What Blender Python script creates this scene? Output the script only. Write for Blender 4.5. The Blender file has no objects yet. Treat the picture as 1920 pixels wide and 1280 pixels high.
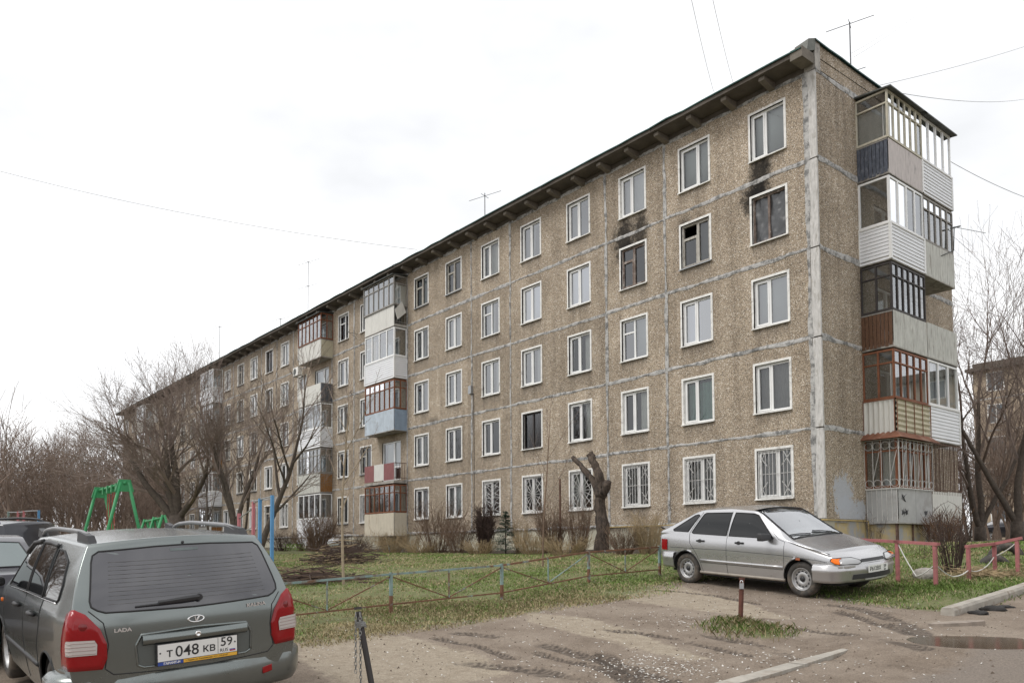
import bpy, bmesh, math, random
import numpy as np
from mathutils import Vector, Matrix
PI = math.pi
R = math.radians
scene = bpy.context.scene
COL = scene.collection
# ------------------------------------------------------------------ camera
CAM = np.array([12.3498, -21.9085, -0.8089])
YAW, PIT, ROL, FPX, PPY = -0.885961, 0.0467725, -0.0062634, 1503.31, 957.25
_f = np.array([math.sin(YAW)*math.cos(PIT), math.cos(YAW)*math.cos(PIT), math.sin(PIT)])
_r0 = np.array([math.cos(YAW), -math.sin(YAW), 0.0]); _u0 = np.cross(_r0, _f)
_r = math.cos(ROL)*_r0 + math.sin(ROL)*_u0
_u = -math.sin(ROL)*_r0 + math.cos(ROL)*_u0
cd = bpy.data.cameras.new('camera'); cam = bpy.data.objects.new('camera', cd); COL.objects.link(cam)
cd.sensor_width = 36; cd.lens = FPX/1920*36; cd.shift_y = (PPY-640)/1920; cd.clip_end = 3000; cd.clip_start = 0.05
m = Matrix(((_r[0], _u[0], -_f[0], CAM[0]), (_r[1], _u[1], -_f[1], CAM[1]), (_r[2], _u[2], -_f[2], CAM[2]), (0, 0, 0, 1)))
cam.matrix_world = m
scene.camera = cam
scene.render.resolution_x, scene.render.resolution_y = 1024, 682
# ------------------------------------------------------------------ sky (overcast), sun, exposure
SUN_EL, SUN_AZ = R(52), R(200)          # azimuth measured from +Y towards +X
world = bpy.data.worlds.new('World'); scene.world = world; world.use_nodes = True
nt = world.node_tree; nt.nodes.clear()
def wn(t, **k):
    n = nt.nodes.new(t)
    for a, b in k.items(): setattr(n, a, b)
    return n
sky = wn('ShaderNodeTexSky'); sky.sky_type = 'NISHITA'; sky.sun_disc = False
sky.sun_elevation = SUN_EL; sky.sun_rotation = SUN_AZ; sky.air_density = 1.0; sky.dust_density = 4.0
tc = wn('ShaderNodeTexCoord'); mp = wn('ShaderNodeMapping'); mp.inputs['Scale'].default_value = (1.0, 1.0, 2.2)
nz = wn('ShaderNodeTexNoise'); nz.inputs['Scale'].default_value = 2.1; nz.inputs['Detail'].default_value = 5; nz.inputs['Roughness'].default_value = 0.5
rp = wn('ShaderNodeValToRGB')
rp.color_ramp.elements[0].position = 0.30; rp.color_ramp.elements[0].color = (6.5, 6.6, 6.75, 1)
rp.color_ramp.elements[1].position = 0.60; rp.color_ramp.elements[1].color = (9.9, 9.9, 9.95, 1)
mixw = wn('ShaderNodeMix', data_type='RGBA'); mixw.inputs[0].default_value = 0.94
bg = wn('ShaderNodeBackground'); bg.inputs['Strength'].default_value = 0.10
out = wn('ShaderNodeOutputWorld')
L = nt.links.new
L(tc.outputs['Generated'], mp.inputs['Vector']); L(mp.outputs[0], nz.inputs['Vector']); L(nz.outputs['Fac'], rp.inputs[0])
L(sky.outputs[0], mixw.inputs[6]); L(rp.outputs[0], mixw.inputs[7]); L(mixw.outputs[2], bg.inputs['Color']); L(bg.outputs[0], out.inputs[0])
sl = bpy.data.lights.new('sun', 'SUN'); sun = bpy.data.objects.new('sun', sl); COL.objects.link(sun)
sl.energy = 1.2; sl.angle = R(25); sl.color = (1.0, 0.97, 0.93)
sd = Vector((math.sin(SUN_AZ)*math.cos(SUN_EL), math.cos(SUN_AZ)*math.cos(SUN_EL), math.sin(SUN_EL)))
sun.rotation_euler = (-sd).to_track_quat('-Z', 'Y').to_euler()
scene.view_settings.view_transform = 'Standard'; scene.view_settings.look = 'None'
scene.view_settings.exposure = 0.48; scene.view_settings.gamma = 1.0
scene.view_settings.use_curve_mapping = False
# ------------------------------------------------------------------ the lie of the land
def sm(t):
    t = np.clip(t, 0, 1); return t*t*(3-2*t)
def ground_z(x, y):
    x = np.asarray(x, float); y = np.asarray(y, float)
    yc = np.clip(y, -32, 0)
    z = -0.75 + 0.089*np.clip(yc, -10, 0) + 0.060*np.clip(yc+10, -30, 0)
    lift = np.where(x > 1, 0.05*np.clip(6-x, 0, 5), 0.25 + 0.014*np.clip(1-x, 0, 26))
    z = z + lift*sm(-y/10)
    z = z + 0.012*np.clip(y-4, 0, 120) + 0.012*np.clip(-x-30, 0, 80)
    z = z - 0.12*sm((-x-3)/6)*sm((3+y)/3)*sm((30+x)/12)
    return z
def gz(x, y): return float(ground_z(x, y))
def ray(px, py): return _f + _r*(px-960)/FPX + _u*(PPY-py)/FPX
def gpx(px, py):
    """point on the ground seen at a pixel of the photograph"""
    v = ray(px, py); t = 3.0
    while t < 400:
        p = CAM + v*t
        if p[2] < gz(p[0], p[1]): break
        t += 0.03
    return Vector(p)
def ppl(px, py, ax, val):
    v = ray(px, py); t = (val-CAM[ax])/v[ax]; return Vector(CAM+v*t)
def pdist(px, py, t): return Vector(CAM+ray(px, py)*t)
# ------------------------------------------------------------------ mesh helpers
class MB:
    def __init__(s): s.v = []; s.f = []; s.m = []
    def quad(s, a, b, c, d, mi=0):
        n = len(s.v); s.v += [tuple(a), tuple(b), tuple(c), tuple(d)]; s.f.append((n, n+1, n+2, n+3)); s.m.append(mi)
    def poly(s, pts, mi=0):
        n = len(s.v); s.v += [tuple(p) for p in pts]; s.f.append(tuple(range(n, n+len(pts)))); s.m.append(mi)
    def hexa(s, p, mi=0):
        n = len(s.v); s.v += [tuple(q) for q in p]
        for f in ((0, 3, 2, 1), (4, 5, 6, 7), (0, 1, 5, 4), (1, 2, 6, 5), (2, 3, 7, 6), (3, 0, 4, 7)):
            s.f.append(tuple(n+i for i in f)); s.m.append(mi)
    def box(s, x0, x1, y0, y1, z0, z1, mi=0, fn=None):
        p = [(x0, y0, z0), (x1, y0, z0), (x1, y1, z0), (x0, y1, z0), (x0, y0, z1), (x1, y0, z1), (x1, y1, z1), (x0, y1, z1)]
        if fn: p = [fn(*q) for q in p]
        s.hexa(p, mi)
    def tube(s, pts, rad, n=6, mi=0, cap=True):
        pts = [Vector(p) for p in pts]; k = len(pts)
        if not isinstance(rad, (list, tuple)): rad = [rad]*k
        base = len(s.v); up = None
        for i, p in enumerate(pts):
            d = (pts[min(i+1, k-1)]-pts[max(i-1, 0)])
            if d.length < 1e-9: d = Vector((0, 0, 1))
            d.normalize()
            if up is None: up = d.orthogonal().normalized()
            else:
                up = up - d*up.dot(d)
                up = up.normalized() if up.length > 1e-6 else d.orthogonal().normalized()
            w = d.cross(up)
            for j in range(n):
                a = 2*PI*j/n; q = p + (up*math.cos(a)+w*math.sin(a))*rad[i]; s.v.append((q.x, q.y, q.z))
        for i in range(k-1):
            for j in range(n):
                a = base+i*n+j; b = base+i*n+(j+1) % n
                s.f.append((a, b, b+n, a+n)); s.m.append(mi)
        if cap and n > 2:
            s.f.append(tuple(base+j for j in reversed(range(n)))); s.m.append(mi)
            s.f.append(tuple(base+(k-1)*n+j for j in range(n))); s.m.append(mi)
    def bar(s, a, b, w, h=None, mi=0, up=(0, 0, 1)):
        a = Vector(a); b = Vector(b); d = (b-a).normalized(); up = Vector(up)
        if abs(d.dot(up)) > .98: up = Vector((1, 0, 0))
        sd_ = d.cross(up).normalized(); u2 = sd_.cross(d); h = h or w
        o = [sd_*(-w/2)-u2*(h/2), sd_*(w/2)-u2*(h/2), sd_*(w/2)+u2*(h/2), sd_*(-w/2)+u2*(h/2)]
        s.hexa([a+o[0], a+o[1], a+o[2], a+o[3], b+o[0], b+o[1], b+o[2], b+o[3]], mi)
    def lathe(s, prof, axis_pt, ax, n=24, mi=0):
        """prof: list of (radius, offset along axis)"""
        ax = Vector(ax).normalized(); u = ax.orthogonal().normalized(); w = ax.cross(u); o = Vector(axis_pt); base = len(s.v)
        for r_, h in prof:
            for j in range(n):
                a = 2*PI*j/n; q = o+ax*h+(u*math.cos(a)+w*math.sin(a))*r_; s.v.append((q.x, q.y, q.z))
        for i in range(len(prof)-1):
            for j in range(n):
                a = base+i*n+j; b = base+i*n+(j+1) % n
                s.f.append((a, b, b+n, a+n)); s.m.append(mi)
    def grid(s, rows, mi=0, skip=None, closed=False):
        base = len(s.v); nr = len(rows); nc = len(rows[0])
        for r_ in rows: s.v += [tuple(p) for p in r_]
        for i in range(nr-1):
            for j in range(nc-1):
                if skip and skip(i, j): continue
                a = base+i*nc+j; s.f.append((a, a+1, a+nc+1, a+nc)); s.m.append(mi)
    def mesh(s, name, mats, smooth=False, fix=False):
        me = bpy.data.meshes.new(name); me.from_pydata(s.v, [], s.f)
        if not isinstance(mats, (list, tuple)): mats = [mats]
        for q in mats: me.materials.append(q)
        if len(mats) > 1: me.polygons.foreach_set('material_index', s.m)
        if smooth: me.polygons.foreach_set('use_smooth', [True]*len(me.polygons))
        if fix:
            b = bmesh.new(); b.from_mesh(me); bmesh.ops.remove_doubles(b, verts=b.verts, dist=1e-4)
            bmesh.ops.recalc_face_normals(b, faces=b.faces); b.to_mesh(me); b.free()
        me.update(); return me
    def build(s, name, mats, parent=None, smooth=False, fix=False, loc=None):
        return add(name, s.mesh(name, mats, smooth, fix), parent, loc)
def add(name, me, parent=None, loc=None, rot=None):
    o = bpy.data.objects.new(name, me); COL.objects.link(o)
    if parent: o.parent = parent
    if loc is not None: o.location = loc
    if rot is not None: o.rotation_euler = rot
    return o
def empty(name, loc=(0, 0, 0), rz=0):
    o = bpy.data.objects.new(name, None); COL.objects.link(o); o.location = loc; o.rotation_euler = (0, 0, rz)
    o.empty_display_size = .2; return o
def tag(o, label=None, cat=None, group=None, kind=None):
    if label: o['label'] = label
    if cat: o['category'] = cat
    if group: o['group'] = group
    if kind: o['kind'] = kind
    return o
def copy_tree(o, parent=None):
    c = o.copy(); COL.objects.link(c); c.parent = parent
    for ch in o.children: copy_tree(ch, c)
    return c
# ------------------------------------------------------------------ materials
def newmat(name):
    m_ = bpy.data.materials.new(name); m_.use_nodes = True; n = m_.node_tree; b = n.nodes['Principled BSDF']; return m_, n, b
def nd(n, t, **k):
    q = n.nodes.new(t)
    for a, b in k.items():
        if a.startswith('i_'): q.inputs[a[2:].replace('_', ' ')].default_value = b
        else: setattr(q, a, b)
    return q
def ramp(n, stops):
    q = n.nodes.new('ShaderNodeValToRGB'); e = q.color_ramp.elements
    while len(e) < len(stops): e.new(0.5)
    for i, (p, c) in enumerate(stops):
        e[i].position = p; e[i].color = (*c, 1) if len(c) == 3 else c
    return q
def c3(c, k): return tuple(min(1, x*k) for x in c)
def M(name, col, rough=.75, metal=0.0, var=.18, scale=5.0, bump=.0, bscale=40.0, spec=.4, streak=0, dirt=None, dirt_amt=.5, rustp=None, coat=0):
    m_, n, b = newmat(name); l = n.links.new
    g = nd(n, 'ShaderNodeNewGeometry'); mp_ = nd(n, 'ShaderNodeMapping')
    if streak: mp_.inputs['Scale'].default_value = (streak, streak, 1.0)
    nz_ = nd(n, 'ShaderNodeTexNoise', i_Scale=scale, i_Detail=6.0, i_Roughness=.62)
    l(g.outputs['Position'], mp_.inputs['Vector']); l(mp_.outputs[0], nz_.inputs['Vector'])
    rp_ = ramp(n, [(.28, c3(col, 1-var)), (.72, c3(col, 1+var))]); l(nz_.outputs['Fac'], rp_.inputs[0])
    last = rp_.outputs[0]
    if dirt:
        nz2 = nd(n, 'ShaderNodeTexNoise', i_Scale=scale*.55, i_Detail=8.0, i_Roughness=.7); l(mp_.outputs[0], nz2.inputs['Vector'])
        r2 = ramp(n, [(.62-dirt_amt*.3, (0, 0, 0)), (.70-dirt_amt*.2, (1, 1, 1))]); l(nz2.outputs['Fac'], r2.inputs[0])
        mx = nd(n, 'ShaderNodeMix', data_type='RGBA'); l(r2.outputs[0], mx.inputs[0]); l(last, mx.inputs[6]); mx.inputs[7].default_value = (*dirt, 1)
        last = mx.outputs[2]
    l(last, b.inputs['Base Color'])
    b.inputs['Roughness'].default_value = rough; b.inputs['Metallic'].default_value = metal; b.inputs['Specular IOR Level'].default_value = spec
    if coat: b.inputs['Coat Weight'].default_value = coat; b.inputs['Coat Roughness'].default_value = .06
    if bump:
        nb = nd(n, 'ShaderNodeTexNoise', i_Scale=bscale, i_Detail=4.0); l(g.outputs['Position'], nb.inputs['Vector'])
        bp = nd(n, 'ShaderNodeBump', i_Strength=bump, i_Distance=.01); l(nb.outputs['Fac'], bp.inputs['Height']); l(bp.outputs[0], b.inputs['Normal'])
    return m_
def glass(name, tint=(.75, .8, .8), refl=.22, rough=.01, wob=.0):
    m_, n, b = newmat(name); l = n.links.new; n.nodes.remove(b)
    o = n.nodes['Material Output']
    tr = nd(n, 'ShaderNodeBsdfTransparent'); tr.inputs[0].default_value = (*tint, 1)
    gl = nd(n, 'ShaderNodeBsdfGlossy', i_Roughness=rough); gl.inputs[0].default_value = (.95, .97, 1, 1)
    lw = nd(n, 'ShaderNodeFresnel', i_IOR=1.5)
    ma = nd(n, 'ShaderNodeMath', operation='MULTIPLY_ADD'); ma.inputs[1].default_value = 1.0; ma.inputs[2].default_value = refl; ma.use_clamp = True
    mx = nd(n, 'ShaderNodeMixShader')
    l(lw.outputs[0], ma.inputs[0]); l(ma.outputs[0], mx.inputs[0]); l(tr.outputs[0], mx.inputs[1]); l(gl.outputs[0], mx.inputs[2]); l(mx.outputs[0], o.inputs[0])
    if wob:
        g = nd(n, 'ShaderNodeNewGeometry'); nb = nd(n, 'ShaderNodeTexNoise', i_Scale=1.4); l(g.outputs['Position'], nb.inputs['Vector'])
        bp = nd(n, 'ShaderNodeBump', i_Strength=wob, i_Distance=.02); l(nb.outputs['Fac'], bp.inputs['Height']); l(bp.outputs[0], gl.inputs['Normal'])
    return m_
def attrmix(n, a, colA, colB_socket_or_col, fac):
    pass
# ================================================================== APARTMENT BUILDING
H = 2.7; NF = 5; WID = 9.3; LEN = 80.5
def pebble_mat(name, avg=(1, 1, 1)):
    m_, n, b = newmat(name); l = n.links.new
    g = nd(n, 'ShaderNodeNewGeometry'); pos = g.outputs['Position']
    vo = nd(n, 'ShaderNodeTexVoronoi', i_Scale=46.0, i_Randomness=1.0); l(pos, vo.inputs['Vector'])
    sp = nd(n, 'ShaderNodeSeparateColor'); l(vo.outputs['Color'], sp.inputs[0])
    rp_ = ramp(n, [(0, (.10, .081, .062)), (.14, (.24, .192, .143)), (.38, (.40, .32, .235)), (.62, (.51, .415, .312)), (.88, (.63, .53, .415)), (.985, (.92, .87, .79))])
    l(sp.outputs[0], rp_.inputs[0])
    # mortar between the stones
    v2 = nd(n, 'ShaderNodeTexVoronoi', feature='DISTANCE_TO_EDGE', i_Scale=46.0); l(pos, v2.inputs['Vector'])
    r2 = ramp(n, [(.02, (1, 1, 1)), (.10, (0, 0, 0))]); l(v2.outputs['Distance'], r2.inputs[0])
    mx = nd(n, 'ShaderNodeMix', data_type='RGBA'); l(r2.outputs[0], mx.inputs[0]); l(rp_.outputs[0], mx.inputs[6]); mx.inputs[7].default_value = (.27, .23, .18, 1)
    # per-panel tone and cloudy grime
    oi = nd(n, 'ShaderNodeObjectInfo'); mr = nd(n, 'ShaderNodeMapRange'); mr.inputs[3].default_value = .86; mr.inputs[4].default_value = 1.10
    l(oi.outputs['Random'], mr.inputs[0])
    n1 = nd(n, 'ShaderNodeTexNoise', i_Scale=.55, i_Detail=7.0, i_Roughness=.65); l(pos, n1.inputs['Vector'])
    r3 = ramp(n, [(.30, (.70, .69, .68)), (.62, (1.0, 1.0, 1.0))]); l(n1.outputs['Fac'], r3.inputs[0])
    m2 = nd(n, 'ShaderNodeMix', data_type='RGBA', blend_type='MULTIPLY'); m2.inputs[0].default_value = 1; l(mx.outputs[2], m2.inputs[6]); l(r3.outputs[0], m2.inputs[7])
    vm = nd(n, 'ShaderNodeVectorMath', operation='SCALE'); l(m2.outputs[2], vm.inputs[0]); l(mr.outputs[0], vm.inputs['Scale'])
    last = vm.outputs[0]
    mps = nd(n, 'ShaderNodeMapping'); mps.inputs['Scale'].default_value = (2.2, 2.2, .16); l(pos, mps.inputs['Vector'])
    ns = nd(n, 'ShaderNodeTexNoise', i_Scale=1.0, i_Detail=6.0, i_Roughness=.6); l(mps.outputs[0], ns.inputs['Vector'])
    rs_ = ramp(n, [(.32, (.76, .75, .74)), (.58, (1.04, 1.04, 1.04))]); l(ns.outputs['Fac'], rs_.inputs[0])
    ms_ = nd(n, 'ShaderNodeMix', data_type='RGBA', blend_type='MULTIPLY'); ms_.inputs[0].default_value = 1; l(last, ms_.inputs[6]); l(rs_.outputs[0], ms_.inputs[7]); last = ms_.outputs[2]
    # grime run-off attribute under the sills
    at = nd(n, 'ShaderNodeAttribute', attribute_name='dirt')
    mpv = nd(n, 'ShaderNodeMapping'); mpv.inputs['Scale'].default_value = (7, 7, .9); l(pos, mpv.inputs['Vector'])
    n2 = nd(n, 'ShaderNodeTexNoise', i_Scale=1.0, i_Detail=5.0); l(mpv.outputs[0], n2.inputs['Vector'])
    mm = nd(n, 'ShaderNodeMath', operation='MULTIPLY'); l(at.outputs['Fac'], mm.inputs[0]); l(n2.outputs['Fac'], mm.inputs[1])
    mcl = nd(n, 'ShaderNodeMath', operation='MULTIPLY', use_clamp=True); l(mm.outputs[0], mcl.inputs[0]); mcl.inputs[1].default_value = .95
    m3 = nd(n, 'ShaderNodeMix', data_type='RGBA'); l(mcl.outputs[0], m3.inputs[0]); l(last, m3.inputs[6]); m3.inputs[7].default_value = (.10, .09, .08, 1)
    last = m3.outputs[2]
    # soot left by the fire and grey paint over old graffiti: each a blot of its own
    n3 = nd(n, 'ShaderNodeTexNoise', i_Scale=5.5, i_Detail=9.0, i_Roughness=.8); l(pos, n3.inputs['Vector'])
    def blot(cx, cy, cz, sx, sy, sz, col, amp=1.0, rag=.55, hard=6.0, keep=None):
        nonlocal last
        mp_ = nd(n, 'ShaderNodeMapping', vector_type='POINT'); mp_.inputs['Scale'].default_value = (1/sx, 1/sy, 1/sz); mp_.inputs['Location'].default_value = (-cx/sx, -cy/sy, -cz/sz)
        l(pos, mp_.inputs['Vector'])
        gr = nd(n, 'ShaderNodeTexGradient', gradient_type='SPHERICAL'); l(mp_.outputs[0], gr.inputs[0])
        a1 = nd(n, 'ShaderNodeMath', operation='MULTIPLY_ADD'); l(n3.outputs['Fac'], a1.inputs[0]); a1.inputs[1].default_value = rag*2; a1.inputs[2].default_value = -rag-(.22 if hard > 3 else .10)
        a2 = nd(n, 'ShaderNodeMath', operation='ADD'); l(gr.outputs['Fac'], a2.inputs[0]); l(a1.outputs[0], a2.inputs[1])
        a3 = nd(n, 'ShaderNodeMath', operation='MULTIPLY', use_clamp=True); l(a2.outputs[0], a3.inputs[0]); a3.inputs[1].default_value = hard
        gt = nd(n, 'ShaderNodeMath', operation='GREATER_THAN'); l(gr.outputs['Fac'], gt.inputs[0]); gt.inputs[1].default_value = .0001
        a4 = nd(n, 'ShaderNodeMath', operation='MULTIPLY'); l(a3.outputs[0], a4.inputs[0]); l(gt.outputs[0], a4.inputs[1])
        a5 = nd(n, 'ShaderNodeMath', operation='MULTIPLY'); l(a4.outputs[0], a5.inputs[0]); a5.inputs[1].default_value = amp
        mm_ = nd(n, 'ShaderNodeMix', data_type='RGBA'); l(a5.outputs[0], mm_.inputs[0]); l(last, mm_.inputs[6]); mm_.inputs[7].default_value = (*col, 1)
        last = mm_.outputs[2]
    SOOT = (.012, .011, .010)
    blot(-7.75, 0, 10.65, .75, 2, 1.15, SOOT, .9, 1.1, 2.0)
    blot(-6.95, 0, 10.75, .5, 2, 1.0, SOOT, .85, 1.0, 1.9)
    blot(-7.5, 0, 10.25, .8, 2, .45, SOOT, .9, .3, 1.6)
    blot(-1.95, 0, 10.85, .55, 2, 1.3, SOOT, .9, 1.1, 2.0)
    blot(-2.15, 0, 10.3, .75, 2, .8, SOOT, .92, 1.0, 2.0)
    blot(-1.7, 0, 11.3, .25, 2, .6, SOOT, .75, .3, 1.3)
    blot(-4.95, 0, 10.35, .45, 2, .42, SOOT, .7, .3, 1.2)
    blot(-20.6, 0, 5.5, .7, 2, .3, SOOT, .6, .3, 1.2)
    GP = (.42, .44, .48)
    blot(0, 1.05, .75, 2, .85, .80, GP, .85, 1.15, 6)
    blot(0, 1.35, .28, 2, .95, .62, GP, .85, 1.15, 6)
    blot(0, 2.1, .30, 2, .45, .46, GP, .85, 1.1, 6)
    l(last, b.inputs['Base Color']); b.inputs['Roughness'].default_value = .9; b.inputs['Specular IOR Level'].default_value = .2
    bp = nd(n, 'ShaderNodeBump', i_Strength=.55, i_Distance=.012); l(v2.outputs['Distance'], bp.inputs['Height']); l(bp.outputs[0], b.inputs['Normal'])
    return m_
PEB = pebble_mat('pebble_dash')
def seal_mat():
    m_, n, b = newmat('joint_sealant'); l = n.links.new; g = nd(n, 'ShaderNodeNewGeometry')
    n1 = nd(n, 'ShaderNodeTexNoise', i_Scale=3.6, i_Detail=9.0, i_Roughness=.78); l(g.outputs['Position'], n1.inputs['Vector'])
    r1 = ramp(n, [(.36, (.11, .108, .105)), (.46, (.22, .217, .21)), (.52, (.42, .41, .395)), (.72, (.54, .53, .515))]); l(n1.outputs['Fac'], r1.inputs[0])
    l(r1.outputs[0], b.inputs['Base Color']); b.inputs['Roughness'].default_value = .85
    return m_
SEAL = seal_mat()
SEALW = M('corner_plaster', (.52, .505, .485), .85, var=.22, scale=5, streak=4, dirt=(.36, .34, .31), dirt_amt=.3, bump=.3)
PLINTH = M('plinth_plaster', (.43, .41, .33), .9, var=.22, scale=1.6, dirt=(.22, .20, .16), dirt_amt=.35, bump=.4)
PLINTHY = M('plinth_yellow_paint', (.46, .37, .20), .85, var=.2, scale=2, dirt=(.33, .345, .37), dirt_amt=.55)
WHITE = M('white_pvc', (.78, .78, .77), .35, var=.05, scale=2)
WHITED = M('white_worn_paint', (.74, .73, .70), .7, var=.16, scale=6, dirt=(.42, .40, .37), dirt_amt=.25)
OLDWOOD = M('old_window_wood', (.42, .40, .36), .75, var=.25, scale=7, streak=4, dirt=(.25, .22, .18), dirt_amt=.4)
BURNT = M('charred_frame', (.16, .12, .10), .8, var=.6, scale=6, dirt=(.45, .42, .39), dirt_amt=.35)
GREYSILL = M('zinc_sill', (.34, .35, .36), .45, .5, var=.2, scale=5)
BROWNW = M('red_brown_wood', (.20, .075, .035), .6, var=.35, scale=6, streak=4)
GREYW = M('weathered_grey_wood', (.27, .255, .235), .8, var=.3, scale=5, streak=5)
BEIGEW = M('beige_painted_wood', (.50, .47, .38), .7, var=.18, scale=5, streak=3)
DARKW = M('blackish_frame', (.045, .038, .036), .6, var=.3, scale=5)
CONC = M('balcony_concrete', (.36, .34, .31), .9, var=.25, scale=4, dirt=(.16, .15, .14), dirt_amt=.35, bump=.3)
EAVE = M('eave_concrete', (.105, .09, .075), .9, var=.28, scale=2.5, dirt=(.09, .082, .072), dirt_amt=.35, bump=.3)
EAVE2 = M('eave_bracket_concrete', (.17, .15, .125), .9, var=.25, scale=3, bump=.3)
GREENM = M('green_roof_edge', (.022, .075, .066), .55, .2, var=.3, scale=4)
DARKM = M('dark_grey_sheet', (.08, .085, .08), .6, .2, var=.35, scale=3)
RUSTSH = M('rusty_sheet', (.20, .085, .05), .8, .1, var=.35, scale=4, dirt=(.30, .20, .15), dirt_amt=.3)
SIDING = M('white_vinyl_siding', (.74, .75, .77), .45, var=.04, scale=2)
PALE = M('pale_weathered_sheet', (.50, .50, .46), .75, var=.22, scale=2.5, streak=5, dirt=(.30, .28, .25), dirt_amt=.25)
PALEW = M('pale_clean_sheet', (.62, .61, .57), .7, var=.1, scale=2.5, streak=4)
PINKS = M('pinkish_pale_sheet', (.52, .475, .455), .7, var=.16, scale=3, streak=4, dirt=(.28, .26, .25), dirt_amt=.15)
BLUEP = M('slate_blue_planks', (.075, .085, .11), .75, var=.5, scale=9, streak=2, dirt=(.16, .17, .2), dirt_amt=.3)
BLUES = M('pale_blue_sheet', (.44, .50, .56), .65, var=.14, scale=3, dirt=(.33, .35, .37), dirt_amt=.25)
BLUESD = M('blue_grey_sheet', (.24, .31, .40), .65, var=.18, scale=3)
BROWNP = M('brown_planks', (.12, .062, .035), .75, var=.55, scale=8, streak=6)
ORANGEP = M('orange_brown_planks', (.26, .125, .04), .7, var=.35, scale=7, streak=6)
CREAMP = M('cream_slats', (.50, .46, .34), .7, var=.18, scale=5, streak=5, dirt=(.25, .16, .1), dirt_amt=.18)
CREAMS = M('cream_sheet', (.55, .50, .40), .7, var=.1, scale=2, streak=3, dirt=(.35, .26, .17), dirt_amt=.12)
REDP = M('dull_red_panel', (.24, .095, .095), .7, var=.15, scale=4)
GREYS = M('grey_sheet', (.40, .40, .395), .6, var=.12, scale=3, dirt=(.33, .32, .31), dirt_amt=.3)
DGRAIL = M('dark_grey_slats', (.085, .088, .10), .75, var=.4, scale=8, streak=4)
GRILLE = M('white_painted_grille', (.60, .59, .57), .55, var=.15, scale=8)
RUSTG = M('rusty_grille', (.14, .085, .065), .8, var=.4, scale=9)
CURT = M('net_curtain', (.72, .71, .68), .9, var=.06, scale=3)
CURTG = M('grey_curtain', (.26, .25, .235), .9, var=.2, scale=5, streak=6)
CURTGR = M('green_curtain', (.22, .36, .31), .9, var=.2, scale=5, streak=6)
CURTB = M('blue_curtain', (.25, .38, .55), .9, var=.15, scale=5, streak=6)
CURTD = M('brown_curtain', (.15, .09, .07), .9, var=.3, scale=5, streak=6)
BLIND = M('closed_blind', (.52, .54, .53), .8, var=.04, scale=2)
FILM = M('black_plastic_film', (.06, .062, .066), .30, var=.35, scale=3, bump=1.0, bscale=5, spec=.6)
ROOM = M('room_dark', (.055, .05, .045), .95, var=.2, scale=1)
GL = glass('window_glass', (.62, .66, .66), .17)
GLB = glass('window_glass_blue', (.5, .58, .72), .30)
GLD = glass('window_glass_dusty', (.38, .39, .38), .05, .12)
GLL = glass('window_glass_clear', (.78, .81, .80), .05)
GLS = glass('balcony_glass', (.70, .74, .74), .24)

bld = empty('apartment_building', (0, 0, 0))
tag(bld, 'long five storey beige pebble-dashed panel apartment block with balconies and two burnt windows', 'building')
# ---- panel columns on the long front: (x_left, x_right, [window indices])
WX = [-1.65, -4.5, -7.33, -10.2, -13.1, -15.92, -18.8, -21.64, -24.6, -27.35, -30.06, -32.9, -35.7, -38.4, -41.05, -43.8, -46.4]
while WX[-1] > LEN*-1+4: WX.append(WX[-1]-2.72)
JX = [-.25, -5.80, -8.70, -14.50, -17.37, -23.0, -28.75, -31.5, -37.05, -39.75, -42.4]
while JX[-1] > -LEN+6: JX += [JX[-1]-5.45, JX[-1]-8.17]
JX = [x for x in JX if x > -LEN+1.2]+[-LEN]
BALC = {8: 0, 11: 1, 18: 2, 25: 3}          # window index -> balcony stack
pcache = {}
rnd = random.Random(4)
def panel_mesh(w, wins, h=H, key=None):
    """flat slab in XZ, face at y=0, cut round its windows; 'dirt' attribute below the openings"""
    xs = sorted({0.0, w, *[a for q in wins for a in q[:2]]}); zs = sorted({0.0, h, *[a for q in wins for a in q[2:]], *[max(.05, q[2]-.5) for q in wins]})
    mb = MB(); dirt = []
    for i in range(len(xs)-1):
        for j in range(len(zs)-1):
            xm, zm = (xs[i]+xs[i+1])/2, (zs[j]+zs[j+1])/2
            if any(a < xm < b and c < zm < d for a, b, c, d in wins): continue
            mb.quad((xs[i], 0, zs[j]), (xs[i+1], 0, zs[j]), (xs[i+1], 0, zs[j+1]), (xs[i], 0, zs[j+1]))
            for (x, z) in ((xs[i], zs[j]), (xs[i+1], zs[j]), (xs[i+1], zs[j+1]), (xs[i], zs[j+1])):
                dirt.append(1.0 if any(a-.001 <= xm <= b+.001 and abs(z-c) < .01 and zm < c for a, b, c, d in wins) else 0.0)
    t = .10
    for (a, b) in (((0, 0), (w, 0)), ((w, 0), (w, h)), ((w, h), (0, h)), ((0, h), (0, 0))):
        mb.quad((a[0], 0, a[1]), (a[0], t, a[1]), (b[0], t, b[1]), (b[0], 0, b[1])); dirt += [0]*4
    me = mb.mesh('concrete_panel', PEB)
    at = me.attributes.new('dirt', 'FLOAT', 'POINT'); at.data.foreach_set('value', dirt)
    return me
def add_panel(x0, x1, k, wins, g=.012):
    key = (round(x1-x0, 2), tuple(round(a-x0, 2) for q in wins for a in q[:2]), tuple(a for q in wins for a in q[2:]))
    if key not in pcache:
        pcache[key] = panel_mesh(x1-x0-2*g, [(q[0]-x0-g, q[1]-x0-g, q[2]-g, q[3]-g) for q in wins], H-2*g)
    return add('concrete_panel', pcache[key], bld, (x0+g, 0, k*H+g))
OPEN_W, OPEN_H, SILL = 1.2, 1.5, .70
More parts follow.
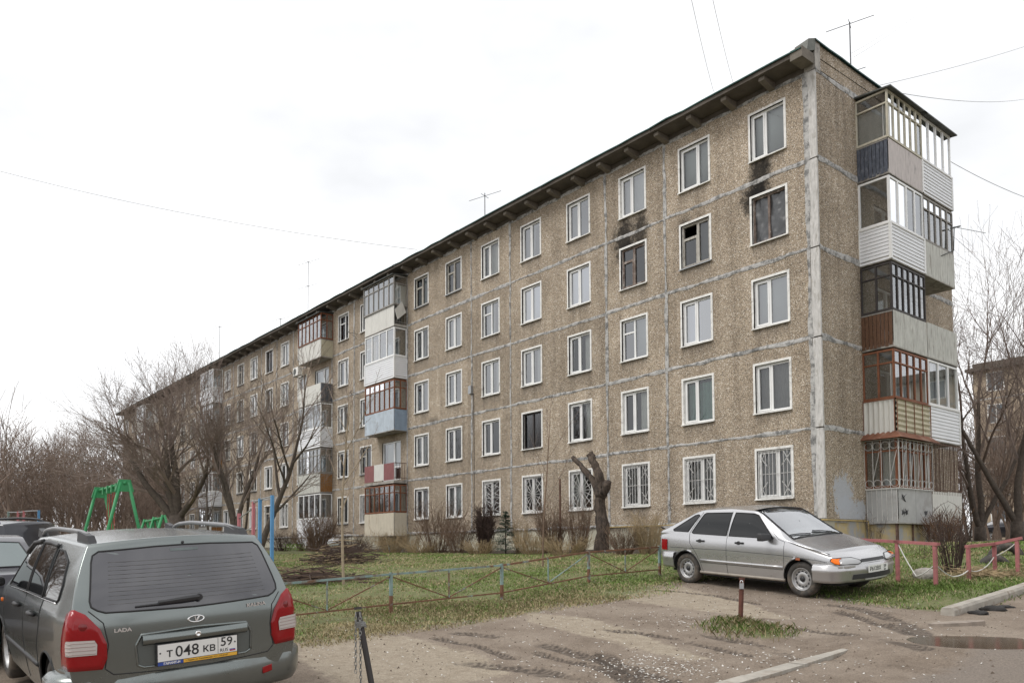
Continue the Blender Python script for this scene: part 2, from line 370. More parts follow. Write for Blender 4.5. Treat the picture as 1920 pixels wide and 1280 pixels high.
def seam(pts_fn, length, name='joint_seal', wid=(.035, .075), step=.13, mat=None):
    mb = MB(); n = max(2, int(length/step)); a = []; b = []
    wa, wb = rnd.uniform(*wid), rnd.uniform(*wid)
    for i in range(n+1):
        wa += rnd.uniform(-.025, .025); wb += rnd.uniform(-.025, .025)
        wa = min(max(wa, wid[0]*.8), wid[1]*1.1); wb = min(max(wb, wid[0]*.8), wid[1]*1.1)
        s = length*i/n; dp = rnd.uniform(.006, .014); a.append(pts_fn(s, wa, dp)); b.append(pts_fn(s, -wb, dp))
    mid = [pts_fn(length*i/n, 0, .022) for i in range(n+1)]
    mb.grid([a, mid, b]); return mb.build(name, mat or SEAL, bld)
for ci in range(len(JX)-1):
    x1, x0 = JX[ci], JX[ci+1]
    ws = [i for i, wx in enumerate(WX) if x0 < wx < x1]
    for k in range(NF):
        wins = []
        for i in ws:
            if i in BALC:   # window + balcony door as one opening
                wins.append((WX[i]-.95, WX[i]+.95, k*0+.12, SILL+OPEN_H))
            else: wins.append((WX[i]-OPEN_W/2, WX[i]+OPEN_W/2, SILL, SILL+OPEN_H))
        add_panel(x0, x1, k, wins)
        if x1 > -60: seam(lambda s, w, dp, x1=x1, k=k: (x1-s, -dp, (k+1)*H+w), x1-x0)
    for k in range(NF):
        if x1 > -60: seam(lambda s, w, dp, x0=x0, k=k: (x0+w, -dp-.004, k*H+s), H)
for ci in range(len(JX)-1):
    if JX[ci] > -60: seam(lambda s, w, dp, x1=JX[ci], : (x1-s, -dp, w), JX[ci]-JX[ci+1], wid=(.03, .06))
# corner pilaster and its dark joints
for k in range(NF):
    mb = MB(); mb.box(-.25, 0.02, -.02, .05, k*H+.02, (k+1)*H-.02); mb.build('corner_column', SEALW, bld)
    seam(lambda s, w, dp, k=k: (-.30+w*.9, -dp-.012, k*H+s), H, wid=(.05, .10))
    seam(lambda s, w, dp, k=k: (.03+dp, s*.07-.02, (k+1)*H+w), 1.0, wid=(.05, .07))
# gable: panels, seams
GJ = [.06, 2.45, 7.05, WID]
for k in range(NF):
    for a, b in zip(GJ[:-1], GJ[1:]):
        mb = MB(); wins = [(1.0, 2.2, .12, 2.2), (3.2-.4, 4.0, .12, 2.2)] if (b-a) > 4 else []
        me = panel_mesh(b-a-.024, wins, H-.024)
        o = add('concrete_panel', me, bld, (0, a+.012, k*H+.012), (0, 0, PI/2))
        seam(lambda s, w, dp, a=a, k=k: (dp, a+s, (k+1)*H+w), b-a, wid=(.06, .10))
mb = MB(); mb.box(-.15, 0, .3, WID, NF*H+.09, NF*H+.86); mb.build('attic_panel', PEB, bld)
mb = MB(); mb.box(-.40, .03, -.01, .30, NF*H+.01, NF*H+.88); mb.build('attic_corner', CONC, bld)
# plinth
mb = MB()
for a, b in ((0.02, -8.7), (-8.7, -17.4), (-17.4, -28.7), (-28.7, -42.4), (-42.4, -LEN)):
    mb = MB(); mb.box(b+.01, a-.01, .06, .5, -1.9, -.06); mb.build('plinth_block', PLINTH, bld)
for a, b, mt in ((.06, 2.5, PLINTHY), (2.5, 7.05, PLINTH), (7.05, WID, PLINTH)):
    mb = MB(); mb.box(-.5, -.05, a+.01, b-.01, -1.9, -.06); mb.build('plinth_block', mt, bld)
mb = MB(); mb.tube([(-9, -.05, -.04), (-.02, -.05, -.03), (.05, .0, -.03), (.06, 2.42, -.03)], .022, 6); mb.tube([(.06, 2.42, -.03), (.06, 2.44, -.9)], .022, 6)
mb.build('gas_pipe', M('yellow_pipe', (.45, .34, .15), .6, var=.2), bld)
# inner backing walls, floors of rooms
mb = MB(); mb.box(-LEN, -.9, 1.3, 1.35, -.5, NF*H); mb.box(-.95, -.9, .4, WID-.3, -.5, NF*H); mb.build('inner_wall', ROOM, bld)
mb = MB()
for k in range(NF+1): mb.box(-LEN, -.02, .11, 1.3, k*H-.1, k*H+.02); mb.box(-.9, -.11, .3, WID-.2, k*H-.09, k*H+.021)
mb.build('floor_slab', CONC, bld)
mb = MB(); mb.box(-LEN, -.1, WID-.1, WID, -1.5, NF*H+.8); mb.box(-LEN, -LEN+.1, .1, WID, -1.5, NF*H+.8)
mb.build('rear_wall', PEB, bld)
# eaves and roof
x = 0.02; i = 0
while x > -LEN-.2:
    x2 = max(x-5.8, -LEN-.3); mb = MB(); dz = rnd.uniform(-.015, .015)
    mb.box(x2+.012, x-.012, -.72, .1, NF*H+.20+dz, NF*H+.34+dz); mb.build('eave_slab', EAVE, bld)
    mb = MB(); n = 8; rows = [[], [], [], []]
    for q in range(n+1):
        xx = x2+(x-x2)*q/n; zz = NF*H+.345+rnd.uniform(0, .035); yy = -.78+rnd.uniform(-.02, .02)
        rows[0].append((xx, yy+.03, zz-.035)); rows[1].append((xx, yy, zz-.03)); rows[2].append((xx, yy, zz+.005)); rows[3].append((xx, .25, zz+.09))
    mb.grid(rows); mb.build('roof_edge', GREENM, bld); x = x2
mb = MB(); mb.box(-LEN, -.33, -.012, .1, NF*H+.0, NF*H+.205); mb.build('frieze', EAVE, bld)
for q in range(int(LEN/1.42)):
    xx = -1.42-1.41*q
    mb = MB(); mb.hexa([(xx-.10, -.04, NF*H-.02), (xx+.10, -.04, NF*H-.02), (xx+.10, -.02, NF*H-.02), (xx-.10, -.02, NF*H-.02)]+[(xx-.10, -.62, NF*H+.195), (xx+.10, -.62, NF*H+.195), (xx+.10, -.013, NF*H+.195), (xx-.10, -.013, NF*H+.195)])
    mb = MB(); A = [(-.015, NF*H+.195), (-.015, NF*H-.04), (-.10, NF*H-.02), (-.60, NF*H+.08), (-.60, NF*H+.195)]
    mb.poly([(xx-.1, y, z) for y, z in A]); mb.poly([(xx+.1, y, z) for y, z in reversed(A)])
    for (a, b) in zip(A, A[1:]+A[:1]): mb.quad((xx-.1, *a), (xx+.1, *a), (xx+.1, *b), (xx-.1, *b))
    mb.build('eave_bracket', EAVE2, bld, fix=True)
mb = MB(); mb.poly([(-LEN, .2, NF*H+.43), (0.02, .2, NF*H+.43), (.02, WID+.1, NF*H+.62), (-LEN, WID+.1, NF*H+.62)]); mb.build('roof', DARKM, bld)
mb = MB(); rows = [[], [], []]
for q in range(13):
    yy = -.02+(WID+.1)*q/12; zz = NF*H+.885+rnd.uniform(-.01, .02); rows[0].append((.09, yy, zz-.04)); rows[1].append((.08, yy, zz+.01)); rows[2].append((-.45, yy, zz+.05))
mb.grid(rows); mb.build('gable_flashing', GREENM, bld)
# end cap of the eave: the crooked metal box on the corner
mb = MB(); mb.hexa([(-.42, -.40, NF*H+.35), (.0, -.40, NF*H+.40), (.05, -.02, NF*H+.55), (-.40, -.02, NF*H+.50), (-.42, -.35, NF*H+.72), (.02, -.32, NF*H+.80), (.06, .02, NF*H+.93), (-.4, .02, NF*H+.86)])
mb.build('eave_end_box', M('lead_grey_sheet', (.14, .145, .13), .6, .2, var=.3, scale=4), bld)
mb = MB(); mb.box(-.35, .045, -.74, -.1, NF*H+.10, NF*H+.41); mb.build('eave_end_board', EAVE2, bld)

# ------------------------------------------------------------------ windows (shared meshes)
wc = {}
def wave_sheet(x0, x1, z0, z1, y, amp=.03, lam=.12, seed=0):
    mb = MB(); n = max(6, int((x1-x0)/.03)); a = []; b = []; rr = random.Random(seed); ph = rr.uniform(0, 6)
    for i in range(n+1):
        x = x0+(x1-x0)*i/n; yy = y+amp*math.sin(2*PI*x/lam+ph+1.3*math.sin(x*5+ph))
        a.append((x, yy, z0)); b.append((x, yy*1.0, z1))
    mb.grid([a, b]); return mb
def win_meshes(kind, split):
    """kind: pvc / old / burnt / vent; returns list of (part name, mesh)"""
    key = (kind, round(split, 2))
    if key in wc: return wc[key]
    w, h = OPEN_W/2, OPEN_H; fm = {'film': BURNT, 'pvc': WHITE, 'vent': WHITE, 'old': OLDWOOD, 'burnt': BURNT, 'dark': DARKW}[kind]
    cas = WHITED; mb = MB()
    e = .075; p = .018    # painted surround on the wall and the reveal
    for (x0, x1, z0, z1) in ((-w-e, -w, -.03, h+e), (w, w+e, -.03, h+e), (-w, w, h, h+e)):
        mb.box(x0, x1, -p, .05, z0, z1, 0)
    d = .13
    mb.quad((-w, -p, 0), (-w, d, 0), (-w, d, h), (-w, -p, h)); mb.quad((w, -p, 0), (w, -p, h), (w, d, h), (w, d, 0))
    mb.quad((-w, -p, h), (-w, d, h), (w, d, h), (w, -p, h)); mb.quad((-w, -p, 0), (w, -p, 0), (w, d, 0), (-w, d, 0))
    t = .06; y0, y1 = .075, .14
    def ring(x0, x1, z0, z1, t, y0, y1, mi=1):
        mb.box(x0, x0+t, y0, y1, z0, z1, mi); mb.box(x1-t, x1, y0, y1, z0, z1, mi); mb.box(x0+t, x1-t, y0, y1, z0, z0+t, mi); mb.box(x0+t, x1-t, y0, y1, z1-t, z1, mi)
    ring(-w, w, 0, h, t, y0, y1)
    sx = -w+t+(2*w-2*t)*split; mb.box(sx-.035, sx+.035, y0-.004, y1, t, h-t, 1)
    panes = []
    L0, L1, R0, R1 = -w+t, sx-.035, sx+.035, w-t
    if kind == 'pvc':
        ring(L0, L1, t, h-t, .045, y0-.018, y1-.02); panes = [(L0+.045, L1-.045, t+.045, h-t-.045), (R0, R1, t, h-t)]
    elif kind in ('vent', 'old', 'burnt'):
        zt = h-.48; mb.box(L0, L1, y0-.004, y1, zt-.03, zt+.03, 1); panes = [(L0, L1, t, zt-.03), (L0, L1, zt+.03, h-t), (R0, R1, t, h-t)]
        if kind != 'vent': ring(L0, L1, t, zt-.03, .03, y0-.012, y1-.02); ring(R0, R1, t, h-t, .035, y0-.012, y1-.02)
    elif kind == 'dark':
        panes = [(L0, L1, t, h-t), (R0, R1, t, h-t)]
    res = [('window', mb.mesh('window', [BURNT if kind == 'burnt' and False else cas, fm]))]
    sb = MB(); q = .075
    sb.hexa([(-w-e, -q, -.055), (w+e, -q, -.055), (w+e, .06, -.03), (-w-e, .06, -.03), (-w-e, -q, -.02), (w+e, -q, -.02), (w+e, .074, .012), (-w-e, .074, .012)])
    res.append(('sill', sb.mesh('sill', WHITED if kind != 'old' else GREYSILL)))
    for (a, b, c, d_) in panes:
        pb = MB(); pb.quad((a, .108, c), (b, .108, c), (b, .108, d_), (a, .108, d_)); res.append(('pane', pb.mesh('pane', GL if kind in ('pvc', 'vent') else GLD)))
    wc[key] = res; return res
cc = {}
def curtain_mesh(style):
    if style in cc: return cc[style]
    w, h = OPEN_W/2, OPEN_H
    nm, mt = 'curtain', CURT
    if style == 'net': mb = wave_sheet(-w-.05, w+.05, -.05, h, .30, .025, .11, 1)
    elif style == 'netl': mb = wave_sheet(-w-.05, -.05, -.05, h, .30, .025, .11, 2)
    elif style == 'netr': mb = wave_sheet(.05, w+.05, -.05, h, .30, .025, .11, 3)
    elif style == 'grey': mb = wave_sheet(-w-.05, w+.05, -.05, h, .28, .035, .16, 4); mt = CURTG
    elif style == 'greyl': mb = wave_sheet(-w-.05, -.15, -.05, h, .28, .035, .16, 9); mt = CURTG
    elif style == 'green': mb = wave_sheet(-w-.05, w+.05, -.05, h-.12, .26, .035, .18, 5); mt = CURTGR
    elif style == 'blue': mb = wave_sheet(.02, w+.05, -.05, h, .26, .03, .16, 6); mt = CURTB
    elif style == 'brown': mb = wave_sheet(-w-.05, w+.05, -.05, h, .28, .035, .16, 7); mt = CURTD
    elif style == 'blind': mb = MB(); mb.box(-w-.05, w+.05, .20, .21, .0, h); nm = 'blind'; mt = BLIND
    elif style == 'blindr': mb = MB(); mb.box(.0, w+.05, .20, .21, .0, h); nm = 'blind'; mt = BLIND
    elif style == 'film':
        mb = MB(); rr = random.Random(3); n = 20; rows = []
        for j in range(n+1): rows.append([(-w+.05+(2*w-.1)*i/n, .125+rr.uniform(-.008, .02)+.018*math.sin(i*.9+j*.35), .05+(h-.1)*j/n) for i in range(n+1)])
        mb.grid(rows); nm = 'plastic_film'; mt = FILM
    cc[style] = (nm, mb.mesh(nm, mt, smooth=True)); return cc[style]
pg = {}
gc = {}
def grille_mesh(style):
    if style in gc: return gc[style]
    w, h = OPEN_W/2-.03, OPEN_H-.03; mb = MB(); y = .02; r = .0075
    def ln(a, b, rr=r): mb.bar((a[0], y, a[1]), (b[0], y, b[1]), rr*2)
    ln((-w, .03), (w, .03), .01); ln((-w, h), (w, h), .01); ln((-w, .03), (-w, h), .01); ln((w, .03), (w, h), .01)
    cz = (h+.03)/2
    if style == 'bars':
        for i in range(1, 9): ln((-w+2*w*i/9, .03), (-w+2*w*i/9, h))
        ln((-w, cz), (w, cz))
        for s in (-1, 1):
            for t in (-1, 1):
                ln((s*w, cz+t*.62), (s*.25, cz+t*.25)); ln((s*w*.55, cz+t*.70), (s*w, cz+t*.2))
    elif style == 'sun':
        for i in range(16):
            a = 2*PI*i/16; k = min(w/max(abs(math.cos(a)), 1e-3), (h/2)/max(abs(math.sin(a)), 1e-3)); ln((0, cz), (k*math.cos(a)*.98, cz+k*math.sin(a)*.98))
        for s in (-1, 1):
            for t in (-1, 1): ln((s*w, cz+t*.3), (s*.1, cz+t*.72)); ln((s*.52, cz), (s*.18, cz+t*.45))
    else:
        ln((0, .03), (0, h))
        for i in range(4):
            z = .12+i*.36
            for s in (-1, 1): ln((0, z), (s*w, z+.28)); ln((0, z+.16), (s*w*.6, z+.42)); ln((s*w*.4, z+.1), (s*w, z-.1+.08))
        ln((-w, cz), (w, cz))
    gc[style] = mb.mesh('grille', GRILLE); return gc[style]
def add_window(loc, rz, kind, split, curtain=None, grille=None, tilt=0, glassm=None, missing=None, label=None):
    ms = win_meshes(kind, split)
    root = add('window', ms[0][1], bld, loc, (0, 0, rz))
    if label: root['label'] = label
    pi = 0
    for nm, me in ms[1:]:
        if nm == 'pane':
            pi += 1
            if missing and pi == missing: continue
            o = add(nm, me, root)
            if glassm:
                if (me.name, glassm.name) not in pg: pg[me.name, glassm.name] = me.copy(); pg[me.name, glassm.name].materials[0] = glassm
                o.data = pg[me.name, glassm.name]
        else: add(nm, me, root)
    if tilt:
        w = OPEN_W/2; sx = -w+.06+(2*w-.12)*split; a0, a1 = (-w+.06, sx-.035) if tilt > 0 else (sx+.035, w-.06); mb = MB(); t = .045; hh = OPEN_H-.12; k = .10
        def fn(x, y, z): return (x, .115+y+(z/hh)*.0+.11*(z/hh), .06+z)
        for (x0, x1, z0, z1) in ((a0, a0+t, 0, hh), (a1-t, a1, 0, hh), (a0+t, a1-t, 0, t), (a0+t, a1-t, hh-t, hh)): mb.box(x0, x1, 0, .05, z0, z1, 0, fn)
        mb.build('tilted_sash', WHITE, root)
    if curtain:
        nm, me = curtain_mesh(curtain); add(nm, me, root)
    if grille: add('grille', grille_mesh(grille), root)
    return root
# what each window of the near part looks like: (column, floor): kind, split, curtain, extras
SPEC = {
 (0, 4): ('pvc', .42, 'blind', {}), (0, 3): ('film', .47, 'film', dict(label='burnt window covered with black plastic film')), (0, 2): ('pvc', .45, 'blind', {}), (0, 1): ('pvc', .45, 'grey', {}), (0, 0): ('pvc', .62, 'grey', dict(grille='bars')),
 (1, 4): ('pvc', .63, 'blind', {}), (1, 3): ('old', .55, 'blindr', dict(missing=2, label='scorched window with its small vent pane missing')), (1, 2): ('pvc', .48, 'netl', dict(glassm=GLB)), (1, 1): ('pvc', .45, 'green', {}), (1, 0): ('pvc', .62, 'grey', dict(grille='bars')),
 (2, 4): ('pvc', .45, 'net', {}), (2, 3): ('burnt', .48, None, dict(label='burnt out window with a charred frame')), (2, 2): ('vent', .48, 'blindr', {}), (2, 1): ('pvc', .45, 'netr', {}), (2, 0): ('pvc', .60, 'grey', dict(grille='bars')),
 (3, 4): ('pvc', .5, 'greyl', {}), (3, 3): ('pvc', .5, 'blind', dict(glassm=GLB)), (3, 2): ('pvc', .47, 'netr', dict(tilt=1)), (3, 1): ('pvc', .5, 'netr', {}), (3, 0): ('pvc', .5, 'netl', dict(grille='sun')),
 (4, 4): ('pvc', .5, 'greyl', dict(tilt=-1)), (4, 3): ('pvc', .5, 'blind', dict(glassm=GLB)), (4, 2): ('pvc', .5, 'netr', dict(tilt=1)), (4, 1): ('dark', .5, 'brown', {}), (4, 0): ('pvc', .5, None, dict(grille='sun')),
 (5, 4): ('pvc', .42, 'net', {}), (5, 3): ('vent', .5, 'netl', {}), (5, 2): ('pvc', .5, 'netr', dict(tilt=1)), (5, 1): ('pvc', .45, None, {}), (5, 0): ('pvc', .5, 'brown', dict(grille='geo')),
 (6, 4): ('old', .45, 'grey', {}), (6, 3): ('pvc', .5, 'net', {}), (6, 2): ('pvc', .5, None, {}), (6, 1): ('pvc', .45, None, {}), (6, 0): ('pvc', .5, 'blind', {}),
 (7, 4): ('old', .5, 'green', {}), (7, 3): ('pvc', .5, 'netl', dict(tilt=1)), (7, 2): ('pvc', .5, None, {}), (7, 1): ('pvc', .5, 'netl', {}), (7, 0): ('pvc', .5, 'brown', {}),
 (10, 1): ('pvc', .5, 'blue', {}), (9, 0): ('pvc', .5, 'netl', dict(grille='bars')), (13, 0): ('pvc', .5, 'net', dict(grille='sun')), (14, 4): ('dark', .5, 'brown', {})}
for i, wx in enumerate(WX):
    if i in BALC: continue
    for k in range(NF):
        kd, sp_, cu, ex = SPEC.get((i, k), (rnd.choice(['pvc', 'pvc', 'pvc', 'vent', 'old']), rnd.choice([.42, .5, .58]), rnd.choice(['net', 'netl', 'netr', 'grey', None, 'blind', None]), {}))
        if 'glassm' not in ex and kd in ('pvc', 'vent') and k >= 2 and rnd.random() < .35: ex = dict(ex, glassm=rnd.choice([GLL, GLL, GLB]))
        if k < 2 and kd in ('pvc', 'vent') and 'glassm' not in ex: ex = dict(ex, glassm=GLL)
        add_window((wx, 0, k*H+SILL), 0, kd, sp_, cu, **ex)
# ------------------------------------------------------------------ balconies
def balcony(O, A, B, w, d, zb, spec, label=None):
    """O: wall corner, A: unit vector along the wall, B: unit vector outwards"""
    O = Vector(O); A = Vector(A); B = Vector(B)
    def P(a, b, z): q = O+A*a+B*b; return (q.x, q.y, zb+z)
    sb = MB(); sb.box(-.02, w+.02, 0.0, d+.02, -.13, 0.0, 0, P)
    root = sb.build('balcony', CONC, bld, fix=True)
    if label: root['label'] = label
    def part(mb, nm, mt, smooth=False): return mb.build(nm, mt, root, smooth, True)
    def wallmap(side):
        """(s along, t outward from the face, z): front face or one of the two sides"""
        if side == 'f': return (lambda s, t, z: P(s, d+t, z)), w
        if side == 'l': return (lambda s, t, z: P(-t, s, z)), d
        return (lambda s, t, z: P(w+t, s, z)), d
    ph = spec.get('ph', 1.02)
    for side, key in (('f', 'front'), ('l', 'left'), ('r', 'right')):
        kd = spec.get(key)
        if not kd: continue
        Q, ln = wallmap(side); kind, mt = kd[0], kd[1]
        z0 = spec.get('pz', -.10 if kind != 'rail' else .02); z1 = ph
        if kind == 'sheet':
            n = kd[2] if len(kd) > 2 else max(1, int(ln/.8))
            mts = mt if isinstance(mt, list) else [mt]*n
            for i in range(n):
                mb = MB(); j = rnd.uniform(-.012, .012); mb.box(ln*i/n+.006, ln*(i+1)/n-.006, .012, .022, z0+j, z1+j, 0, Q); part(mb, 'parapet_sheet', mts[i])
        elif kind == 'siding':
            mb = MB(); n = 10; hh = (z1-z0)/n
            for i in range(n):
                za = z0+i*hh; p = [Q(0, .035, za), Q(ln, .035, za), Q(ln, .012, za+hh), Q(0, .012, za+hh)]; mb.poly(p); mb.poly([Q(0, .012, za), Q(ln, .012, za), Q(ln, .035, za), Q(0, .035, za)])
            part(mb, 'siding', mt)
            mb = MB(); mb.box(-.03, .03, 0, .05, z0, z1, 0, Q); mb.box(ln-.03, ln+.045, 0, .05, z0, z1, 0, Q); mb.box(-.03, ln+.03, 0, .055, z1-.02, z1+.03, 0, Q); part(mb, 'corner_trim', WHITE)
        elif kind == 'plank':
            n = int(ln/.115)
            for i in range(n):
                mb = MB(); mb.box(ln*i/n+.008, ln*(i+1)/n-.008, .0+rnd.uniform(0, .012), .03, z0+.02+rnd.uniform(-.02, .02), z1-.02, 0, Q); part(mb, 'plank', mt)
            mb = MB(); mb.box(0, ln, -.02, .0, z0+.1, z0+.16, 0, Q); mb.box(0, ln, -.02, .04, z1-.04, z1, 0, Q); part(mb, 'rail', GREYW)
        elif kind == 'corr':
            mb = MB(); n = 60; lam = .16
            if side == 'f':
                rows = [[Q(s, .03+.025*math.sin(2*PI*(z0+(z1-z0)*i/n)/lam), z0+(z1-z0)*i/n) for s in (0, ln)] for i in range(n+1)]
            else:
                rows = [[Q(ln*i/n, .03+.03*math.sin(2*PI*ln*i/n/lam), z) for z in (z0, z1)] for i in range(n+1)]
            mb.grid(rows); part(mb, 'corrugated_sheet', mt, True)
            mb = MB()
            for i in range(5 if side == 'f' else 2): s = ln*i/(4 if side == 'f' else 1); mb.box(s-.012, s+.012, .05, .07, z0, z1, 0, Q)
            mb.box(0, ln, .05, .075, z1-.02, z1+.01, 0, Q); part(mb, 'rail', RUSTSH)
        elif kind == 'rail':
            mb = MB(); n = int(ln/.13)
            for i in range(n+1): mb.box(ln*i/n-.008, ln*i/n+.008, 0, .016, z0, z1, 0, Q)
            mb.box(0, ln, -.01, .025, z1-.03, z1, 0, Q); mb.box(0, ln, 0, .02, z0+.08, z0+.1, 0, Q); part(mb, 'railing', mt)
    g = spec.get('glaze')
    if g:
        fm, nf, ns, tr = g; z0, z1 = ph+.02, spec.get('top', 2.52); curt = spec.get('curt')
        fl = spec.get('flare', 0.0)
        for side in 'flr':
            Q, ln = wallmap(side); n = nf if side == 'f' else ns; mb = MB(); t = .028 if fm is not WHITE else .038; y0, y1 = -.05+fl, .01+fl
            ext = fl if side == 'f' else fl
            mb.box(-ext if side == 'f' else 0, ln+ext, y0, y1, z0, z0+.07, 0, Q); mb.box(-ext if side == 'f' else 0, ln+ext, y0, y1, z1-.06, z1, 0, Q)
            a0 = -ext if side == 'f' else 0; tot = ln+ext-a0
            for i in range(n+1):
                s = a0+tot*i/n; tt = t*1.5 if i in (0, n) else t; mb.box(s-tt+(tt if i == 0 else 0), s+tt-(tt if i == n else 0), y0-.003, y1+.003, z0+.07, z1-.06, 0, Q)
            zt = z1-.42
            if tr: mb.box(a0, a0+tot, y0-.001, y1+.006, zt-.022, zt+.022, 0, Q)
            part(mb, 'glazing_frame', fm)
            for i in range(n):
                if spec.get('openpane') == (side, i): continue
                zz = [(z0+.07, z1-.06)] if not tr else [(z0+.07, zt-.022), (zt+.022, z1-.06)]
                for (za, zb_) in zz:
                    pb = MB(); pb.quad(Q(a0+tot*i/n+t, -.02+fl, za), Q(a0+tot*(i+1)/n-t, -.02+fl, za), Q(a0+tot*(i+1)/n-t, -.02+fl, zb_), Q(a0+tot*i/n+t, -.02+fl, zb_)); part(pb, 'pane', GLS)
                if curt and rnd.random() < .85:
                    cb = MB(); k = 14; zl = z1-.06 if not tr else zt
                    rows = [[Q(a0+tot*(i+q/k)/n, -.12+.015*math.sin(q*2.2+i), za) for q in range(k+1)] for za in (z0+.05, zl)]
                    cb.grid(rows); part(cb, 'curtain', CURT if curt is True else curt, True)
    if spec.get('roof'):
        mb = MB(); mb.hexa([P(-.12, -.0, 2.60), P(w+.12, -.0, 2.60), P(w+.14, d+.2, 2.50), P(-.14, d+.2, 2.50), P(-.12, 0, 2.65), P(w+.12, 0, 2.65), P(w+.14, d+.2, 2.54), P(-.14, d+.2, 2.54)]); part(mb, 'roof_cover', spec.get('roofm', DARKM))
    if spec.get('visor'):
        mb = MB(); z = 2.62; o = .28
        mb.quad(P(-.02, d+.03, z+.06), P(w+.02, d+.03, z+.06), P(w+.15, d+o, z-.16), P(-o, d+o, z-.16)); mb.quad(P(-.02, 0, z+.06), P(-.02, d+.03, z+.06), P(-o, d+o, z-.16), P(-o, 0, z-.16)); part(mb, 'rusty_visor', RUSTSH)
    return root
def door_set(cx, k, horiz='x', fixed=0.0, big=False):
    """balcony door and window behind a balcony"""
    mb = MB(); w = .95; z0, z1 = k*H+.12, k*H+SILL+OPEN_H; t = .07
    if horiz == 'x': F = lambda s, y, z: (cx+s, y, z)
    else: F = lambda s, y, z: (-y, cx+s, z)
    mb.box(-w, -w+t, .06, .14, z0, z1, 0, F); mb.box(w-t, w, .06, .14, z0, z1, 0, F); mb.box(-w+t, w-t, .06, .14, z1-t, z1, 0, F); mb.box(-w+t, w-t, .06, .14, z0, z0+t, 0, F)
    mb.box(.18, .28, .055, .14, z0+t, z1-t, 0, F); mb.box(-w+t, .18, .055, .14, k*H+.80, k*H+.87, 0, F); mb.box(.28, w-t, .055, .14, k*H+.80, k*H+.87, 0, F)
    mb.box(-w+t, .18, .07, .12, z0+t, k*H+.80, 0, F)
    rt = mb.build('balcony_door', WHITE, bld, fix=True)
    for (a, b, za, zb_) in ((-w+t, .18, k*H+.87, z1-t), (.28, w-t, k*H+.87, z1-t), (.28, w-t, z0+t, k*H+.8)):
        pb = MB(); pb.quad(F(a, .10, za), F(b, .10, za), F(b, .10, zb_), F(a, .10, zb_)); pb.build('pane', GL, rt)
    nb = MB(); nb.grid([[F(-w+.1+1.7*q/40, .3+.02*math.sin(q*1.7), za) for q in range(41)] for za in (z0, z1)]); nb.build('curtain', CURT, rt, True)
FA, FB = (1, 0, 0), (0, -1, 0)
STK = {
 8: ((-26.08, 0, 0), 3.05, .76, {
   4: dict(front=('sheet', PALEW, 4), right=('rail', GREYW), left=('sheet', PALEW, 1), glaze=(GREYW, 6, 1, True), roof=True, flare=.07, curt=True, ph=.95),
   3: dict(front=('siding', SIDING), right=('siding', SIDING), left=('siding', SIDING), glaze=(WHITE, 4, 1, False)),
   2: dict(front=('sheet', BLUES, 3), right=('sheet', BLUESD, 1), left=('sheet', BLUES, 1), glaze=(BROWNW, 6, 2, True), ph=.98),
   1: dict(front=('sheet', [REDP, PALEW, REDP], 3), left=('rail', RUSTG), right=('rail', RUSTG), pz=.05, ph=.92),
   0: dict(front=('sheet', CREAMS, 2), right=('sheet', CREAMS, 1), left=('sheet', CREAMS, 1), glaze=(BROWNW, 6, 2, True), ph=1.05, top=2.5)}),
 11: ((-34.5, 0, 0), 3.05, .76, {
   4: dict(front=('sheet', PALEW, 4), right=('plank', CREAMP), left=('sheet', PALEW, 1), glaze=(BROWNW, 6, 2, True), roof=True, flare=.05, ph=.95),
   3: dict(front=('sheet', PALEW, 4), right=('plank', DGRAIL), left=('sheet', PALEW, 1)),
   2: dict(front=('siding', SIDING), right=('siding', SIDING), left=('siding', SIDING), glaze=(WHITE, 3, 1, False)),
   1: dict(front=('sheet', PALE, 2), right=('plank', ORANGEP), left=('sheet', PALE, 1), glaze=(GREYW, 6, 2, True)),
   0: dict(front=('siding', SIDING), right=('siding', SIDING), left=('siding', SIDING), glaze=(WHITE, 4, 1, False), curt=CURTG, pz=-.55)}),
 18: ((-53.2, 0, 0), 3.0, .76, {
   4: dict(front=('siding', SIDING), right=('siding', SIDING), left=('siding', SIDING), glaze=(WHITE, 4, 1, False)),
   3: dict(front=('sheet', PALE, 3), right=('sheet', PALE, 1), left=('sheet', PALE, 1), glaze=(GREYW, 6, 1, True)),
   2: dict(front=('sheet', PALEW, 3), right=('plank', ORANGEP), left=('sheet', PALE, 1), glaze=(BROWNW, 6, 1, True)),
   1: dict(front=('siding', SIDING), right=('siding', SIDING), left=('siding', SIDING), glaze=(WHITE, 4, 1, False)),
   0: dict(front=('sheet', PALEW, 3), right=('plank', ORANGEP), left=('sheet', PALE, 1), glaze=(GREYW, 6, 1, True))}),
 25: ((-72.2, 0, 0), 3.0, .76, {k: dict(front=('sheet', PALE, 3), right=('sheet', PALE, 1), left=('sheet', PALE, 1), glaze=(GREYW if k % 2 else WHITE, 4, 1, True)) for k in range(5)})}
for i, (O, w, d, fl) in STK.items():
    for k, sp_ in fl.items():
        balcony(O, FA, FB, w, d, k*H, sp_)
        door_set(WX[i], k)
GA, GB = (0, 1, 0), (1, 0, 0)
G1 = {4: dict(front=('sheet', PINKS, 2), left=('plank', BLUEP), glaze=(BEIGEW, 6, 1, True), roof=True, flare=.03, curt=True, ph=.98),
      3: dict(front=('siding', SIDING), left=('siding', SIDING), glaze=(WHITE, 4, 1, False)),
      2: dict(front=('sheet', PALE, 2), left=('plank', BROWNP), glaze=(DARKW, 6, 2, True), ph=1.0),
      1: dict(front=('corr', CREAMP), left=('corr', PALEW), glaze=(BROWNW, 5, 2, True), curt=True, ph=.98),
      0: dict(front=('sheet', GREYS, 2), left=('sheet', GREYS, 1), glaze=(BROWNW, 6, 2, True), curt=True, visor=True, ph=.95)}
